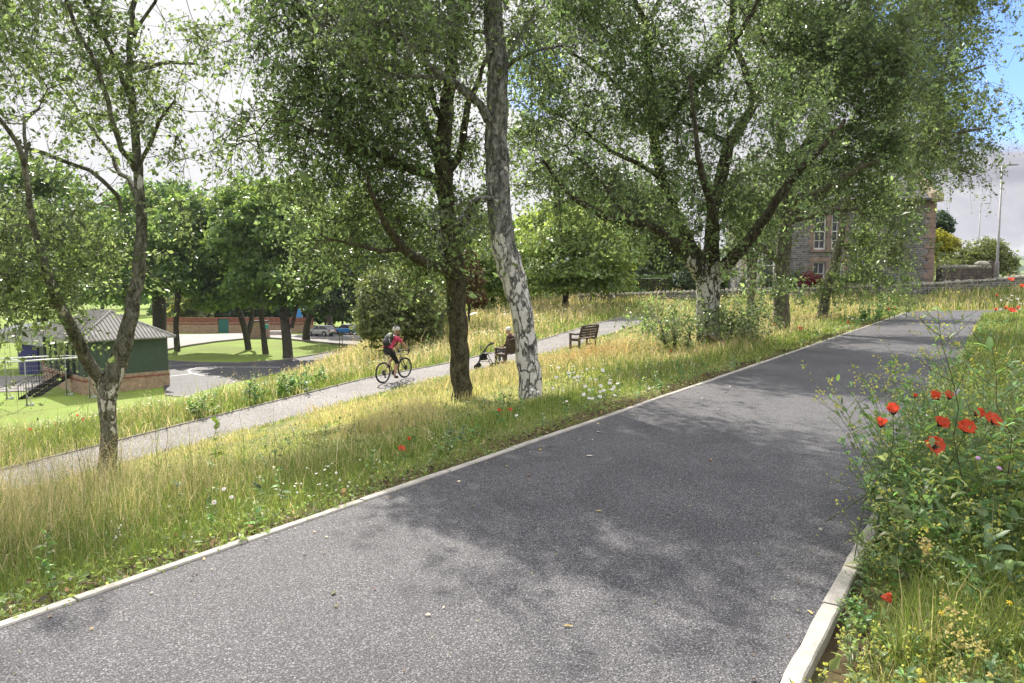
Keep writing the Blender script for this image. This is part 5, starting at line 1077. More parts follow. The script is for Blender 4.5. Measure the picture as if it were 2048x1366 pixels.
# litter on the path: leaves and petals
def litter(name, label, u, v, size, c, cat='leaf'):
    p = gp(u, v, .006); mb = MB(); n = 9; V = []
    a0 = random.uniform(0, 6)
    for k in range(n):
        a = 2 * pi * k / n; r = size * (.5 + .2 * cos(a * 2) + random.uniform(-.06, .06)); x, y = r * cos(a), r * sin(a) * .75
        V.append((x * cos(a0) - y * sin(a0), x * sin(a0) + y * cos(a0), .004 + .25 * size * abs(sin(a)) * random.uniform(.3, 1)))
    mb.add(V + [(0, 0, .004)], [[k, (k + 1) % n, n] for k in range(n)])
    o = mb.build(name, c, None, True); o.location = (p[0], p[1], .002); return tag(o, label, cat, 'fallen leaves on the path')
FL = plain('fallen_leaf_yellow', (.45, .33, .12), .7, var=.3, scale=40); FB = plain('fallen_leaf_brown', (.16, .09, .04), .8, var=.4, scale=40); FW = plain('fallen_leaf_pale', (.5, .45, .4), .7, var=.2, scale=40)
for u, v, sz, c, lab in [(1137, 1252, .032, FL, 'yellow fallen leaf lying alone in the middle of the near asphalt'), (1620, 1224, .03, FL, 'yellow fallen leaf close to the pale kerb'), (1197, 1022, .03, FL, 'small yellow leaf on the shaded asphalt'), (1057, 951, .04, FB, 'brown fallen leaf near the left kerb in the shade'),
    (1179, 912, .05, FW, 'pale curled leaf on the asphalt below the daisies'), (1406, 797, .05, FW, 'pale leaf on the far asphalt beside a patch of sun'), (1451, 784, .05, FW, 'pale scrap on the asphalt right of the pale leaf'), (1198, 864, .04, FW, 'pale scrap on the asphalt right below the daisies'), (1440, 819, .04, FW, 'white scrap on the asphalt beside the pale leaf')]:
    litter('fallen_leaf', lab, u, v, sz, c)
n = 2600; s = RNG.uniform(-8, 34, n); t = np.where(RNG.random(n) < .6, -np.abs(RNG.normal(size=n)) * .22, -RNG.random(n) * PW); t = np.where(RNG.random(n) < .2, -PW + np.abs(RNG.normal(size=n)) * .15, t)
x, y = xy(s, t); P = np.stack([x, y, np.full(n, .008)], -1); ok = (t < -.02) & (t > -PW + .02) & (RNG.random(n) < .55); V, T, C = leaves(P[ok], .014, 6, jit=.4, cvar=.4, aspect=.8); V[:, 2] = np.maximum(V[:, 2], .003)
pal = np.array([[.35, .26, .14], [.12, .07, .04], [.4, .38, .33], [.2, .19, .06]])[RNG.integers(0, 4, int(ok.sum()))]; a6 = Acc(); a6.add(V, None, T, C * np.repeat(pal, 4, 0))
tag(a6.build('leaf_litter', BLADE), 'tiny leaf and petal scraps strewn over the asphalt', 'leaf litter', kind='stuff')
n = 5200; s = RNG.uniform(-8, 30, n); t = .09 + np.abs(RNG.normal(size=n)) * .16; x, y = xy(s, t); P = np.stack([x, y, np.full(n, -.015) + .03 * RNG.random(n)], -1); V, T, C = leaves(P, .02, 2.5, jit=.5, cvar=.4, aspect=.75)
pal = np.array([[.13, .085, .05], [.06, .045, .032], [.035, .028, .022], [.2, .15, .09]])[RNG.integers(0, 4, n)]; a7 = Acc(); a7.add(V, None, T, C * np.repeat(pal, 4, 0))
tag(a7.build('edge_litter', BLADE), 'dark soil crumbs and dead leaves along the kerb', 'leaf litter', kind='stuff')
# ---------------------------------------------------------------- buildings, walls, street furniture
def wallvec(nt):
    """Along-the-wall and height coordinates for masonry textures."""
    t = nt.nodes.new('ShaderNodeTexCoord'); s = nt.nodes.new('ShaderNodeSeparateXYZ'); nt.links.new(t.outputs['Object'], s.inputs[0])
    c = nt.nodes.new('ShaderNodeCombineXYZ'); nt.links.new(math_n(nt, 'ADD', s.outputs[0], s.outputs[1]), c.inputs[0]); nt.links.new(s.outputs[2], c.inputs[1]); return c.outputs[0]
def masonry(name, c1, c2, mortar, bw=.42, bh=.17, ms=.02, rag=.05, rough=.9):
    m, nt, b, out = new_mat(name); v = wallvec(nt)
    nz = nt.nodes.new('ShaderNodeTexNoise'); nz.inputs['Scale'].default_value = 2.6; nz.inputs['Detail'].default_value = 4; nt.links.new(v, nz.inputs['Vector'])
    sub = nt.nodes.new('ShaderNodeVectorMath'); sub.operation = 'MULTIPLY_ADD'; sub.inputs[1].default_value = (rag * 2, rag, 0); nt.links.new(nz.outputs['Color'], sub.inputs[0]); nt.links.new(v, sub.inputs[2])
    br = nt.nodes.new('ShaderNodeTexBrick'); br.inputs['Scale'].default_value = 1; br.inputs['Brick Width'].default_value = bw; br.inputs['Row Height'].default_value = bh; br.inputs['Mortar Size'].default_value = ms; br.inputs['Mortar Smooth'].default_value = .25
    br.offset = .43; br.squash = 1.35; br.squash_frequency = 3
    br.inputs['Color1'].default_value = (*c1, 1); br.inputs['Color2'].default_value = (*c2, 1); br.inputs['Mortar'].default_value = (*mortar, 1); nt.links.new(sub.outputs[0], br.inputs['Vector'])
    st_ = ramp(nt, noise(nt, v, 3.1, 6, .7), [(.25, (.5, .5, .53)), (.5, (1, 1, 1)), (.75, (1.5, 1.42, 1.3))]).outputs[0]
    nt.links.new(mix(nt, 1.0, br.outputs['Color'], st_, 'MULTIPLY'), b.inputs['Base Color']); b.inputs['Roughness'].default_value = rough; b.inputs['Specular IOR Level'].default_value = .2
    bump(nt, math_n(nt, 'SUBTRACT', noise(nt, v, 14, 4), math_n(nt, 'MULTIPLY', br.outputs['Fac'], 1.2)), b, .6, .03); return m
RUBBLE = masonry('rubble_stone', (.095, .095, .102), (.215, .21, .21), (.32, .31, .305), .34, .135, .016, .06)
DARKW = masonry('dark_rubble', (.085, .07, .066), (.15, .125, .11), (.07, .06, .055), .4, .16, .02, .08)
SANDR = plain('red_sandstone', (.25, .185, .158), .9, var=.35, scale=1.6, bmp=.4); SANDP = plain('pale_sandstone', (.36, .29, .22), .9, var=.3, scale=2, bmp=.4)
SLATE = masonry('roof_slate', (.12, .12, .13), (.17, .17, .18), (.07, .07, .075), .3, .2, .01, .01, .7)
COPE = plain('cope_stone', (.27, .26, .22), .95, var=.45, scale=2.5, bmp=.7)
WHITEP = plain('white_paint', (.74, .74, .72), .5, var=.06); GLASS = glassmat('window_glass'); BLACKP = plain('black_paint', (.02, .02, .022), .45, var=.3); GREYP = plain('grey_paint', (.40, .41, .42), .5, var=.15)
def walled(mb, x0, x1, z0, z1, y0, y1, holes):
    """A straight wall from x0 to x1 with rectangular openings (xa, xb, za, zb) left free."""
    xs = sorted({x0, x1} | {h[0] for h in holes} | {h[1] for h in holes})
    for a, b in zip(xs[:-1], xs[1:]):
        hs = sorted([h for h in holes if h[0] <= a + 1e-6 and h[1] >= b - 1e-6], key=lambda h: h[2]); z = z0
        for h in hs:
            if h[2] > z: mb.box(((a + b) / 2, (y0 + y1) / 2, (z + h[2]) / 2), (b - a, y1 - y0, h[2] - z))
            z = h[3]
        if z1 > z: mb.box(((a + b) / 2, (y0 + y1) / 2, (z + z1) / 2), (b - a, y1 - y0, z1 - z))
def sash(parent, xa, xb, za, zb, y, cols=2, rows=4, fr=.09, mat=None):
    """Sash window set back in its opening: frame with glazing bars, and the panes behind."""
    mb = MB(); w, h = xb - xa, zb - za; cx, cz = (xa + xb) / 2, (za + zb) / 2
    for x in (xa + fr / 2, xb - fr / 2): mb.box((x, y, cz), (fr, .09, h))
    for z in (za + fr * .7, zb - fr / 2): mb.box((cx, y, z), (w - 2 * fr, .09, fr * (1.4 if z < cz else 1)))
    mb.box((cx, y - .01, cz), (w - 2 * fr, .09, fr * .8))
    for i in range(1, cols): mb.box((xa + w * i / cols, y + .002, cz), (.035, .05, h - 2 * fr))
    for j in range(1, rows):
        if j * 2 != rows: mb.box((cx, y + .004, za + h * j / rows), (w - 2 * fr, .05, .035))
    f = mb.build('window', mat or WHITEP, parent)
    g = MB(); g.box((cx, y + .06, cz), (w - .02, .012, h - .02)); g.build('pane', GLASS, f); return f
hb = np.array([26.1, 46.0, .75]); house = thing('stone_house', hb, 'grey rubble stone house with red sandstone corners and white sash windows behind the birches', 'house', rz=-.1324)
UW = [(-7.15, -6.4, 2.75, 5.05), (-6.1, -5.35, 2.75, 5.05)]; LW = [(-7.15, -6.4, .5, 2.0), (-6.1, -5.35, .5, 2.0)]; UL = [(-10.6, -9.8, 3.1, 5.05)]
mb = MB(); walled(mb, -11.4, -.3, 0, 5.85, 0, .45, UW + LW + UL); mb.box((-5.7, 7.7, 2.925), (11.3, .4, 5.85)); mb.box((-11.2, 4.0, 2.925), (.4, 7.0, 5.85))
mb.prism([(-.3, 0), (-.3, 5.85), (-.05, 5.85), (-.05, 0)], .45, 7.9)
# right-hand gable
mb.add([(-.05, .45, 5.85), (-.05, 7.9, 5.85), (-.05, 4.1, 8.3), (-.35, .45, 5.85), (-.35, 7.9, 5.85), (-.35, 4.1, 8.3)], [[0, 1, 2], [5, 4, 3], [0, 2, 5, 3], [1, 4, 5, 2]])
mb.build('wall', RUBBLE, house)
mb = MB(); z = 0; k = 0
while z < 5.6:
    h = [.34, .28, .31][k % 3]; L = .62 if k % 2 else .36
    mb.box((-L / 2 + .012, .225 - .012 + (.15 if not k % 2 else 0), z + h / 2), (L, .5 if k % 2 else .75, h - .012)); z += h; k += 1
mb.build('corner_stones', SANDR, house, bevel=.012)
mb = MB()
for (xa, xb, za, zb) in [(-7.15, -5.35, 2.75, 5.05), (-7.15, -5.35, .5, 2.0), (-10.6, -9.8, 3.1, 5.05)]:
    zz = za; q = 0
    while zz < zb - .05:
        h = min(.33, zb - zz); L = .2 + .13 * (q % 2); mb.box((xa - L / 2, .2, zz + h / 2), (L, .43, h - .01)); mb.box((xb + L / 2, .2, zz + h / 2), (L, .43, h - .01)); zz += h; q += 1
    mb.box(((xa + xb) / 2, .2, zb + .14), (xb - xa + .5, .43, .27)); mb.box(((xa + xb) / 2, .16, za - .08), (xb - xa + .4, .5, .15))
    if xb - xa > 1: mb.box(((xa + xb) / 2, .2, (za + zb) / 2), (.3, .42, zb - za - .01))
mb.build('window_surround', SANDR, house, bevel=.01)
for h in UW + LW + UL: sash(house, *h, .24, 2, 4 if h[3] - h[2] > 1.6 else 2)
mb = MB(); mb.add([(-11.6, -.35, 5.7), (-.5, -.35, 5.7), (-.5, 4.1, 8.25), (-11.6, 4.1, 8.25), (-11.6, 8.4, 5.7), (-.5, 8.4, 5.7), (-11.6, -.35, 5.86), (-.5, -.35, 5.86), (-.5, 4.1, 8.41), (-11.6, 4.1, 8.41), (-11.6, 8.4, 5.86), (-.5, 8.4, 5.86)],
                   [[6, 7, 8, 9], [9, 8, 11, 10], [0, 3, 2, 1], [3, 4, 5, 2], [0, 1, 7, 6], [4, 10, 11, 5], [1, 2, 8, 7], [2, 5, 11, 8], [0, 6, 9, 3], [3, 9, 10, 4]])
rf = mb.build('roof', SLATE, house)
mb = MB(); mb.add([(-.5, -.4, 5.75), (.1, -.4, 5.75), (.1, 4.1, 8.35), (-.5, 4.1, 8.35), (-.5, -.4, 6.05), (.1, -.4, 6.05), (.1, 4.1, 8.62), (-.5, 4.1, 8.62)], [[0, 3, 2, 1], [4, 5, 6, 7], [0, 1, 5, 4], [1, 2, 6, 5], [3, 7, 6, 2], [0, 4, 7, 3]])
mb.box((-.1, -.05, 5.9), (.75, .6, .5)); mb.build('skew_stones', SANDP, house, bevel=.02)
mb = MB(); mb.box((-.45, 4.1, 8.9), (.85, 1.5, 1.6)); mb.box((-.45, 4.1, 9.75), (1.0, 1.65, .16))
for q in (-.45, 0, .45): mb.cyl((-.45, 4.1 + q, 9.8), (-.45, 4.1 + q, 10.3), .13, 10, .11)
mb.build('chimney', SANDP, rf)
mb = MB(); mb.cyl((-1.95, -.09, 2.1), (-1.95, -.09, 5.7), .055, 8); mb.build('drainpipe', BLACKP, house, True); mb = MB(); mb.cyl((-2.05, -.1, .1), (-2.05, -.1, 2.05), .06, 8); mb.box((-1.98, -.1, 2.1), (.42, .07, .06)); mb.build('drainpipe', GREYP, house)
mb = MB(); mb.tube([(-11.5, -.42, 5.72), (-.5, -.42, 5.72)], .07, 8); mb.build('gutter', BLACKP, house, True)
# bay window at the far left of the front
bay = MB(); bay.slab([(-11.9, .0), (-11.5, -.9), (-9.6, -.9), (-9.2, .0)], 0, .75); bay.build('bay_wall', RUBBLE, house)
sash(house, -11.45, -10.6, .75, 2.75, -.85, 1, 2, .12); sash(house, -10.5, -9.65, .75, 2.75, -.85, 1, 2, .12)
bay = MB(); bay.slab([(-12.0, .0), (-11.6, -1.05), (-9.5, -1.05), (-9.1, .0)], 2.76, 2.98); bay.box((-10.55, -.85, 1.75), (.09, .14, 2)); bay.box((-9.58, -.85, 1.75), (.13, .14, 2)); bay.box((-11.52, -.85, 1.75), (.13, .14, 2)); bay.build('bay_roof', SANDP, house)
def rubble_wall(label, pts, tops, thick, mat, cope=True, base=None, name='garden_wall'):
    P = [np.array(p, float) for p in pts]; o = thing(name, (P[0][0], P[0][1], 0), label, 'wall'); off = np.array([P[0][0], P[0][1]]); mb = MB(); cp = MB(); R = random.Random(len(pts) * 3)
    for a, b, ta, tb in zip(P[:-1], P[1:], tops[:-1], tops[1:]):
        d = b - a; L = np.hypot(*d); d = d / L; n = np.array([-d[1], d[0]]) * thick / 2; k = max(2, int(L / .45))
        for i in range(k):
            p, q = a + d * L * i / k - off, a + d * L * (i + 1) / k - off; za = ta + (tb - ta) * i / k; zb = ta + (tb - ta) * (i + 1) / k
            z0 = min(gz(*(p + off)), gz(*(q + off))) - .4 if base is None else base
            j = R.uniform(-.02, .02)
            mb.add([(*(p - n * (1 + j)), z0), (*(q - n * (1 + j)), z0), (*(q + n), z0), (*(p + n), z0), (*(p - n), za - .12), (*(q - n), zb - .12), (*(q + n), zb - .12), (*(p + n), za - .12)], [[3, 2, 1, 0], [4, 5, 6, 7], [0, 1, 5, 4], [2, 3, 7, 6], [1, 2, 6, 5], [3, 0, 4, 7]])
        k = int(L / .26)
        for i in range(k):
            c = a + d * L * (i + .5) / k - off; zc = ta + (tb - ta) * (i + .5) / k; w = L / k * R.uniform(.75, 1.0); h = R.uniform(.16, .30)
            M = Matrix.Rotation(atan2(d[1], d[0]) + R.uniform(-.12, .12), 3, 'Z') @ Matrix.Rotation(R.uniform(-.15, .15), 3, 'Y')
            b0 = len(cp.v); cp.ell((0, 0, 0), (w * .56, thick * R.uniform(.5, .62), h * .62), 8, 6); cp.v[b0:] = [tuple(M @ (Vector(v) * R.uniform(.92, 1.08)) + Vector((c[0], c[1], zc - .03))) for v in cp.v[b0:]]
    mb.build('wall', mat, o)
    if cope: cp.build('coping', COPE, o)
    return o
rubble_wall('low drystone garden wall with a rough rounded cope along the top of the meadow', [(4.5, 50.5), (9, 47.2), (14, 45), (19, 43.6), (24, 43), (28, 43.6), (31.5, 45), (40, 49)], [.55, .78, 1.0, 1.15, 1.36, 1.6, 1.85, 2.0], .42, RUBBLE)
w2 = rubble_wall('dark tall rubble boundary wall ending in a square pier beside the lamp post', [(26.6, 46.3), (30.6, 47.6)], [2.42, 2.45], .4, DARKW, base=.3)
mb = MB(); mb.box((30.85 - 26.6, 47.7 - 46.3, 1.55), (.55, .55, 2.5), .3); mb.build('pier', DARKW, w2, bevel=.02); mb = MB(); mb.ell((30.0 - 26.6, 47.45 - 46.3, 2.62), (.5, .3, .2), 10, 6); mb.build('boulder', COPE, w2)
# clipped hedge
p = at(1298, 590, 53); hd = thing('clipped_hedge', (p[0], 53, gz(p[0], 53)), 'neatly clipped box shaped hedge between the garden trees and the wide birch', 'hedge'); zt = at(1298, 553, 53)[2] - hd.location.z; zb_ = 0
mb = MB(); mb.box((0, 0, zt / 2 - .1), (2.7, 1.0, zt - .1)); mb.build('stems', STEM_D, hd); n = 9000; q = RNG.random((n, 3)) * np.array([2.95, 1.25, zt]) - np.array([1.475, .625, 0]); f = RNG.integers(0, 4, n); jit = RNG.normal(size=n) * .03  # solid dark box stands in for the hedge's shaded inside, not separate stems
q[f == 0, 1] = -.62; q[f == 1, 2] = zt; q[f == 2, 0] = 1.47; q[f == 3, 0] = -1.47; q += RNG.normal(size=q.shape) * .035; V, T, C = leaves(q, .07, .5, jit=.3); np_mesh('foliage', V, None, T, LEAF_S, hd, col=C, local=True)
lumpy('rose bed with pink blooms at the foot of the clipped hedge', 51, (1255, 600), [(1235, 590, 18, 12, 0), (1262, 586, 18, 12, 0), (1285, 588, 16, 10, 0), (1240, 600, 20, 8, -1)], [[(1255, 603, 1.5, 0), (1255, 592, 1, 0)]], 2600, .10, LEAF_S, name='rose_bush', cat='bush')
lumpy('red flowering bush beside the apple tree and the low garden wall', 50, (1222, 602), [(1222, 596, 12, 9, 0), (1248, 600, 10, 7, 0)], [[(1222, 604, 1.2, 0), (1222, 597, 1, 0)]], 900, .10, LEAF_R, name='red_bush', cat='bush', col=(2.2, 2.5, 1.5))
# lamp posts
STEEL = plain('galvanised_steel', (.24, .24, .25), .55, .25, var=.2)
def lamp(u, v0, v1, Y, label, arm):
    a = at(u, v0, Y); b = at(u, v1, Y); x = a[0]; g = gz(x, Y) - .1; o = thing('street_lamp', (x, Y, g), label, 'street lamp', 'lamp posts on the road'); h = b[2] - g
    mb = MB(); mb.tube([(0, 0, 0), (0, 0, h * .22), (0, 0, h * .225), (0, 0, h * .24), (0, 0, h)], [.11, .11, .11, .07, .045], 12); mb.tube([(0, 0, h - .02), (arm * .3, 0, h + .04), (arm * .55, 0, h + .05)], .03, 8); mb.build('post', STEEL, o, True)
    mb = MB(); mb.add([(arm * .5, -.13, h + .03), (arm * 1.25, -.10, h + .05), (arm * 1.25, .10, h + .05), (arm * .5, .13, h + .03), (arm * .5, -.10, h + .10), (arm * 1.25, -.06, h + .10), (arm * 1.25, .06, h + .10), (arm * .5, .10, h + .10)], [[0, 1, 2, 3], [7, 6, 5, 4], [0, 4, 5, 1], [1, 5, 6, 2], [2, 6, 7, 3], [3, 7, 4, 0]]); mb.build('lamp_head', plain('lamp_grey', (.12, .12, .13), .5), o)
lamp(1993, 552, 332, 45, 'tall grey street lamp standing at the pier of the dark wall', .75); lamp(1954, 545, 408, 85, 'distant grey street lamp seen over the weeping willow mound', .8)
# ---------------- pavilion
GREEN_P = plain('green_cladding', (.042, .070, .054), .55, var=.18, scale=2); BRICKP = masonry('buff_brick', (.36, .25, .18), (.44, .31, .22), (.38, .29, .22), .23, .075, .008, .004); BRICKR = masonry('red_brick', (.22, .07, .05), (.28, .09, .06), (.3, .2, .16), .23, .075, .008, .004)
def ribbed(name, c, axis_scale):
    m, nt, b, out = new_mat(name); b.inputs['Base Color'].default_value = (*c, 1); r = ramp(nt, noise(nt, coords(nt), 1.5, 5), [(.3, tuple(x * .75 for x in c)), (.7, tuple(x * 1.15 for x in c))]); nt.links.new(r.outputs[0], b.inputs['Base Color']); b.inputs['Roughness'].default_value = .8; b.inputs['Specular IOR Level'].default_value = .2; return m
ROOFM = ribbed('sheet_roof', (.235, .228, .215), 1)
PA = np.array([-30.1, 51.0]); rzP = atan2(.72, .69)
pv = thing('pavilion', (PA[0], PA[1], PLAIN), 'green clad pavilion with a grey ribbed hipped roof on a buff brick base', 'pavilion', rz=rzP - 0.0)
# local x runs along the blank green wall (away to the right), local y along the glazed front (away to the left)
LX, LY, EZ, AZ_ = 6.7, 10.8, 3.86, 5.75
ins = .45
mb = MB(); mb.box((LX / 2, LY / 2, .55), (LX - 2 * ins + .1, LY - 2 * ins + .1, 1.1)); mb.box((LX / 2, LY / 2, 1.19), (LX - 2 * ins + .1, LY - 2 * ins + .1, .16)); mb.build('brick_base', BRICKP, pv)
mb = MB(); mb.box((LX / 2, LY / 2, .98), (LX - 2 * ins + .13, LY - 2 * ins + .13, .13)); mb.build('brick_band', BRICKR, pv)
mb = MB(); x0, x1, y0, y1 = ins, LX - ins, ins, LY - ins; z0, z1 = 1.28, EZ + .05
mb.box(((x0 + x1) / 2, y0 + .06, (z0 + z1) / 2), (x1 - x0, .12, z1 - z0)); mb.box((x1 - .06, (y0 + y1) / 2 + .06, (z0 + z1) / 2), (.12, y1 - y0 - .13, z1 - z0)); mb.box(((x0 + x1) / 2 - .06, y1 - .06, (z0 + z1) / 2), (x1 - x0 - .13, .12, z1 - z0)); mb.box((x0 + .06, y0 + .55, (z0 + z1) / 2), (.12, .85, z1 - z0))
mb.box((x0 + .06, (y0 + y1) / 2 + .5, z1 - .16), (.12, y1 - y0 - 1.05, .32)); mb.build('wall', GREEN_P, pv)
gl = MB(); gl.box((x0 + .08, (y0 + y1) / 2 + .45, (z0 + z1) / 2 - .17), (.02, y1 - y0 - 1.05, z1 - z0 - .35)); gl.build('glazing', GLASS, pv)
fr = MB()
for k in range(7): fr.box((x0 + .03, y0 + .98 + k * 1.45, (z0 + z1) / 2 - .17), (.1, .16 if k % 2 else .1, z1 - z0 - .35))
fr.box((x0 + .03, (y0 + y1) / 2 + .45, z0 + .9), (.08, y1 - y0 - 1.0, .07)); fr.build('window_frame', GREEN_P, pv)
sg = MB()
for k in range(4): sg.box((x0 - .05, y0 + 1.9 + k * 1.32, z1 - .28), (.05, 1.22, .36))
sign = sg.build('fascia_sign', WHITEP, pv)
TXT = plain('dark_lettering', (.12, .12, .16), .6)
tm = MB()
for k in range(4):
    for j in range(7 - k % 2):
        if (j * 5 + k * 3) % 7 == 0: continue
        yy = y0 + 1.9 + k * 1.32 - .42 + j * .14; tm.box((x0 - .078, yy - .035, z1 - .28), (.006, .022, .17)); tm.box((x0 - .078, yy + .01, z1 - .28 + (.07 if (j + k) % 2 else -.07)), (.006, .06, .025))
tm.build('lettering', TXT, sign)
# hipped roof with standing ribs
e = [(0, 0, EZ), (LX, 0, EZ), (LX, LY, EZ), (0, LY, EZ)]; r0 = (LX / 2, LX / 2 + .1, AZ_); r1 = (LX / 2, LY - LX / 2, AZ_); th = .1
rm = MB(); rm.add([*e, r0, r1, *[(x, y, z - th) for x, y, z in e]], [[0, 1, 4], [1, 2, 5, 4], [2, 3, 5], [3, 0, 4, 5], [0, 6, 7, 1], [1, 7, 8, 2], [2, 8, 9, 3], [3, 9, 6, 0], [6, 9, 8, 7]])
def ribs(a, b, c, d, n):
    """Ribs on a roof plane whose eave runs a-b and whose ridge runs d-c (c == d for a hip end), laid up the slope."""
    a, b, c, d = [Vector(p) for p in (a, b, c, d)]; L = (b - a).length; ex = (b - a).normalized(); nrm = ex.cross(c - a).normalized(); up = nrm.cross(ex)
    H_ = (c - a).dot(up); xd = (d - a).dot(ex); xc = (c - a).dot(ex)
    if nrm.z < 0: nrm = -nrm
    for i in range(n):
        x = L * (i + .5) / n; h = H_ * (x / xd if x < xd else ((L - x) / (L - xc) if x > xc else 1))
        if h < .1: continue
        p = a + ex * x; q = p + up * h; w = ex * .045
        rm.add([p - w, p + w, q + w, q - w, p - w * .5 + nrm * .06, p + w * .5 + nrm * .06, q + w * .5 + nrm * .06, q - w * .5 + nrm * .06], [[4, 5, 6, 7], [0, 1, 5, 4], [1, 2, 6, 5], [2, 3, 7, 6], [3, 0, 4, 7]])
ribs(e[0], e[1], r0, r0, 26); ribs(e[3], e[0], r0, r1, 42)
for a, b in ((e[0], r0), (e[1], r0), (e[2], r1), (e[3], r1), (r0, r1)): rm.tube([a, b], .1, 6)
rm.build('roof', ROOFM, pv, fixn=False)
# steps with balusters
lp = MB(); 
stp = thing('metal_stairs', (0, 0, 0), 'black open metal staircase with barred railings up to the pavilion door', 'stairs'); A0 = gp(52, 797, PLAIN); Zt = PLAIN + 1.3; A1 = at(131, 742, 53.5); A1[2] = Zt; A0 = np.array([A0[0], A0[1], PLAIN]); stp.location = A0
d = A1 - A0; side = np.array([-.25, -1.0, 0]) * .55; n = 9
tr = MB()
for i in range(n):
    c = d * (i + .5) / n; tr.box((c[0], c[1], c[2] + .02), (abs(d[0]) / n * 1.15, 1.1, .05), -.2)
tr.build('tread', BLACKP, stp)
for sgn in (-1, 1):
    s_ = side * sgn; q = MB(); a, b = s_, d + s_
    q.add([a + [0, 0, -.25], b + [0, 0, -.25], b + [0, 0, .12], a + [0, 0, .12], a + [0, .04, -.25], b + [0, .04, -.25], b + [0, .04, .12], a + [0, .04, .12]], [[0, 1, 2, 3], [7, 6, 5, 4], [0, 4, 5, 1], [3, 2, 6, 7], [0, 3, 7, 4], [1, 5, 6, 2]]); q.build('stringer', BLACKP, stp)
    q = MB(); q.tube([s_ + [0, 0, .95], d + s_ + [0, 0, .95], d + s_ + [1.1, .9, .95]], .025, 6)
    for i in range(17): c = d * i / 16 + s_; q.cyl(c, c + np.array([0, 0, .95]), .014 if i % 8 else .03, 5)
    for i in range(7): c = d + s_ + np.array([1.1, .9, 0]) * i / 6; q.cyl(c, c + np.array([0, 0, .95]), .014, 5)
    q.build('railing', BLACKP, stp)
q = MB(); q.box((d[0] + .6, d[1] + .5, d[2] - .02), (1.4, 1.3, .06), .6); q.build('landing', BLACKP, stp)
# netting frame on the lawn
fr_o = thing('net_frame', gp(54, 812, PLAIN), 'tubular steel cricket net frame standing on the lawn in front of the pavilion', 'net frame'); B = np.array(fr_o.location)
posts = [(54, 812, 722), (180, 797, 714), (14, 799, 717), (134, 791, 711)]; feet = []; tops_ = []
for u, v, vt in posts:
    f = gp(u, v, PLAIN); t_ = at(u, vt, f[1]); feet.append(f - B); tops_.append(np.array([f[0], f[1], t_[2]]) - B)
    q = MB(); q.cyl(f - B, tops_[-1], .045, 8); q.build('post', STEEL, fr_o, True); q = MB(); a = f - B; q.tube([a + [0, 0, .75], a + [.28, .1, .05]], .03, 6); q.tube([a + [-.12, 0, .08], a + [.34, .1, .06]], .05, 6); q.cyl(a + [.3, .05, .09], a + [.3, .15, .09], .09, 10); q.build('foot', GREYP, fr_o)
q = MB(); far_ = (tops_[1] - tops_[0]); q.tube([tops_[0] - far_ * .6, tops_[1]], .05, 8); far2 = tops_[3] - tops_[2]; q.tube([tops_[2] - far2 * .5, tops_[3]], .05, 8); q.tube([tops_[0], tops_[2]], .04, 8); q.tube([tops_[1], tops_[3]], .04, 8); q.build('top_rail', plain('white_tube', (.62, .62, .64), .4), fr_o, True)
q = MB()
for i in range(26):
    w = i / 25; a = tops_[2] + far2 * w; b = feet[2] + (feet[3] - feet[2]) * w; q.cyl(a, b, .005, 3)
for j in range(1, 9): g = j / 9; q.cyl(tops_[2] * (1 - g) + feet[2] * g, tops_[3] * (1 - g) + feet[3] * g, .005, 3)
q.build('netting', plain('net_cord', (.3, .31, .31), .8), fr_o)
# storage shelter at the frame edge
sb = gp(40, 770, PLAIN); sh = thing('storage_shelter', (sb[0] - 3.0, sb[1] + 7, PLAIN), 'pale grey lean-to shelter with a dark open front beside the pavilion', 'shelter'); PALEP = plain('pale_panel', (.42, .43, .40), .6, var=.12)
mb = MB(); mb.box((1.6, 2.5, 1.9), (10, .12, 3.8)); mb.box((4.55, .9, 1.9), (.14, 3.1, 3.8)); mb.box((4.0, -.55, 1.4), (.9, .12, 2.8)); mb.build('wall', PALEP, sh)
mb = MB(); mb.add([(-4, -.9, 3.3), (4.9, -.9, 4.6), (4.9, 2.8, 4.9), (-4, 2.8, 3.9), (-4, -.9, 3.45), (4.9, -.9, 4.75), (4.9, 2.8, 5.05), (-4, 2.8, 4.05)], [[3, 2, 1, 0], [4, 5, 6, 7], [0, 1, 5, 4], [1, 2, 6, 5], [2, 3, 7, 6], [3, 0, 4, 7]])
mb.prism([(-4, 3.29), (4.85, 4.58), (4.85, 3.0), (1.6, 2.35), (-4, 3.0)], -.78, -.66); mb.build('roof', PALEP, sh)
mb = MB(); mb.box((-.5, -.4, 1.3), (1.6, .3, 2.6)); mb.build('door', plain('blue_panel', (.03, .035, .14), .5), sh)
tro = thing('field_roller', (sb[0] + .1, sb[1] + 4.8, PLAIN), 'red and white wheeled ground roller parked in the shelter mouth', 'machine'); REDP = plain('red_enamel', (.35, .05, .04), .45)
mb = MB(); mb.tube([(-1.2, 0, .9), (1.0, 0, .55), (1.6, .2, .5)], .07, 6); mb.tube([(-1.2, .7, .9), (1.0, .7, .55), (1.6, .3, .5)], .07, 6); mb.tube([(-.2, 0, .8), (.9, 0, 1.7)], .05, 6); mb.tube([(1.5, .2, .5), (.5, 0, 1.5)], .05, 6); mb.build('frame', WHITEP, tro); mb = MB(); mb.box((-.7, .35, 1.15), (1.2, .8, .7)); mb.box((-.2, .35, 1.7), (.5, .6, .5)); mb.build('engine_box', REDP, tro, bevel=.06)
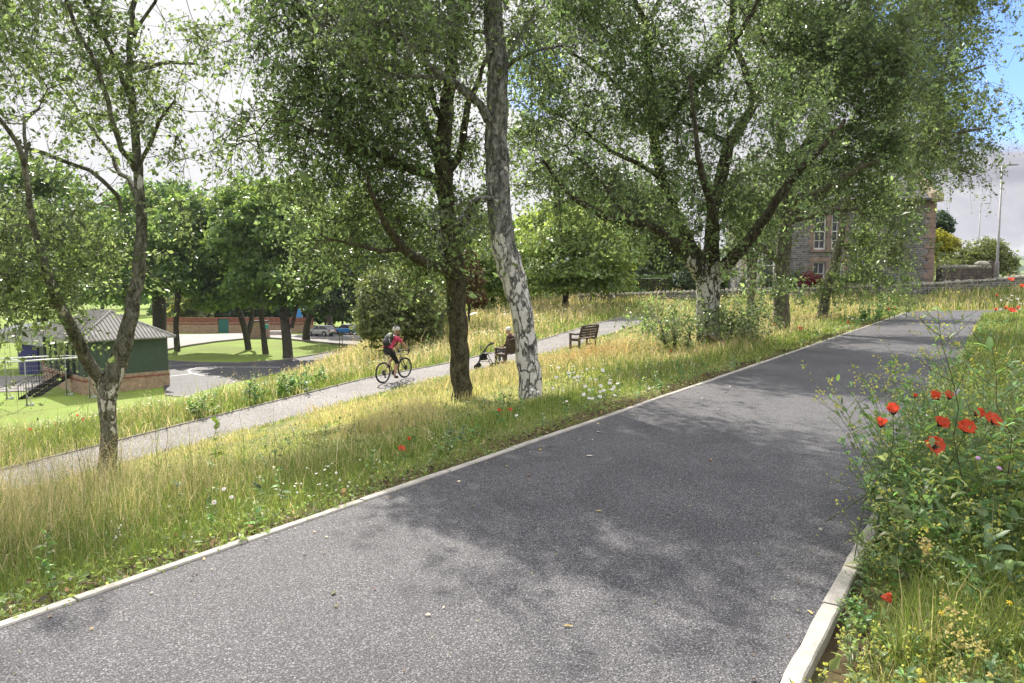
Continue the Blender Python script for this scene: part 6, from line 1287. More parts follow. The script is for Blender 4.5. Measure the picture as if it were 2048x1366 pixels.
mb = MB(); mb.cyl((-.7, -.1, .42), (-.7, .8, .42), .42, 20); mb.build('roller', REDP, tro, False); mb = MB(); mb.cyl((.8, -.05, .28), (.8, .12, .28), .28, 16); mb.cyl((.8, .6, .28), (.8, .77, .28), .28, 16); mb.build('wheel', BLACKP, tro)
flat('forecourt', [(-80, 752), (100, 752), (70, 781), (-80, 786)], PLAIN + .05, ASPH3)
# ---------------- striped brick wall, hut and sign on the far side of the flat
wb = np.array([-53.0, 113.0, PLAIN]); bw_ = thing('brick_wall', wb, 'long low buff brick wall with dark red bands and a teal door behind the island trees', 'wall'); mb = MB(); Lw = 22.5
walled(mb, 0, Lw, 0, 1.25, 0, .4, [(8.0, 9.6, 0, 1.25)]); mb.build('lower_wall', BRICKP, bw_); mb = MB(); walled(mb, 0, Lw, 1.25, 2.35, .02, .38, [(8.0, 9.6, 1.25, 2.2)]); mb.build('upper_wall', BRICKR, bw_)
mb = MB(); mb.box((4.0, .19, 1.55), (7.9, .42, .14)); mb.box((Lw / 2 + 4.8, .19, 1.55), (Lw - 9.7, .42, .14)); mb.build('band', BRICKP, bw_); mb = MB(); mb.box((8.8, .2, 1.1), (1.58, .1, 2.2)); mb.build('door', plain('teal_paint', (.02, .14, .13), .5), bw_)
p = gp(505, 679, PLAIN); ht = thing('brick_pillar', (p[0] - .1, p[1] + 3, PLAIN), 'square buff brick hut behind the forked sycamore on the island', 'hut'); mb = MB(); mb.box((0, 0, 1.15), (2.5, 1.6, 2.3)); mb.build('wall', BRICKP, ht); mb = MB(); mb.box((0, 0, 2.38), (2.7, 1.8, .14)); mb.build('roof', DARKW, ht)
tb = thing('notice_post', (at(531, 655, 101)[0], 101, PLAIN), 'small teal notice on a post between the slim and the stout sycamores', 'sign'); mb = MB(); mb.cyl((0, 0, 0), (0, 0, 2.0), .05, 8); mb.build('post', BLACKP, tb); mb = MB(); mb.box((0, -.06, 1.75), (.85, .05, .6)); mb.build('board', plain('teal_board', (.03, .32, .36), .5), tb, bevel=.02)
p = gp(600, 664, PLAIN); bs = thing('blue_board', (p[0], p[1] - 1, PLAIN), 'tall pointed blue notice board with a dark navy panel near the parked cars', 'sign'); mb = MB(); mb.prism([(-.65, .7), (.65, .7), (.65, 2.6), (.35, 3.6), (-.1, 3.6), (-.65, 2.6)], -.05, .05); mb.build('board', plain('sky_blue_board', (.06, .30, .72), .5), bs); mb = MB(); mb.box((0, -.07, 1.1), (1.2, .03, .95)); mb.build('panel', plain('navy_panel', (.012, .03, .12), .5), bs)
mb = MB(); mb.cyl((-.72, 0, 0), (-.72, 0, 2.7), .06, 8); mb.cyl((.72, 0, 0), (.72, 0, 2.7), .06, 8); mb.build('post', GREYP, bs)
p = gp(682, 695, PLAIN); tk = thing('tree_stakes', (p[0], p[1], PLAIN), 'pair of timber stakes with a cross tie at the edge of the grass island', 'tree stakes'); WOODG = plain('green_timber', (.09, .10, .05), .85, var=.4); 
for s_ in (-.16, .16): mb = MB(); mb.tube([(s_, 0, -.1), (s_, 0, 1.75)], .045, 8); mb.build('stake', WOODG, tk, True)
mb = MB(); mb.box((0, 0, 1.6), (.5, .12, .34)); mb.build('tie', WOODG, tk); mb = MB(); mb.ell((0, 0, .02), (.6, .6, .05), 14, 4); mb.build('mulch', STEM_D, tk)
fo = thing('iron_railing', (gp(270, 657, PLAIN)[0], 104, PLAIN), 'low black iron railing on the edge of the field left of the brick wall', 'railing'); mb = MB(); mb.tube([(0, 0, 1.0), (3.6, 0, 1.0)], .03, 6); mb.tube([(0, 0, .15), (3.6, 0, .15)], .03, 6)
for i in range(19): mb.cyl((i * .2, 0, 0), (i * .2, 0, 1.1), .02, 5)
mb.build('bars', BLACKP, fo)
bo = gp(1018 - 0, 660, PLAIN); pr = gp(512, 669, PLAIN)
rk = thing('concrete_block', (gp(560, 671, PLAIN)[0], gp(560, 671, PLAIN)[1], PLAIN), 'pale low concrete block on the tarmac between the sycamores', 'block'); mb = MB(); mb.box((0, 0, .35), (3.2, .8, .7)); mb.build('block', plain('pale_concrete', (.5, .48, .45), .8), rk, bevel=.08)
# ---------------- parked cars
TYRE = plain('tyre_rubber', (.018, .018, .02), .8, var=.2); ALLOY = plain('alloy', (.5, .5, .52), .3, .8); LAMPR = plain('rear_lamp', (.4, .02, .015), .25); LAMPW = plain('head_lamp', (.7, .7, .7), .15); TRIM = plain('car_trim', (.03, .03, .032), .6)
def car(name, label, u, v, rz, L, W, Hh, col, roofcol=None, coupe=False):
    p = gp(u, v, ROADZ); o = thing(name, p, label, 'car', 'cars parked by the kerb', rz); paint = plain(name + '_paint', col, .3, .25, var=.03, coat=.8)
    w = W / 2; bz = Hh * .60
    prof = [(L * .5, .32), (L * .5, .55), (L * .485, .68), (L * .40, .78), (L * .24, bz), (-L * .30, bz + .06), (-L * .47, bz + .02), (-L * .5, .72), (-L * .5, .36), (-L * .46, .24), (L * .45, .22)]
    mb = MB(); n = len(prof); secs = [(-w, .90), (-w * .93, 1.0), (w * .93, 1.0), (w, .90)]; V = []
    for y, k in secs:
        for x, z in prof: V.append((x * (1 if k == 1 else .975), y, .52 + (z - .52) * (1 if k == 1 else .86)))
    Fs = [[s * n + i, s * n + (i + 1) % n, (s + 1) * n + (i + 1) % n, (s + 1) * n + i] for s in range(3) for i in range(n)] + [list(range(n)), [3 * n + i for i in range(n)][::-1]]
    mb.add(V, Fs); body = mb.build('body', paint, o, False, bevel=.05)
    # cabin
    x0, x1 = L * .25, -L * (.36 if coupe else .45); r0, r1 = L * .08, -L * (.2 if coupe else .33); wt = w * .74; wb2 = w * .93
    mb = MB(); q = [(x0, bz - .02), (r0, Hh - .06), (r1, Hh - (.06 if not coupe else .1)), (x1, bz + .05)]; V = [(x, -(wb2 if i in (0, 3) else wt), z) for i, (x, z) in enumerate(q)] + [(x, (wb2 if i in (0, 3) else wt), z) for i, (x, z) in enumerate(q)]
    mb.add(V, [[0, 1, 2, 3], [7, 6, 5, 4], [0, 4, 5, 1], [3, 2, 6, 7], [0, 3, 7, 4]]); mb.build('window', GLASS, o)
    mb = MB(); mb.m = 0; mb.box(((r0 + r1) / 2, 0, Hh - .05), (r0 - r1 + .15, wt * 2 + .06, .09)); 
    for s in (-1, 1):
        for (xa, za, xb, zb_) in ((x0, bz, r0, Hh - .06), (r1, Hh - .08, x1, bz + .05), (-L * .04, bz, -L * .06, Hh - .06)): mb.tube([(xa, s * (wb2 + .006), za), (xb, s * (wt + .012), zb_)], .05, 6)
    mb.build('roof', plain(name + '_roof', roofcol or col, .4, .2 if roofcol is None else 0, var=.03), o, bevel=.03)
    for sx in (L * .31, -L * .29):
        for s in (-1, 1):
            ar = MB(); ar.cyl((sx, s * (w - .22), .36), (sx, s * (w + .008), .36), .38, 18); ar.build('wheel_arch', TRIM, o)
            wh = MB(); wh.cyl((sx, s * (w - .2), .32), (sx, s * (w + .02), .32), .32, 22); wo = wh.build('wheel', TYRE, o); rm_ = MB(); rm_.cyl((sx, s * (w + .0), .32), (sx, s * (w + .035), .32), .2, 16); rm_.build('rim', ALLOY, wo)
    for s in (-1, 1):
        mb = MB(); mb.box((-L * .488, s * w * .8, .86), (.12, .26, .2)); mb.build('tail_light', LAMPR, o, bevel=.02); mb = MB(); mb.box((L * .462, s * w * .76, .66), (.26, .32, .14)); mb.build('headlight', LAMPW, o, bevel=.02)
        mb = MB(); mb.box((L * .2, s * (w + .08), bz + .06), (.12, .18, .13)); mb.build('mirror', paint, o, bevel=.03)
    mb = MB(); mb.box((-L * .5, 0, .42), (.06, W * .8, .24)); mb.box((0, w * .985, .30), (L * .42, .05, .12)); mb.box((0, -w * .985, .30), (L * .42, .05, .12)); mb.build('bumper', TRIM, o); mb = MB(); mb.box((-L * .505, 0, .7), (.03, .5, .12)); mb.build('number_plate', plain('plate', (.6, .5, .05), .5), o)
    return o
car('silver_hatchback', 'silver hatchback parked facing the brick wall, seen from its rear corner', 642, 671.5, radians(157), 4.1, 1.75, 1.5, (.52, .52, .53))
car('blue_convertible', 'bright blue car with a black folding roof parked beside the silver hatchback', 694, 668.5, radians(160), 4.25, 1.8, 1.52, (.045, .27, .62), (.015, .015, .018), True)
car('white_car', 'white car mostly hidden behind the silvery willow bush', 738, 664, radians(165), 4.2, 1.75, 1.5, (.65, .65, .66))
# ---------------------------------------------------------------- benches, cyclist, seated man, walking frame
BENCH = plain('bench_timber', (.075, .048, .038), .7, var=.4, scale=5, bmp=.3)
RZB = atan2(D2[1], D2[0])
def bench(label, x, y, rz=RZB, W=1.5):
    o = thing('park_bench', (x, y, gz(x, y) - .01), label, 'bench', 'benches by the lower path', rz)
    # x along the seat, +y the way it faces
    for k, yy in enumerate((.24, .12, 0, -.12)): pass
    mb = MB()
    for yy in (.26, .15, .04, -.07): mb.box((0, yy, .44), (W - .02, .095, .035))
    mb.build('seat', BENCH, o, bevel=.006)
    tl = radians(14); mb = MB(); R = Matrix.Rotation(-tl, 3, 'X').inverted()
    for k in range(4):
        z = .54 + k * .105; mb.box((0, -.13 - (z - .44) * math.tan(tl), z), (W - .16, .025, .096), M=R)
    mb.build('backrest', BENCH, o, bevel=.005)
    for s in (-1, 1):
        xx = s * (W / 2 - .04)
        mb = MB(); mb.box((xx, .27, .31), (.075, .075, .62)); mb.build('leg', BENCH, o, bevel=.006)
        mb = MB(); mb.add([(xx - .037, -.09, 0), (xx + .037, -.09, 0), (xx + .037, -.17, 0), (xx - .037, -.17, 0), (xx - .037, -.10, .44), (xx + .037, -.10, .44), (xx + .037, -.18, .44), (xx - .037, -.18, .44), (xx - .037, -.22, .93), (xx + .037, -.22, .93), (xx + .037, -.28, .93), (xx - .037, -.28, .93)], [[3, 2, 1, 0], [0, 1, 5, 4], [1, 2, 6, 5], [2, 3, 7, 6], [3, 0, 4, 7], [4, 5, 9, 8], [5, 6, 10, 9], [6, 7, 11, 10], [7, 4, 8, 11], [8, 9, 10, 11]]); mb.build('leg', BENCH, o, bevel=.006)
        mb = MB(); mb.tube([(xx, .33, .64), (xx, .22, .645), (xx, .02, .625), (xx, -.17, .65)], [.035, .042, .04, .035], 8); mb.build('armrest', BENCH, o, True); mb = MB(); mb.box((xx, .08, .39), (.06, .32, .075)); mb.build('side_rail', BENCH, o); mb = MB(); mb.box((xx, .08, .14), (.05, .32, .06)); mb.build('stretcher', BENCH, o)
    mb = MB(); mb.box((0, .30, .39), (W - .16, .03, .07)); mb.build('seat_rail', BENCH, o); mb = MB(); mb.tube([(-W / 2 + .04, -.25, .94), (0, -.25, .96), (W / 2 - .04, -.25, .94)], .036, 8); mb.build('top_rail', BENCH, o, True)
    return o
b1 = bench('brown timber bench carrying the seated man, half hidden by the white birch', .06, 26.2)
b2 = bench('empty brown timber bench facing the lower path, higher up the slope', 2.95, 29.9)
# skinned figures
SKIN = plain('skin', (.52, .30, .22), .55, var=.08); 
def skin(name, J, E, mat, parent, root, sub=2):
    names = list(J); idx = {k: i for i, k in enumerate(names)}; me = bpy.data.meshes.new(name); me.from_pydata([J[k][:3] for k in names], [(idx[a], idx[b]) for a, b in E], [])
    o = link(name, me, mat, parent); m = o.modifiers.new('skin', 'SKIN'); m.use_smooth_shade = True; me.skin_vertices or None
    if not me.skin_vertices: me.attributes
    sv = me.skin_vertices[0].data
    for k in names:
        r = J[k][3]; r = r if isinstance(r, tuple) else (r, r); sv[idx[k]].radius = r; sv[idx[k]].use_root = (k == root)
    s = o.modifiers.new('sub', 'SUBSURF'); s.levels = sub; s.render_levels = sub; return o
def chain(*k): return list(zip(k[:-1], k[1:]))
def hand(J, E, tag_, wrist, pd, cd, sd, k=1.0):
    """Palm and five fingers from the wrist joint: pd along the palm, cd the way fingers curl, sd towards the thumb."""
    w = Vector(J[wrist][:3]); pd, cd, sd = Vector(pd).normalized(), Vector(cd).normalized(), Vector(sd).normalized(); pm = tag_ + 'palm'; J[pm] = (*(w + pd * .055 * k), .026 * k); E.append((wrist, pm))
    for i, (o_, ln) in enumerate(((.030, .070), (.010, .078), (-.010, .072), (-.029, .058))):
        a = w + pd * .09 * k + sd * o_ * k; b = a + (pd * .55 + cd * .65).normalized() * ln * .5 * k; c = b + (cd * .9 - pd * .35).normalized() * ln * .5 * k
        n = [f'{tag_}f{i}{q}' for q in 'abc']; J[n[0]] = (*a, .0105 * k); J[n[1]] = (*b, .009 * k); J[n[2]] = (*c, .0075 * k); E += [(pm, n[0]), (n[0], n[1]), (n[1], n[2])]
    a = w + pd * .035 * k + sd * .038 * k; b = a + (pd * .7 + sd * .45 + cd * .3).normalized() * .035 * k; c = b + (pd * .6 + cd * .7).normalized() * .03 * k; n = [f'{tag_}t{q}' for q in 'abc']; J[n[0]] = (*a, .012 * k); J[n[1]] = (*b, .0105 * k); J[n[2]] = (*c, .009 * k); E += [(pm, n[0]), (n[0], n[1]), (n[1], n[2])]
# ---- bicycle
bx, by = -4.13 + .45 * D2[0], 23.55 + .45 * D2[1]; bzz = float(zp(st(bx, by)[0])) + .004
bk = thing('bicycle', (bx, by, bzz), 'pale framed drop handlebar bicycle ridden up the lower path', 'bicycle', rz=RZB); slope = math.atan(.062); bk.rotation_euler = (0, -slope, RZB)
FRAME = plain('cream_frame', (.50, .42, .33), .35, .2, var=.05)
Rw = .345; ra, fa, bb, hd_t, hd_b, sc = (-.44, 0, Rw), (.60, 0, Rw), (0, 0, .28), (.40, 0, .86), (.435, 0, .74), (-.16, 0, .80)
mb = MB(); mb.tube([hd_t, sc], .019, 8); mb.tube([hd_b, bb], .021, 8); mb.tube([bb, sc, (-.19, 0, .92)], .017, 8); mb.tube([hd_t, hd_b], .024, 8)
for s in (-1, 1): mb.tube([(bb[0], s * .03, bb[2]), (ra[0], s * .065, ra[2])], .011, 6); mb.tube([(sc[0], s * .02, sc[2] - .04), (ra[0], s * .065, ra[2])], .009, 6)
mb.build('frame', FRAME, bk, True)
mb = MB(); mb.tube([hd_b, (.45, 0, .70)], .022, 8)
for s in (-1, 1): mb.tube([(.448, s * .055, .70), (.50, s * .055, .55), (fa[0], s * .055, fa[2])], .014, 6)
mb.box((.447, 0, .70), (.03, .13, .03)); mb.build('fork', BLACKP, bk, True)
for nm, ax in (('front', fa), ('rear', ra)):
    w_ = bpy.data.objects.new('wheel', None); COL.objects.link(w_); w_.parent = bk; w_.location = ax; w_.empty_display_size = .1
    mb = MB(); mb.ring((0, 0, 0), Rw - .02, .023, 'Y', 40, 8); mb.build('tyre', TYRE, w_, True); mb = MB(); mb.ring((0, 0, 0), Rw - .052, .012, 'Y', 40, 6)
    for i in range(24):
        a = 2 * pi * i / 24; mb.cyl((.02 * cos(a + .5), (.03 if i % 2 else -.03), .02 * sin(a + .5)), ((Rw - .055) * cos(a), 0, (Rw - .055) * sin(a)), .0022, 4)
    mb.cyl((0, -.05, 0), (0, .05, 0), .022, 10); mb.build('rim', STEEL, w_); mb = MB(); mb.cyl((0, -.052, 0), (0, -.046, 0), .08 if nm == 'front' else .085, 20); mb.build('brake_disc' if nm == 'front' else 'cassette', TRIM, w_)
mb = MB(); mb.tube([(.39, 0, .89), (.395, 0, .93), (.47, 0, .945)], .018, 8); mb.tube([(.47, -.21, .945), (.47, 0, .945), (.47, .21, .945)], .015, 8)
for s in (-1, 1): mb.tube([(.47, s * .2, .945), (.54, s * .215, .94), (.575, s * .22, .90), (.565, s * .225, .84), (.50, s * .23, .815), (.44, s * .235, .82)], .016, 8); mb.tube([(.565, s * .22, .93), (.60, s * .22, .975), (.59, s * .22, .90), (.57, s * .22, .84)], .012, 6)
mb.build('handlebar', BLACKP, bk, True)
mb = MB(); mb.ell((-.24, 0, .945), (.09, .07, .03), 12, 6); mb.ell((-.12, 0, .95), (.12, .028, .025), 12, 6); mb.build('saddle', BLACKP, bk, True)
mb = MB(); mb.cyl((0, -.06, .28), (0, -.052, .28), .085, 24); mb.build('chainring', TRIM, bk); mb = MB(); mb.tube([(0, -.075, .28), (.03, -.085, .115)], .012, 6); mb.tube([(0, .075, .28), (-.03, .085, .445)], .012, 6); mb.build('crank', TRIM, bk)
for p_ in ((.03, -.135, .112), (-.03, .135, .448)): mb = MB(); mb.box(p_, (.09, .09, .022)); mb.build('pedal', TRIM, bk)
mb = MB(); mb.tube([(0, -.056, .365), (-.44, -.056, .385)], .005, 4); mb.tube([(0, -.056, .195), (-.42, -.056, .19), (-.44, -.056, .26)], .005, 4); mb.build('chain', TRIM, bk); mb = MB(); mb.box((-.43, -.075, .24), (.04, .03, .13)); mb.build('derailleur', TRIM, bk)
# ---- rider (same frame as the bicycle)
rd = thing('person', (bx, by, bzz), 'cyclist in a pink shirt, black shorts and white helmet riding away up the lower path', 'person', rz=RZB); rd.rotation_euler = (0, -slope, RZB)
J = {'pel': (-.19, 0, 1.03, (.15, .11)), 'spi': (-.06, 0, 1.17, (.14, .105)), 'che': (.09, 0, 1.33, (.155, .12)), 'ush': (.16, 0, 1.41, (.10, .08)), 'nek': (.225, 0, 1.47, .058), 'jaw': (.285, 0, 1.53, (.066, .075)), 'fac': (.31, 0, 1.60, (.078, .095)), 'top': (.30, 0, 1.67, (.075, .09)), 'nos': (.405, 0, 1.575, .014),
     'hipR': (-.14, -.10, .98, .098), 'thR': (.0, -.105, .80, .085), 'knR': (.13, -.105, .615, .06), 'caR': (.06, -.11, .43, .053), 'anR': (-.035, -.12, .205, .036), 'heR': (-.06, -.12, .15, .03), 'toR': (.10, -.135, .135, .03),
     'hipL': (-.14, .10, .98, .098), 'thL': (.05, .105, .93, .085), 'knL': (.26, .105, .875, .06), 'caL': (.15, .11, .72, .053), 'anL': (-.06, .12, .545, .036), 'heL': (-.10, .12, .50, .03), 'toL': (.05, .135, .475, .03)}
E = chain('pel', 'spi', 'che', 'ush', 'nek', 'jaw', 'fac', 'top') + [('fac', 'nos')] + chain('pel', 'hipR', 'thR', 'knR', 'caR', 'anR', 'heR', 'toR') + chain('pel', 'hipL', 'thL', 'knL', 'caL', 'anL', 'heL', 'toL')
for s, q in ((-1, 'R'), (1, 'L')):
    J.update({'sh' + q: (.15, s * .175, 1.385, .064), 'ua' + q: (.25, s * .225, 1.275, .05), 'el' + q: (.35, s * .25, 1.165, .043), 'fo' + q: (.44, s * .235, 1.075, .04), 'wr' + q: (.515, s * .222, .995, .03)}); E += chain('ush', 'sh' + q, 'ua' + q, 'el' + q, 'fo' + q, 'wr' + q)
    hand(J, E, 'h' + q, 'wr' + q, (.75, 0, -.55), (-.2, s * -.3, -1), (.3, -s * .9, .3), 1.05)
skin('body', J, E, SKIN, rd, 'pel')
PINKC = plain('pink_jersey', (.62, .07, .16), .8, var=.15, scale=14); BLKC = plain('black_cloth', (.016, .016, .02), .85, var=.2); WHT = plain('white_helmet', (.66, .66, .66), .35)
k = 1.12
S = {a: (*J[a][:3], tuple(x * k for x in J[a][3]) if isinstance(J[a][3], tuple) else J[a][3] * 1.25) for a in ('spi', 'che', 'ush', 'shR', 'uaR', 'shL', 'uaL')}; S['hem'] = (-.14, 0, 1.08, (.165, .125)); S['cuR'] = (.275, -.232, 1.245, .06); S['cuL'] = (.275, .232, 1.245, .06); S['col'] = (.19, 0, 1.435, .075)
skin('shirt', S, chain('hem', 'spi', 'che', 'ush', 'col') + chain('ush', 'shR', 'uaR', 'cuR') + chain('ush', 'shL', 'uaL', 'cuL'), PINKC, rd, 'spi')
S = {'wai': (-.13, 0, 1.09, (.155, .118)), 'pel': (-.195, 0, 1.03, (.172, .128))}
for q in 'RL':
    for a in ('hip', 'th'): S[a + q] = (*J[a + q][:3], J[a + q][3] * 1.14)
    kn = Vector(J['kn' + q][:3]); S['kn' + q] = (*kn, .074); ca = Vector(J['ca' + q][:3]); S['lo' + q] = (*(kn + (ca - kn) * .45), .066)
skin('shorts', S, chain('wai', 'pel') + chain('pel', 'hipR', 'thR', 'knR', 'loR') + chain('pel', 'hipL', 'thL', 'knL', 'loL'), BLKC, rd, 'pel')
for q in 'RL':
    a, h, t_ = [J[n + q] for n in ('an', 'he', 'to')]; skin('shoe', {'a': (a[0], a[1], a[2] - .02, .043), 'h': (*h[:3], .042), 'm': ((h[0] + t_[0]) / 2, t_[1], t_[2] + .015, .042), 't': (*t_[:3], .036)}, chain('a', 'h', 'm', 't'), BLKC, rd, 'h', 1)
    G = {'wr': (*J['wr' + q][:3], .036)}; GE = []; s = -1 if q == 'R' else 1; hand(G, GE, 'g', 'wr', (.75, 0, -.55), (-.2, s * -.3, -1), (.3, -s * .9, .3), 1.2); skin('glove', G, GE, plain('dark_glove', (.03, .03, .045), .8), rd, 'wr', 1)
mb = MB(); mb.ell((.295, 0, 1.665), (.145, .105, .105), 20, 12); hv = [(x, y, max(z, 1.625 + (x - .295) * .12)) for x, y, z in mb.v]; mb.v = hv; he = mb.build('helmet', WHT, rd, True)
mb = MB(); mb.box((.44, 0, 1.655), (.07, .15, .012), M=Matrix.Rotation(.3, 3, 'Y'))
for yy in (-.05, 0, .05): mb.tube([(.17, yy, 1.70), (.24, yy, 1.768), (.33, yy, 1.772), (.41, yy, 1.72)], .013, 6)
mb.build('vent_strip', BLKC, he, True); mb = MB(); mb.tube([(.29, -.085, 1.63), (.28, -.07, 1.54), (.30, 0, 1.50), (.28, .07, 1.54), (.29, .085, 1.63)], .007, 5); mb.build('chin_strap', BLKC, he)
pk = thing('backpack', (bx, by, bzz), 'black rucksack on the back of the cyclist', 'backpack', rz=RZB); pk.rotation_euler = (0, -slope, RZB); PKM = plain('black_nylon', (.02, .021, .025), .6, var=.4, scale=12)
mb = MB(); mb.ell((0, 0, 0), (.145, .17, .27), 16, 12); M_ = Matrix.Rotation(.72, 3, 'Y'); mb.v = [tuple(M_ @ Vector((x * (1 if x < 0 else .5), y, z)) + Vector((-.10, 0, 1.36))) for x, y, z in mb.v]; mb.build('bag', PKM, pk, True)
mb = MB(); mb.ell((0, 0, 0), (.07, .12, .13), 14, 8); mb.v = [tuple(M_ @ Vector(v) + Vector((-.23, 0, 1.33))) for v in mb.v]; mb.build('front_pocket', PKM, pk, True)
for s in (-1, 1): mb = MB(); mb.tube([(.06, s * .10, 1.53), (.17, s * .13, 1.52), (.24, s * .13, 1.40), (.12, s * .15, 1.20), (-.06, s * .13, 1.14)], .017, 6); mb.build('shoulder_strap', BLKC, pk, True)
mb = MB(); mb.tube([(-.21, -.13, 1.43), (-.20, -.15, 1.30), (-.14, -.16, 1.24)], .012, 5); mb.build('reflective_strip', plain('reflective_grey', (.5, .5, .52), .4), pk, True)
# ---- man on the bench (bench frame: x along the seat, +y the way it faces)
mx = .06 - .10 * D2[0]; my = 26.2 - .10 * D2[1]; mz = gz(.06, 26.2) - .01
mn = thing('person', (mx, my, mz), 'white haired man in a dark brown jacket sitting hunched on the bench', 'person', rz=RZB)
J = {'pel': (0, -.04, .56, (.16, .12)), 'spi': (0, -.06, .74, (.145, .115)), 'che': (0, -.02, .93, (.165, .125)), 'ush': (0, .04, 1.05, (.11, .085)), 'nek': (0, .10, 1.11, .056), 'jaw': (0, .165, 1.16, (.066, .072)), 'fac': (0, .185, 1.22, (.076, .09)), 'top': (0, .165, 1.29, (.072, .085)), 'nos': (0, .285, 1.20, .014), 'earR': (.082, .165, 1.22, .014), 'earL': (-.082, .165, 1.22, .014)}
E = chain('pel', 'spi', 'che', 'ush', 'nek', 'jaw', 'fac', 'top') + [('fac', 'nos'), ('fac', 'earR'), ('fac', 'earL')]
for s, q in ((1, 'R'), (-1, 'L')):
    J.update({'hip' + q: (s * .10, .02, .54, .095), 'th' + q: (s * .12, .24, .555, .08), 'kn' + q: (s * .13, .47, .53, .062), 'ca' + q: (s * .13, .47, .33, .055), 'an' + q: (s * .13, .44, .10, .038), 'he' + q: (s * .13, .40, .05, .034), 'to' + q: (s * .14, .62, .04, .032),
              'sh' + q: (s * .185, .03, 1.02, .068), 'ua' + q: (s * .235, .04, .89, .052), 'el' + q: (s * .24, .08, .755, .045), 'fo' + q: (s * .20, .22, .70, .04), 'wr' + q: (s * .14, .34, .67, .03)})
    E += chain('pel', 'hip' + q, 'th' + q, 'kn' + q, 'ca' + q, 'an' + q, 'he' + q, 'to' + q) + chain('ush', 'sh' + q, 'ua' + q, 'el' + q, 'fo' + q, 'wr' + q); hand(J, E, 'h' + q, 'wr' + q, (-s * .35, .85, -.15), (0, .2, -1), (-s, -.2, .1))
skin('body', J, E, SKIN, mn, 'pel')
JKT = plain('brown_jacket', (.075, .03, .025), .8, var=.25, scale=10); TRS = plain('grey_trousers', (.16, .17, .21), .85, var=.2); HAIR = plain('white_hair', (.68, .67, .64), .7, var=.1, scale=40)
S = {a: (*J[a][:3], tuple(x * 1.14 for x in J[a][3]) if isinstance(J[a][3], tuple) else J[a][3] * 1.25) for a in ('spi', 'che', 'ush', 'shR', 'uaR', 'elR', 'foR', 'shL', 'uaL', 'elL', 'foL')}; S['hem'] = (0, -.04, .58, (.185, .14)); S['col'] = (0, .085, 1.10, .076)
skin('jacket', S, chain('hem', 'spi', 'che', 'ush', 'col') + chain('ush', 'shR', 'uaR', 'elR', 'foR') + chain('ush', 'shL', 'uaL', 'elL', 'foL'), JKT, mn, 'spi')
S = {'pel': (0, -.03, .555, (.175, .13))}
for q in 'RL':
    for a in ('hip', 'th', 'kn', 'ca'): S[a + q] = (*J[a + q][:3], J[a + q][3] * 1.15)
    S['an' + q] = (*J['an' + q][:2], .12, .055)
skin('trousers', S, chain('pel', 'hipR', 'thR', 'knR', 'caR', 'anR') + chain('pel', 'hipL', 'thL', 'knL', 'caL', 'anL'), TRS, mn, 'pel')
for q in 'RL':
    h, t_ = J['he' + q], J['to' + q]; skin('shoe', {'h': (h[0], h[1], .055, .045), 'm': (t_[0], .52, .05, .046), 't': (t_[0], t_[1], .045, .038)}, chain('h', 'm', 't'), BLKC, mn, 'h', 1)
mb = MB(); mb.ell((0, .145, 1.275), (.093, .108, .10), 18, 12); mb.v = [(x, y, max(z, 1.215 + max(0, (y - .13)) * 1.0)) for x, y, z in mb.v]; mb.build('hair', HAIR, mn, True)
mb = MB(); mb.tube([(-.07, .07, 1.10), (0, .02, 1.115), (.07, .07, 1.10), (.05, .15, 1.085)], .022, 6); mb.build('collar', plain('red_collar', (.35, .03, .03), .8), mn, True)
# ---- rollator in front of him
wx, wy = xy(15.8, 11.75); wx, wy = -.92, 26.05; wk = thing('walking_frame', (wx, wy, gz(wx, wy) if st(wx, wy)[1] < T0 else float(zp(st(wx, wy)[0]))), 'black four wheeled walking frame with a basket parked beside the seated man', 'walking frame', rz=RZB + .5)
for s in (-1, 1):
    mb = MB(); mb.tube([(s * .27, .30, .14), (s * .27, .08, .62), (s * .26, -.12, .90), (s * .26, -.24, .90)], .016, 6); mb.tube([(s * .27, -.22, .14), (s * .27, -.02, .52), (s * .27, .16, .78), (s * .2, .22, .80)], .014, 6); mb.tube([(s * .27, -.19, .3), (s * .27, .21, .3)], .011, 6); mb.build('side_frame', BLACKP, wk, True)
    mb = MB(); mb.tube([(s * .26, -.12, .905), (s * .26, -.27, .905)], .023, 8); mb.tube([(s * .26, -.1, .88), (s * .26, -.2, .845)], .009, 5); mb.build('handle', TYRE, wk, True)
    for yy in (.30, -.22): mb = MB(); mb.cyl((s * .27 - .018, yy, .10), (s * .27 + .018, yy, .10), .10, 18); mb.tube([(s * .27, yy, .20), (s * .27, yy, .11)], .03, 6); mb.build('wheel', TYRE, wk)
mb = MB(); mb.box((0, .04, .56), (.44, .22, .035)); mb.build('seat', BLACKP, wk, bevel=.01); mb = MB(); mb.box((0, .10, .43), (.40, .24, .2)); mb.build('basket', BLKC, wk, bevel=.02); mb = MB(); mb.tube([(-.27, .16, .78), (0, .24, .80), (.27, .16, .78)], .013, 6); mb.build('back_bar', BLACKP, wk, True)
# ---------------------------------------------------------------- thin summer haze
hz = MB(); hz.box((100, 740, 45), (3300, 1640, 115)); hm = bpy.data.materials.new('haze'); hm.use_nodes = True; nt = hm.node_tree; nt.nodes.clear()
o_ = nt.nodes.new('ShaderNodeOutputMaterial'); pv_ = nt.nodes.new('ShaderNodeVolumePrincipled'); pv_.inputs['Color'].default_value = (.80, .87, 1, 1); pv_.inputs['Density'].default_value = .00011; pv_.inputs['Anisotropy'].default_value = .2
nt.links.new(pv_.outputs[0], o_.inputs['Volume']); tag(hz.build('haze', hm), kind='stuff')
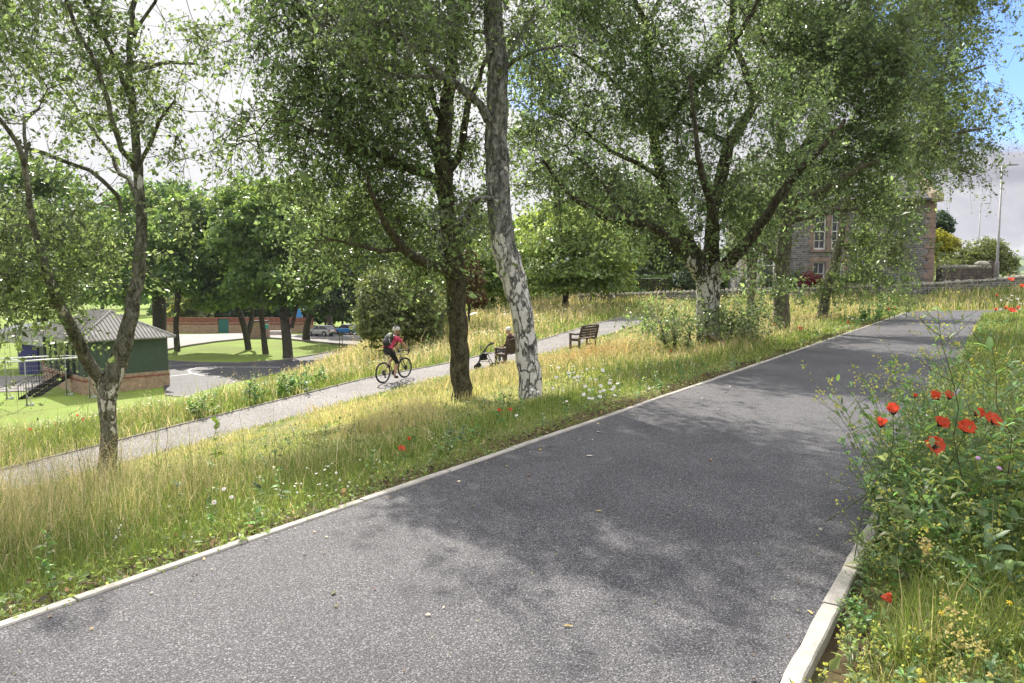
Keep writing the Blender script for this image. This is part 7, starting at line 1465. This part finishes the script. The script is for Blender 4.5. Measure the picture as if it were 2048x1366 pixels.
# ---------------------------------------------------------------- camera, sky, sun
cam = bpy.data.cameras.new('camera'); co = bpy.data.objects.new('camera', cam); COL.objects.link(co); SC.camera = co
co.location = (0, 0, EYE); co.rotation_euler = (pi / 2 - PITCH, 0, 0); cam.lens = F / 2048 * 36; cam.sensor_width = 36; cam.sensor_fit = 'HORIZONTAL'; cam.clip_start = .05; cam.clip_end = 6000
AZ, EL = radians(-20), radians(44)
sd = Vector((sin(AZ) * cos(EL), cos(AZ) * cos(EL), sin(EL)))
sun = bpy.data.lights.new('sun', 'SUN'); so = bpy.data.objects.new('sun', sun); COL.objects.link(so); so.location = sd * 100
sun.energy = 5.0; sun.angle = radians(.53); sun.color = (1, .93, .82); so.rotation_euler = sd.to_track_quat('Z', 'Y').to_euler()
w = bpy.data.worlds.new('World'); SC.world = w; w.use_nodes = True; nt = w.node_tree; nt.nodes.clear()
out = nt.nodes.new('ShaderNodeOutputWorld'); bg = nt.nodes.new('ShaderNodeBackground'); nt.links.new(bg.outputs[0], out.inputs[0]); bg.inputs[1].default_value = .15
sky = nt.nodes.new('ShaderNodeTexSky'); sky.sky_type = 'NISHITA'; sky.sun_disc = False; sky.sun_elevation = EL; sky.sun_rotation = AZ; sky.air_density = 1.0; sky.dust_density = .6; sky.ozone_density = 1.6
tc = nt.nodes.new('ShaderNodeTexCoord'); dirv = tc.outputs['Generated']
mp = nt.nodes.new('ShaderNodeMapping'); mp.inputs['Scale'].default_value = (1, 1, 2.2); nt.links.new(dirv, mp.inputs[0])
def hole(u, v, c0, c1):
    d = Vector(ray(u, v)).normalized(); vm = nt.nodes.new('ShaderNodeVectorMath'); vm.operation = 'DOT_PRODUCT'; nt.links.new(dirv, vm.inputs[0]); vm.inputs[1].default_value = d
    mr = nt.nodes.new('ShaderNodeMapRange'); mr.interpolation_type = 'SMOOTHSTEP'; mr.inputs[1].default_value = cos(radians(c0)); mr.inputs[2].default_value = cos(radians(c1)); nt.links.new(vm.outputs['Value'], mr.inputs[0]); return mr.outputs[0]
n1 = noise(nt, mp.outputs[0], 3.2, 9, .58, .3); n2 = noise(nt, mp.outputs[0], 6.5, 8, .6, .5)
gap = math_n(nt, 'MAXIMUM', math_n(nt, 'MAXIMUM', hole(2090, -70, 13, 5), math_n(nt, 'MULTIPLY', hole(1070, 175, 4.6, 1.2), .75)), hole(590, 512, 4, 1))
# clouds thin out round the gaps
dens = math_n(nt, 'SUBTRACT', math_n(nt, 'ADD', n1, .26), math_n(nt, 'MULTIPLY', gap, .62))
cov = ramp(nt, dens, [(.38, (0, 0, 0)), (.52, (1, 1, 1))]).outputs[0]
glow = hole(470, 180, 50, 8)
sz = nt.nodes.new('ShaderNodeSeparateXYZ'); nt.links.new(dirv, sz.inputs[0]); high = nt.nodes.new('ShaderNodeMapRange'); high.interpolation_type = 'SMOOTHSTEP'; high.inputs[1].default_value = .25; high.inputs[2].default_value = .75; nt.links.new(sz.outputs[2], high.inputs[0])
shade = ramp(nt, n2, [(.34, (1.7, 1.7, 1.95)), (.5, (2.5, 2.46, 2.65)), (.64, (3.9, 3.88, 3.9))]).outputs[0]
shade = mix(nt, high.outputs[0], shade, (7.5, 7.5, 7.6))
bright = mix(nt, math_n(nt, 'MULTIPLY', glow, .68), shade, (4.1, 4.08, 4.05))
c = mix(nt, cov, mix(nt, 1.0, sky.outputs[0], (.52, .66, 1.0), 'MULTIPLY'), bright)
nt.links.new(c, bg.inputs[0])
SC.view_settings.view_transform = 'Standard'; SC.view_settings.look = 'None'; SC.view_settings.gamma = 1.0; SC.view_settings.exposure = 0.8
SC.render.engine = 'CYCLES'; SC.cycles.max_bounces = 8; SC.cycles.diffuse_bounces = 4; SC.cycles.transmission_bounces = 4; SC.cycles.transparent_max_bounces = 6
SC.cycles.use_denoising = True; SC.cycles.sample_clamp_indirect = 6.0
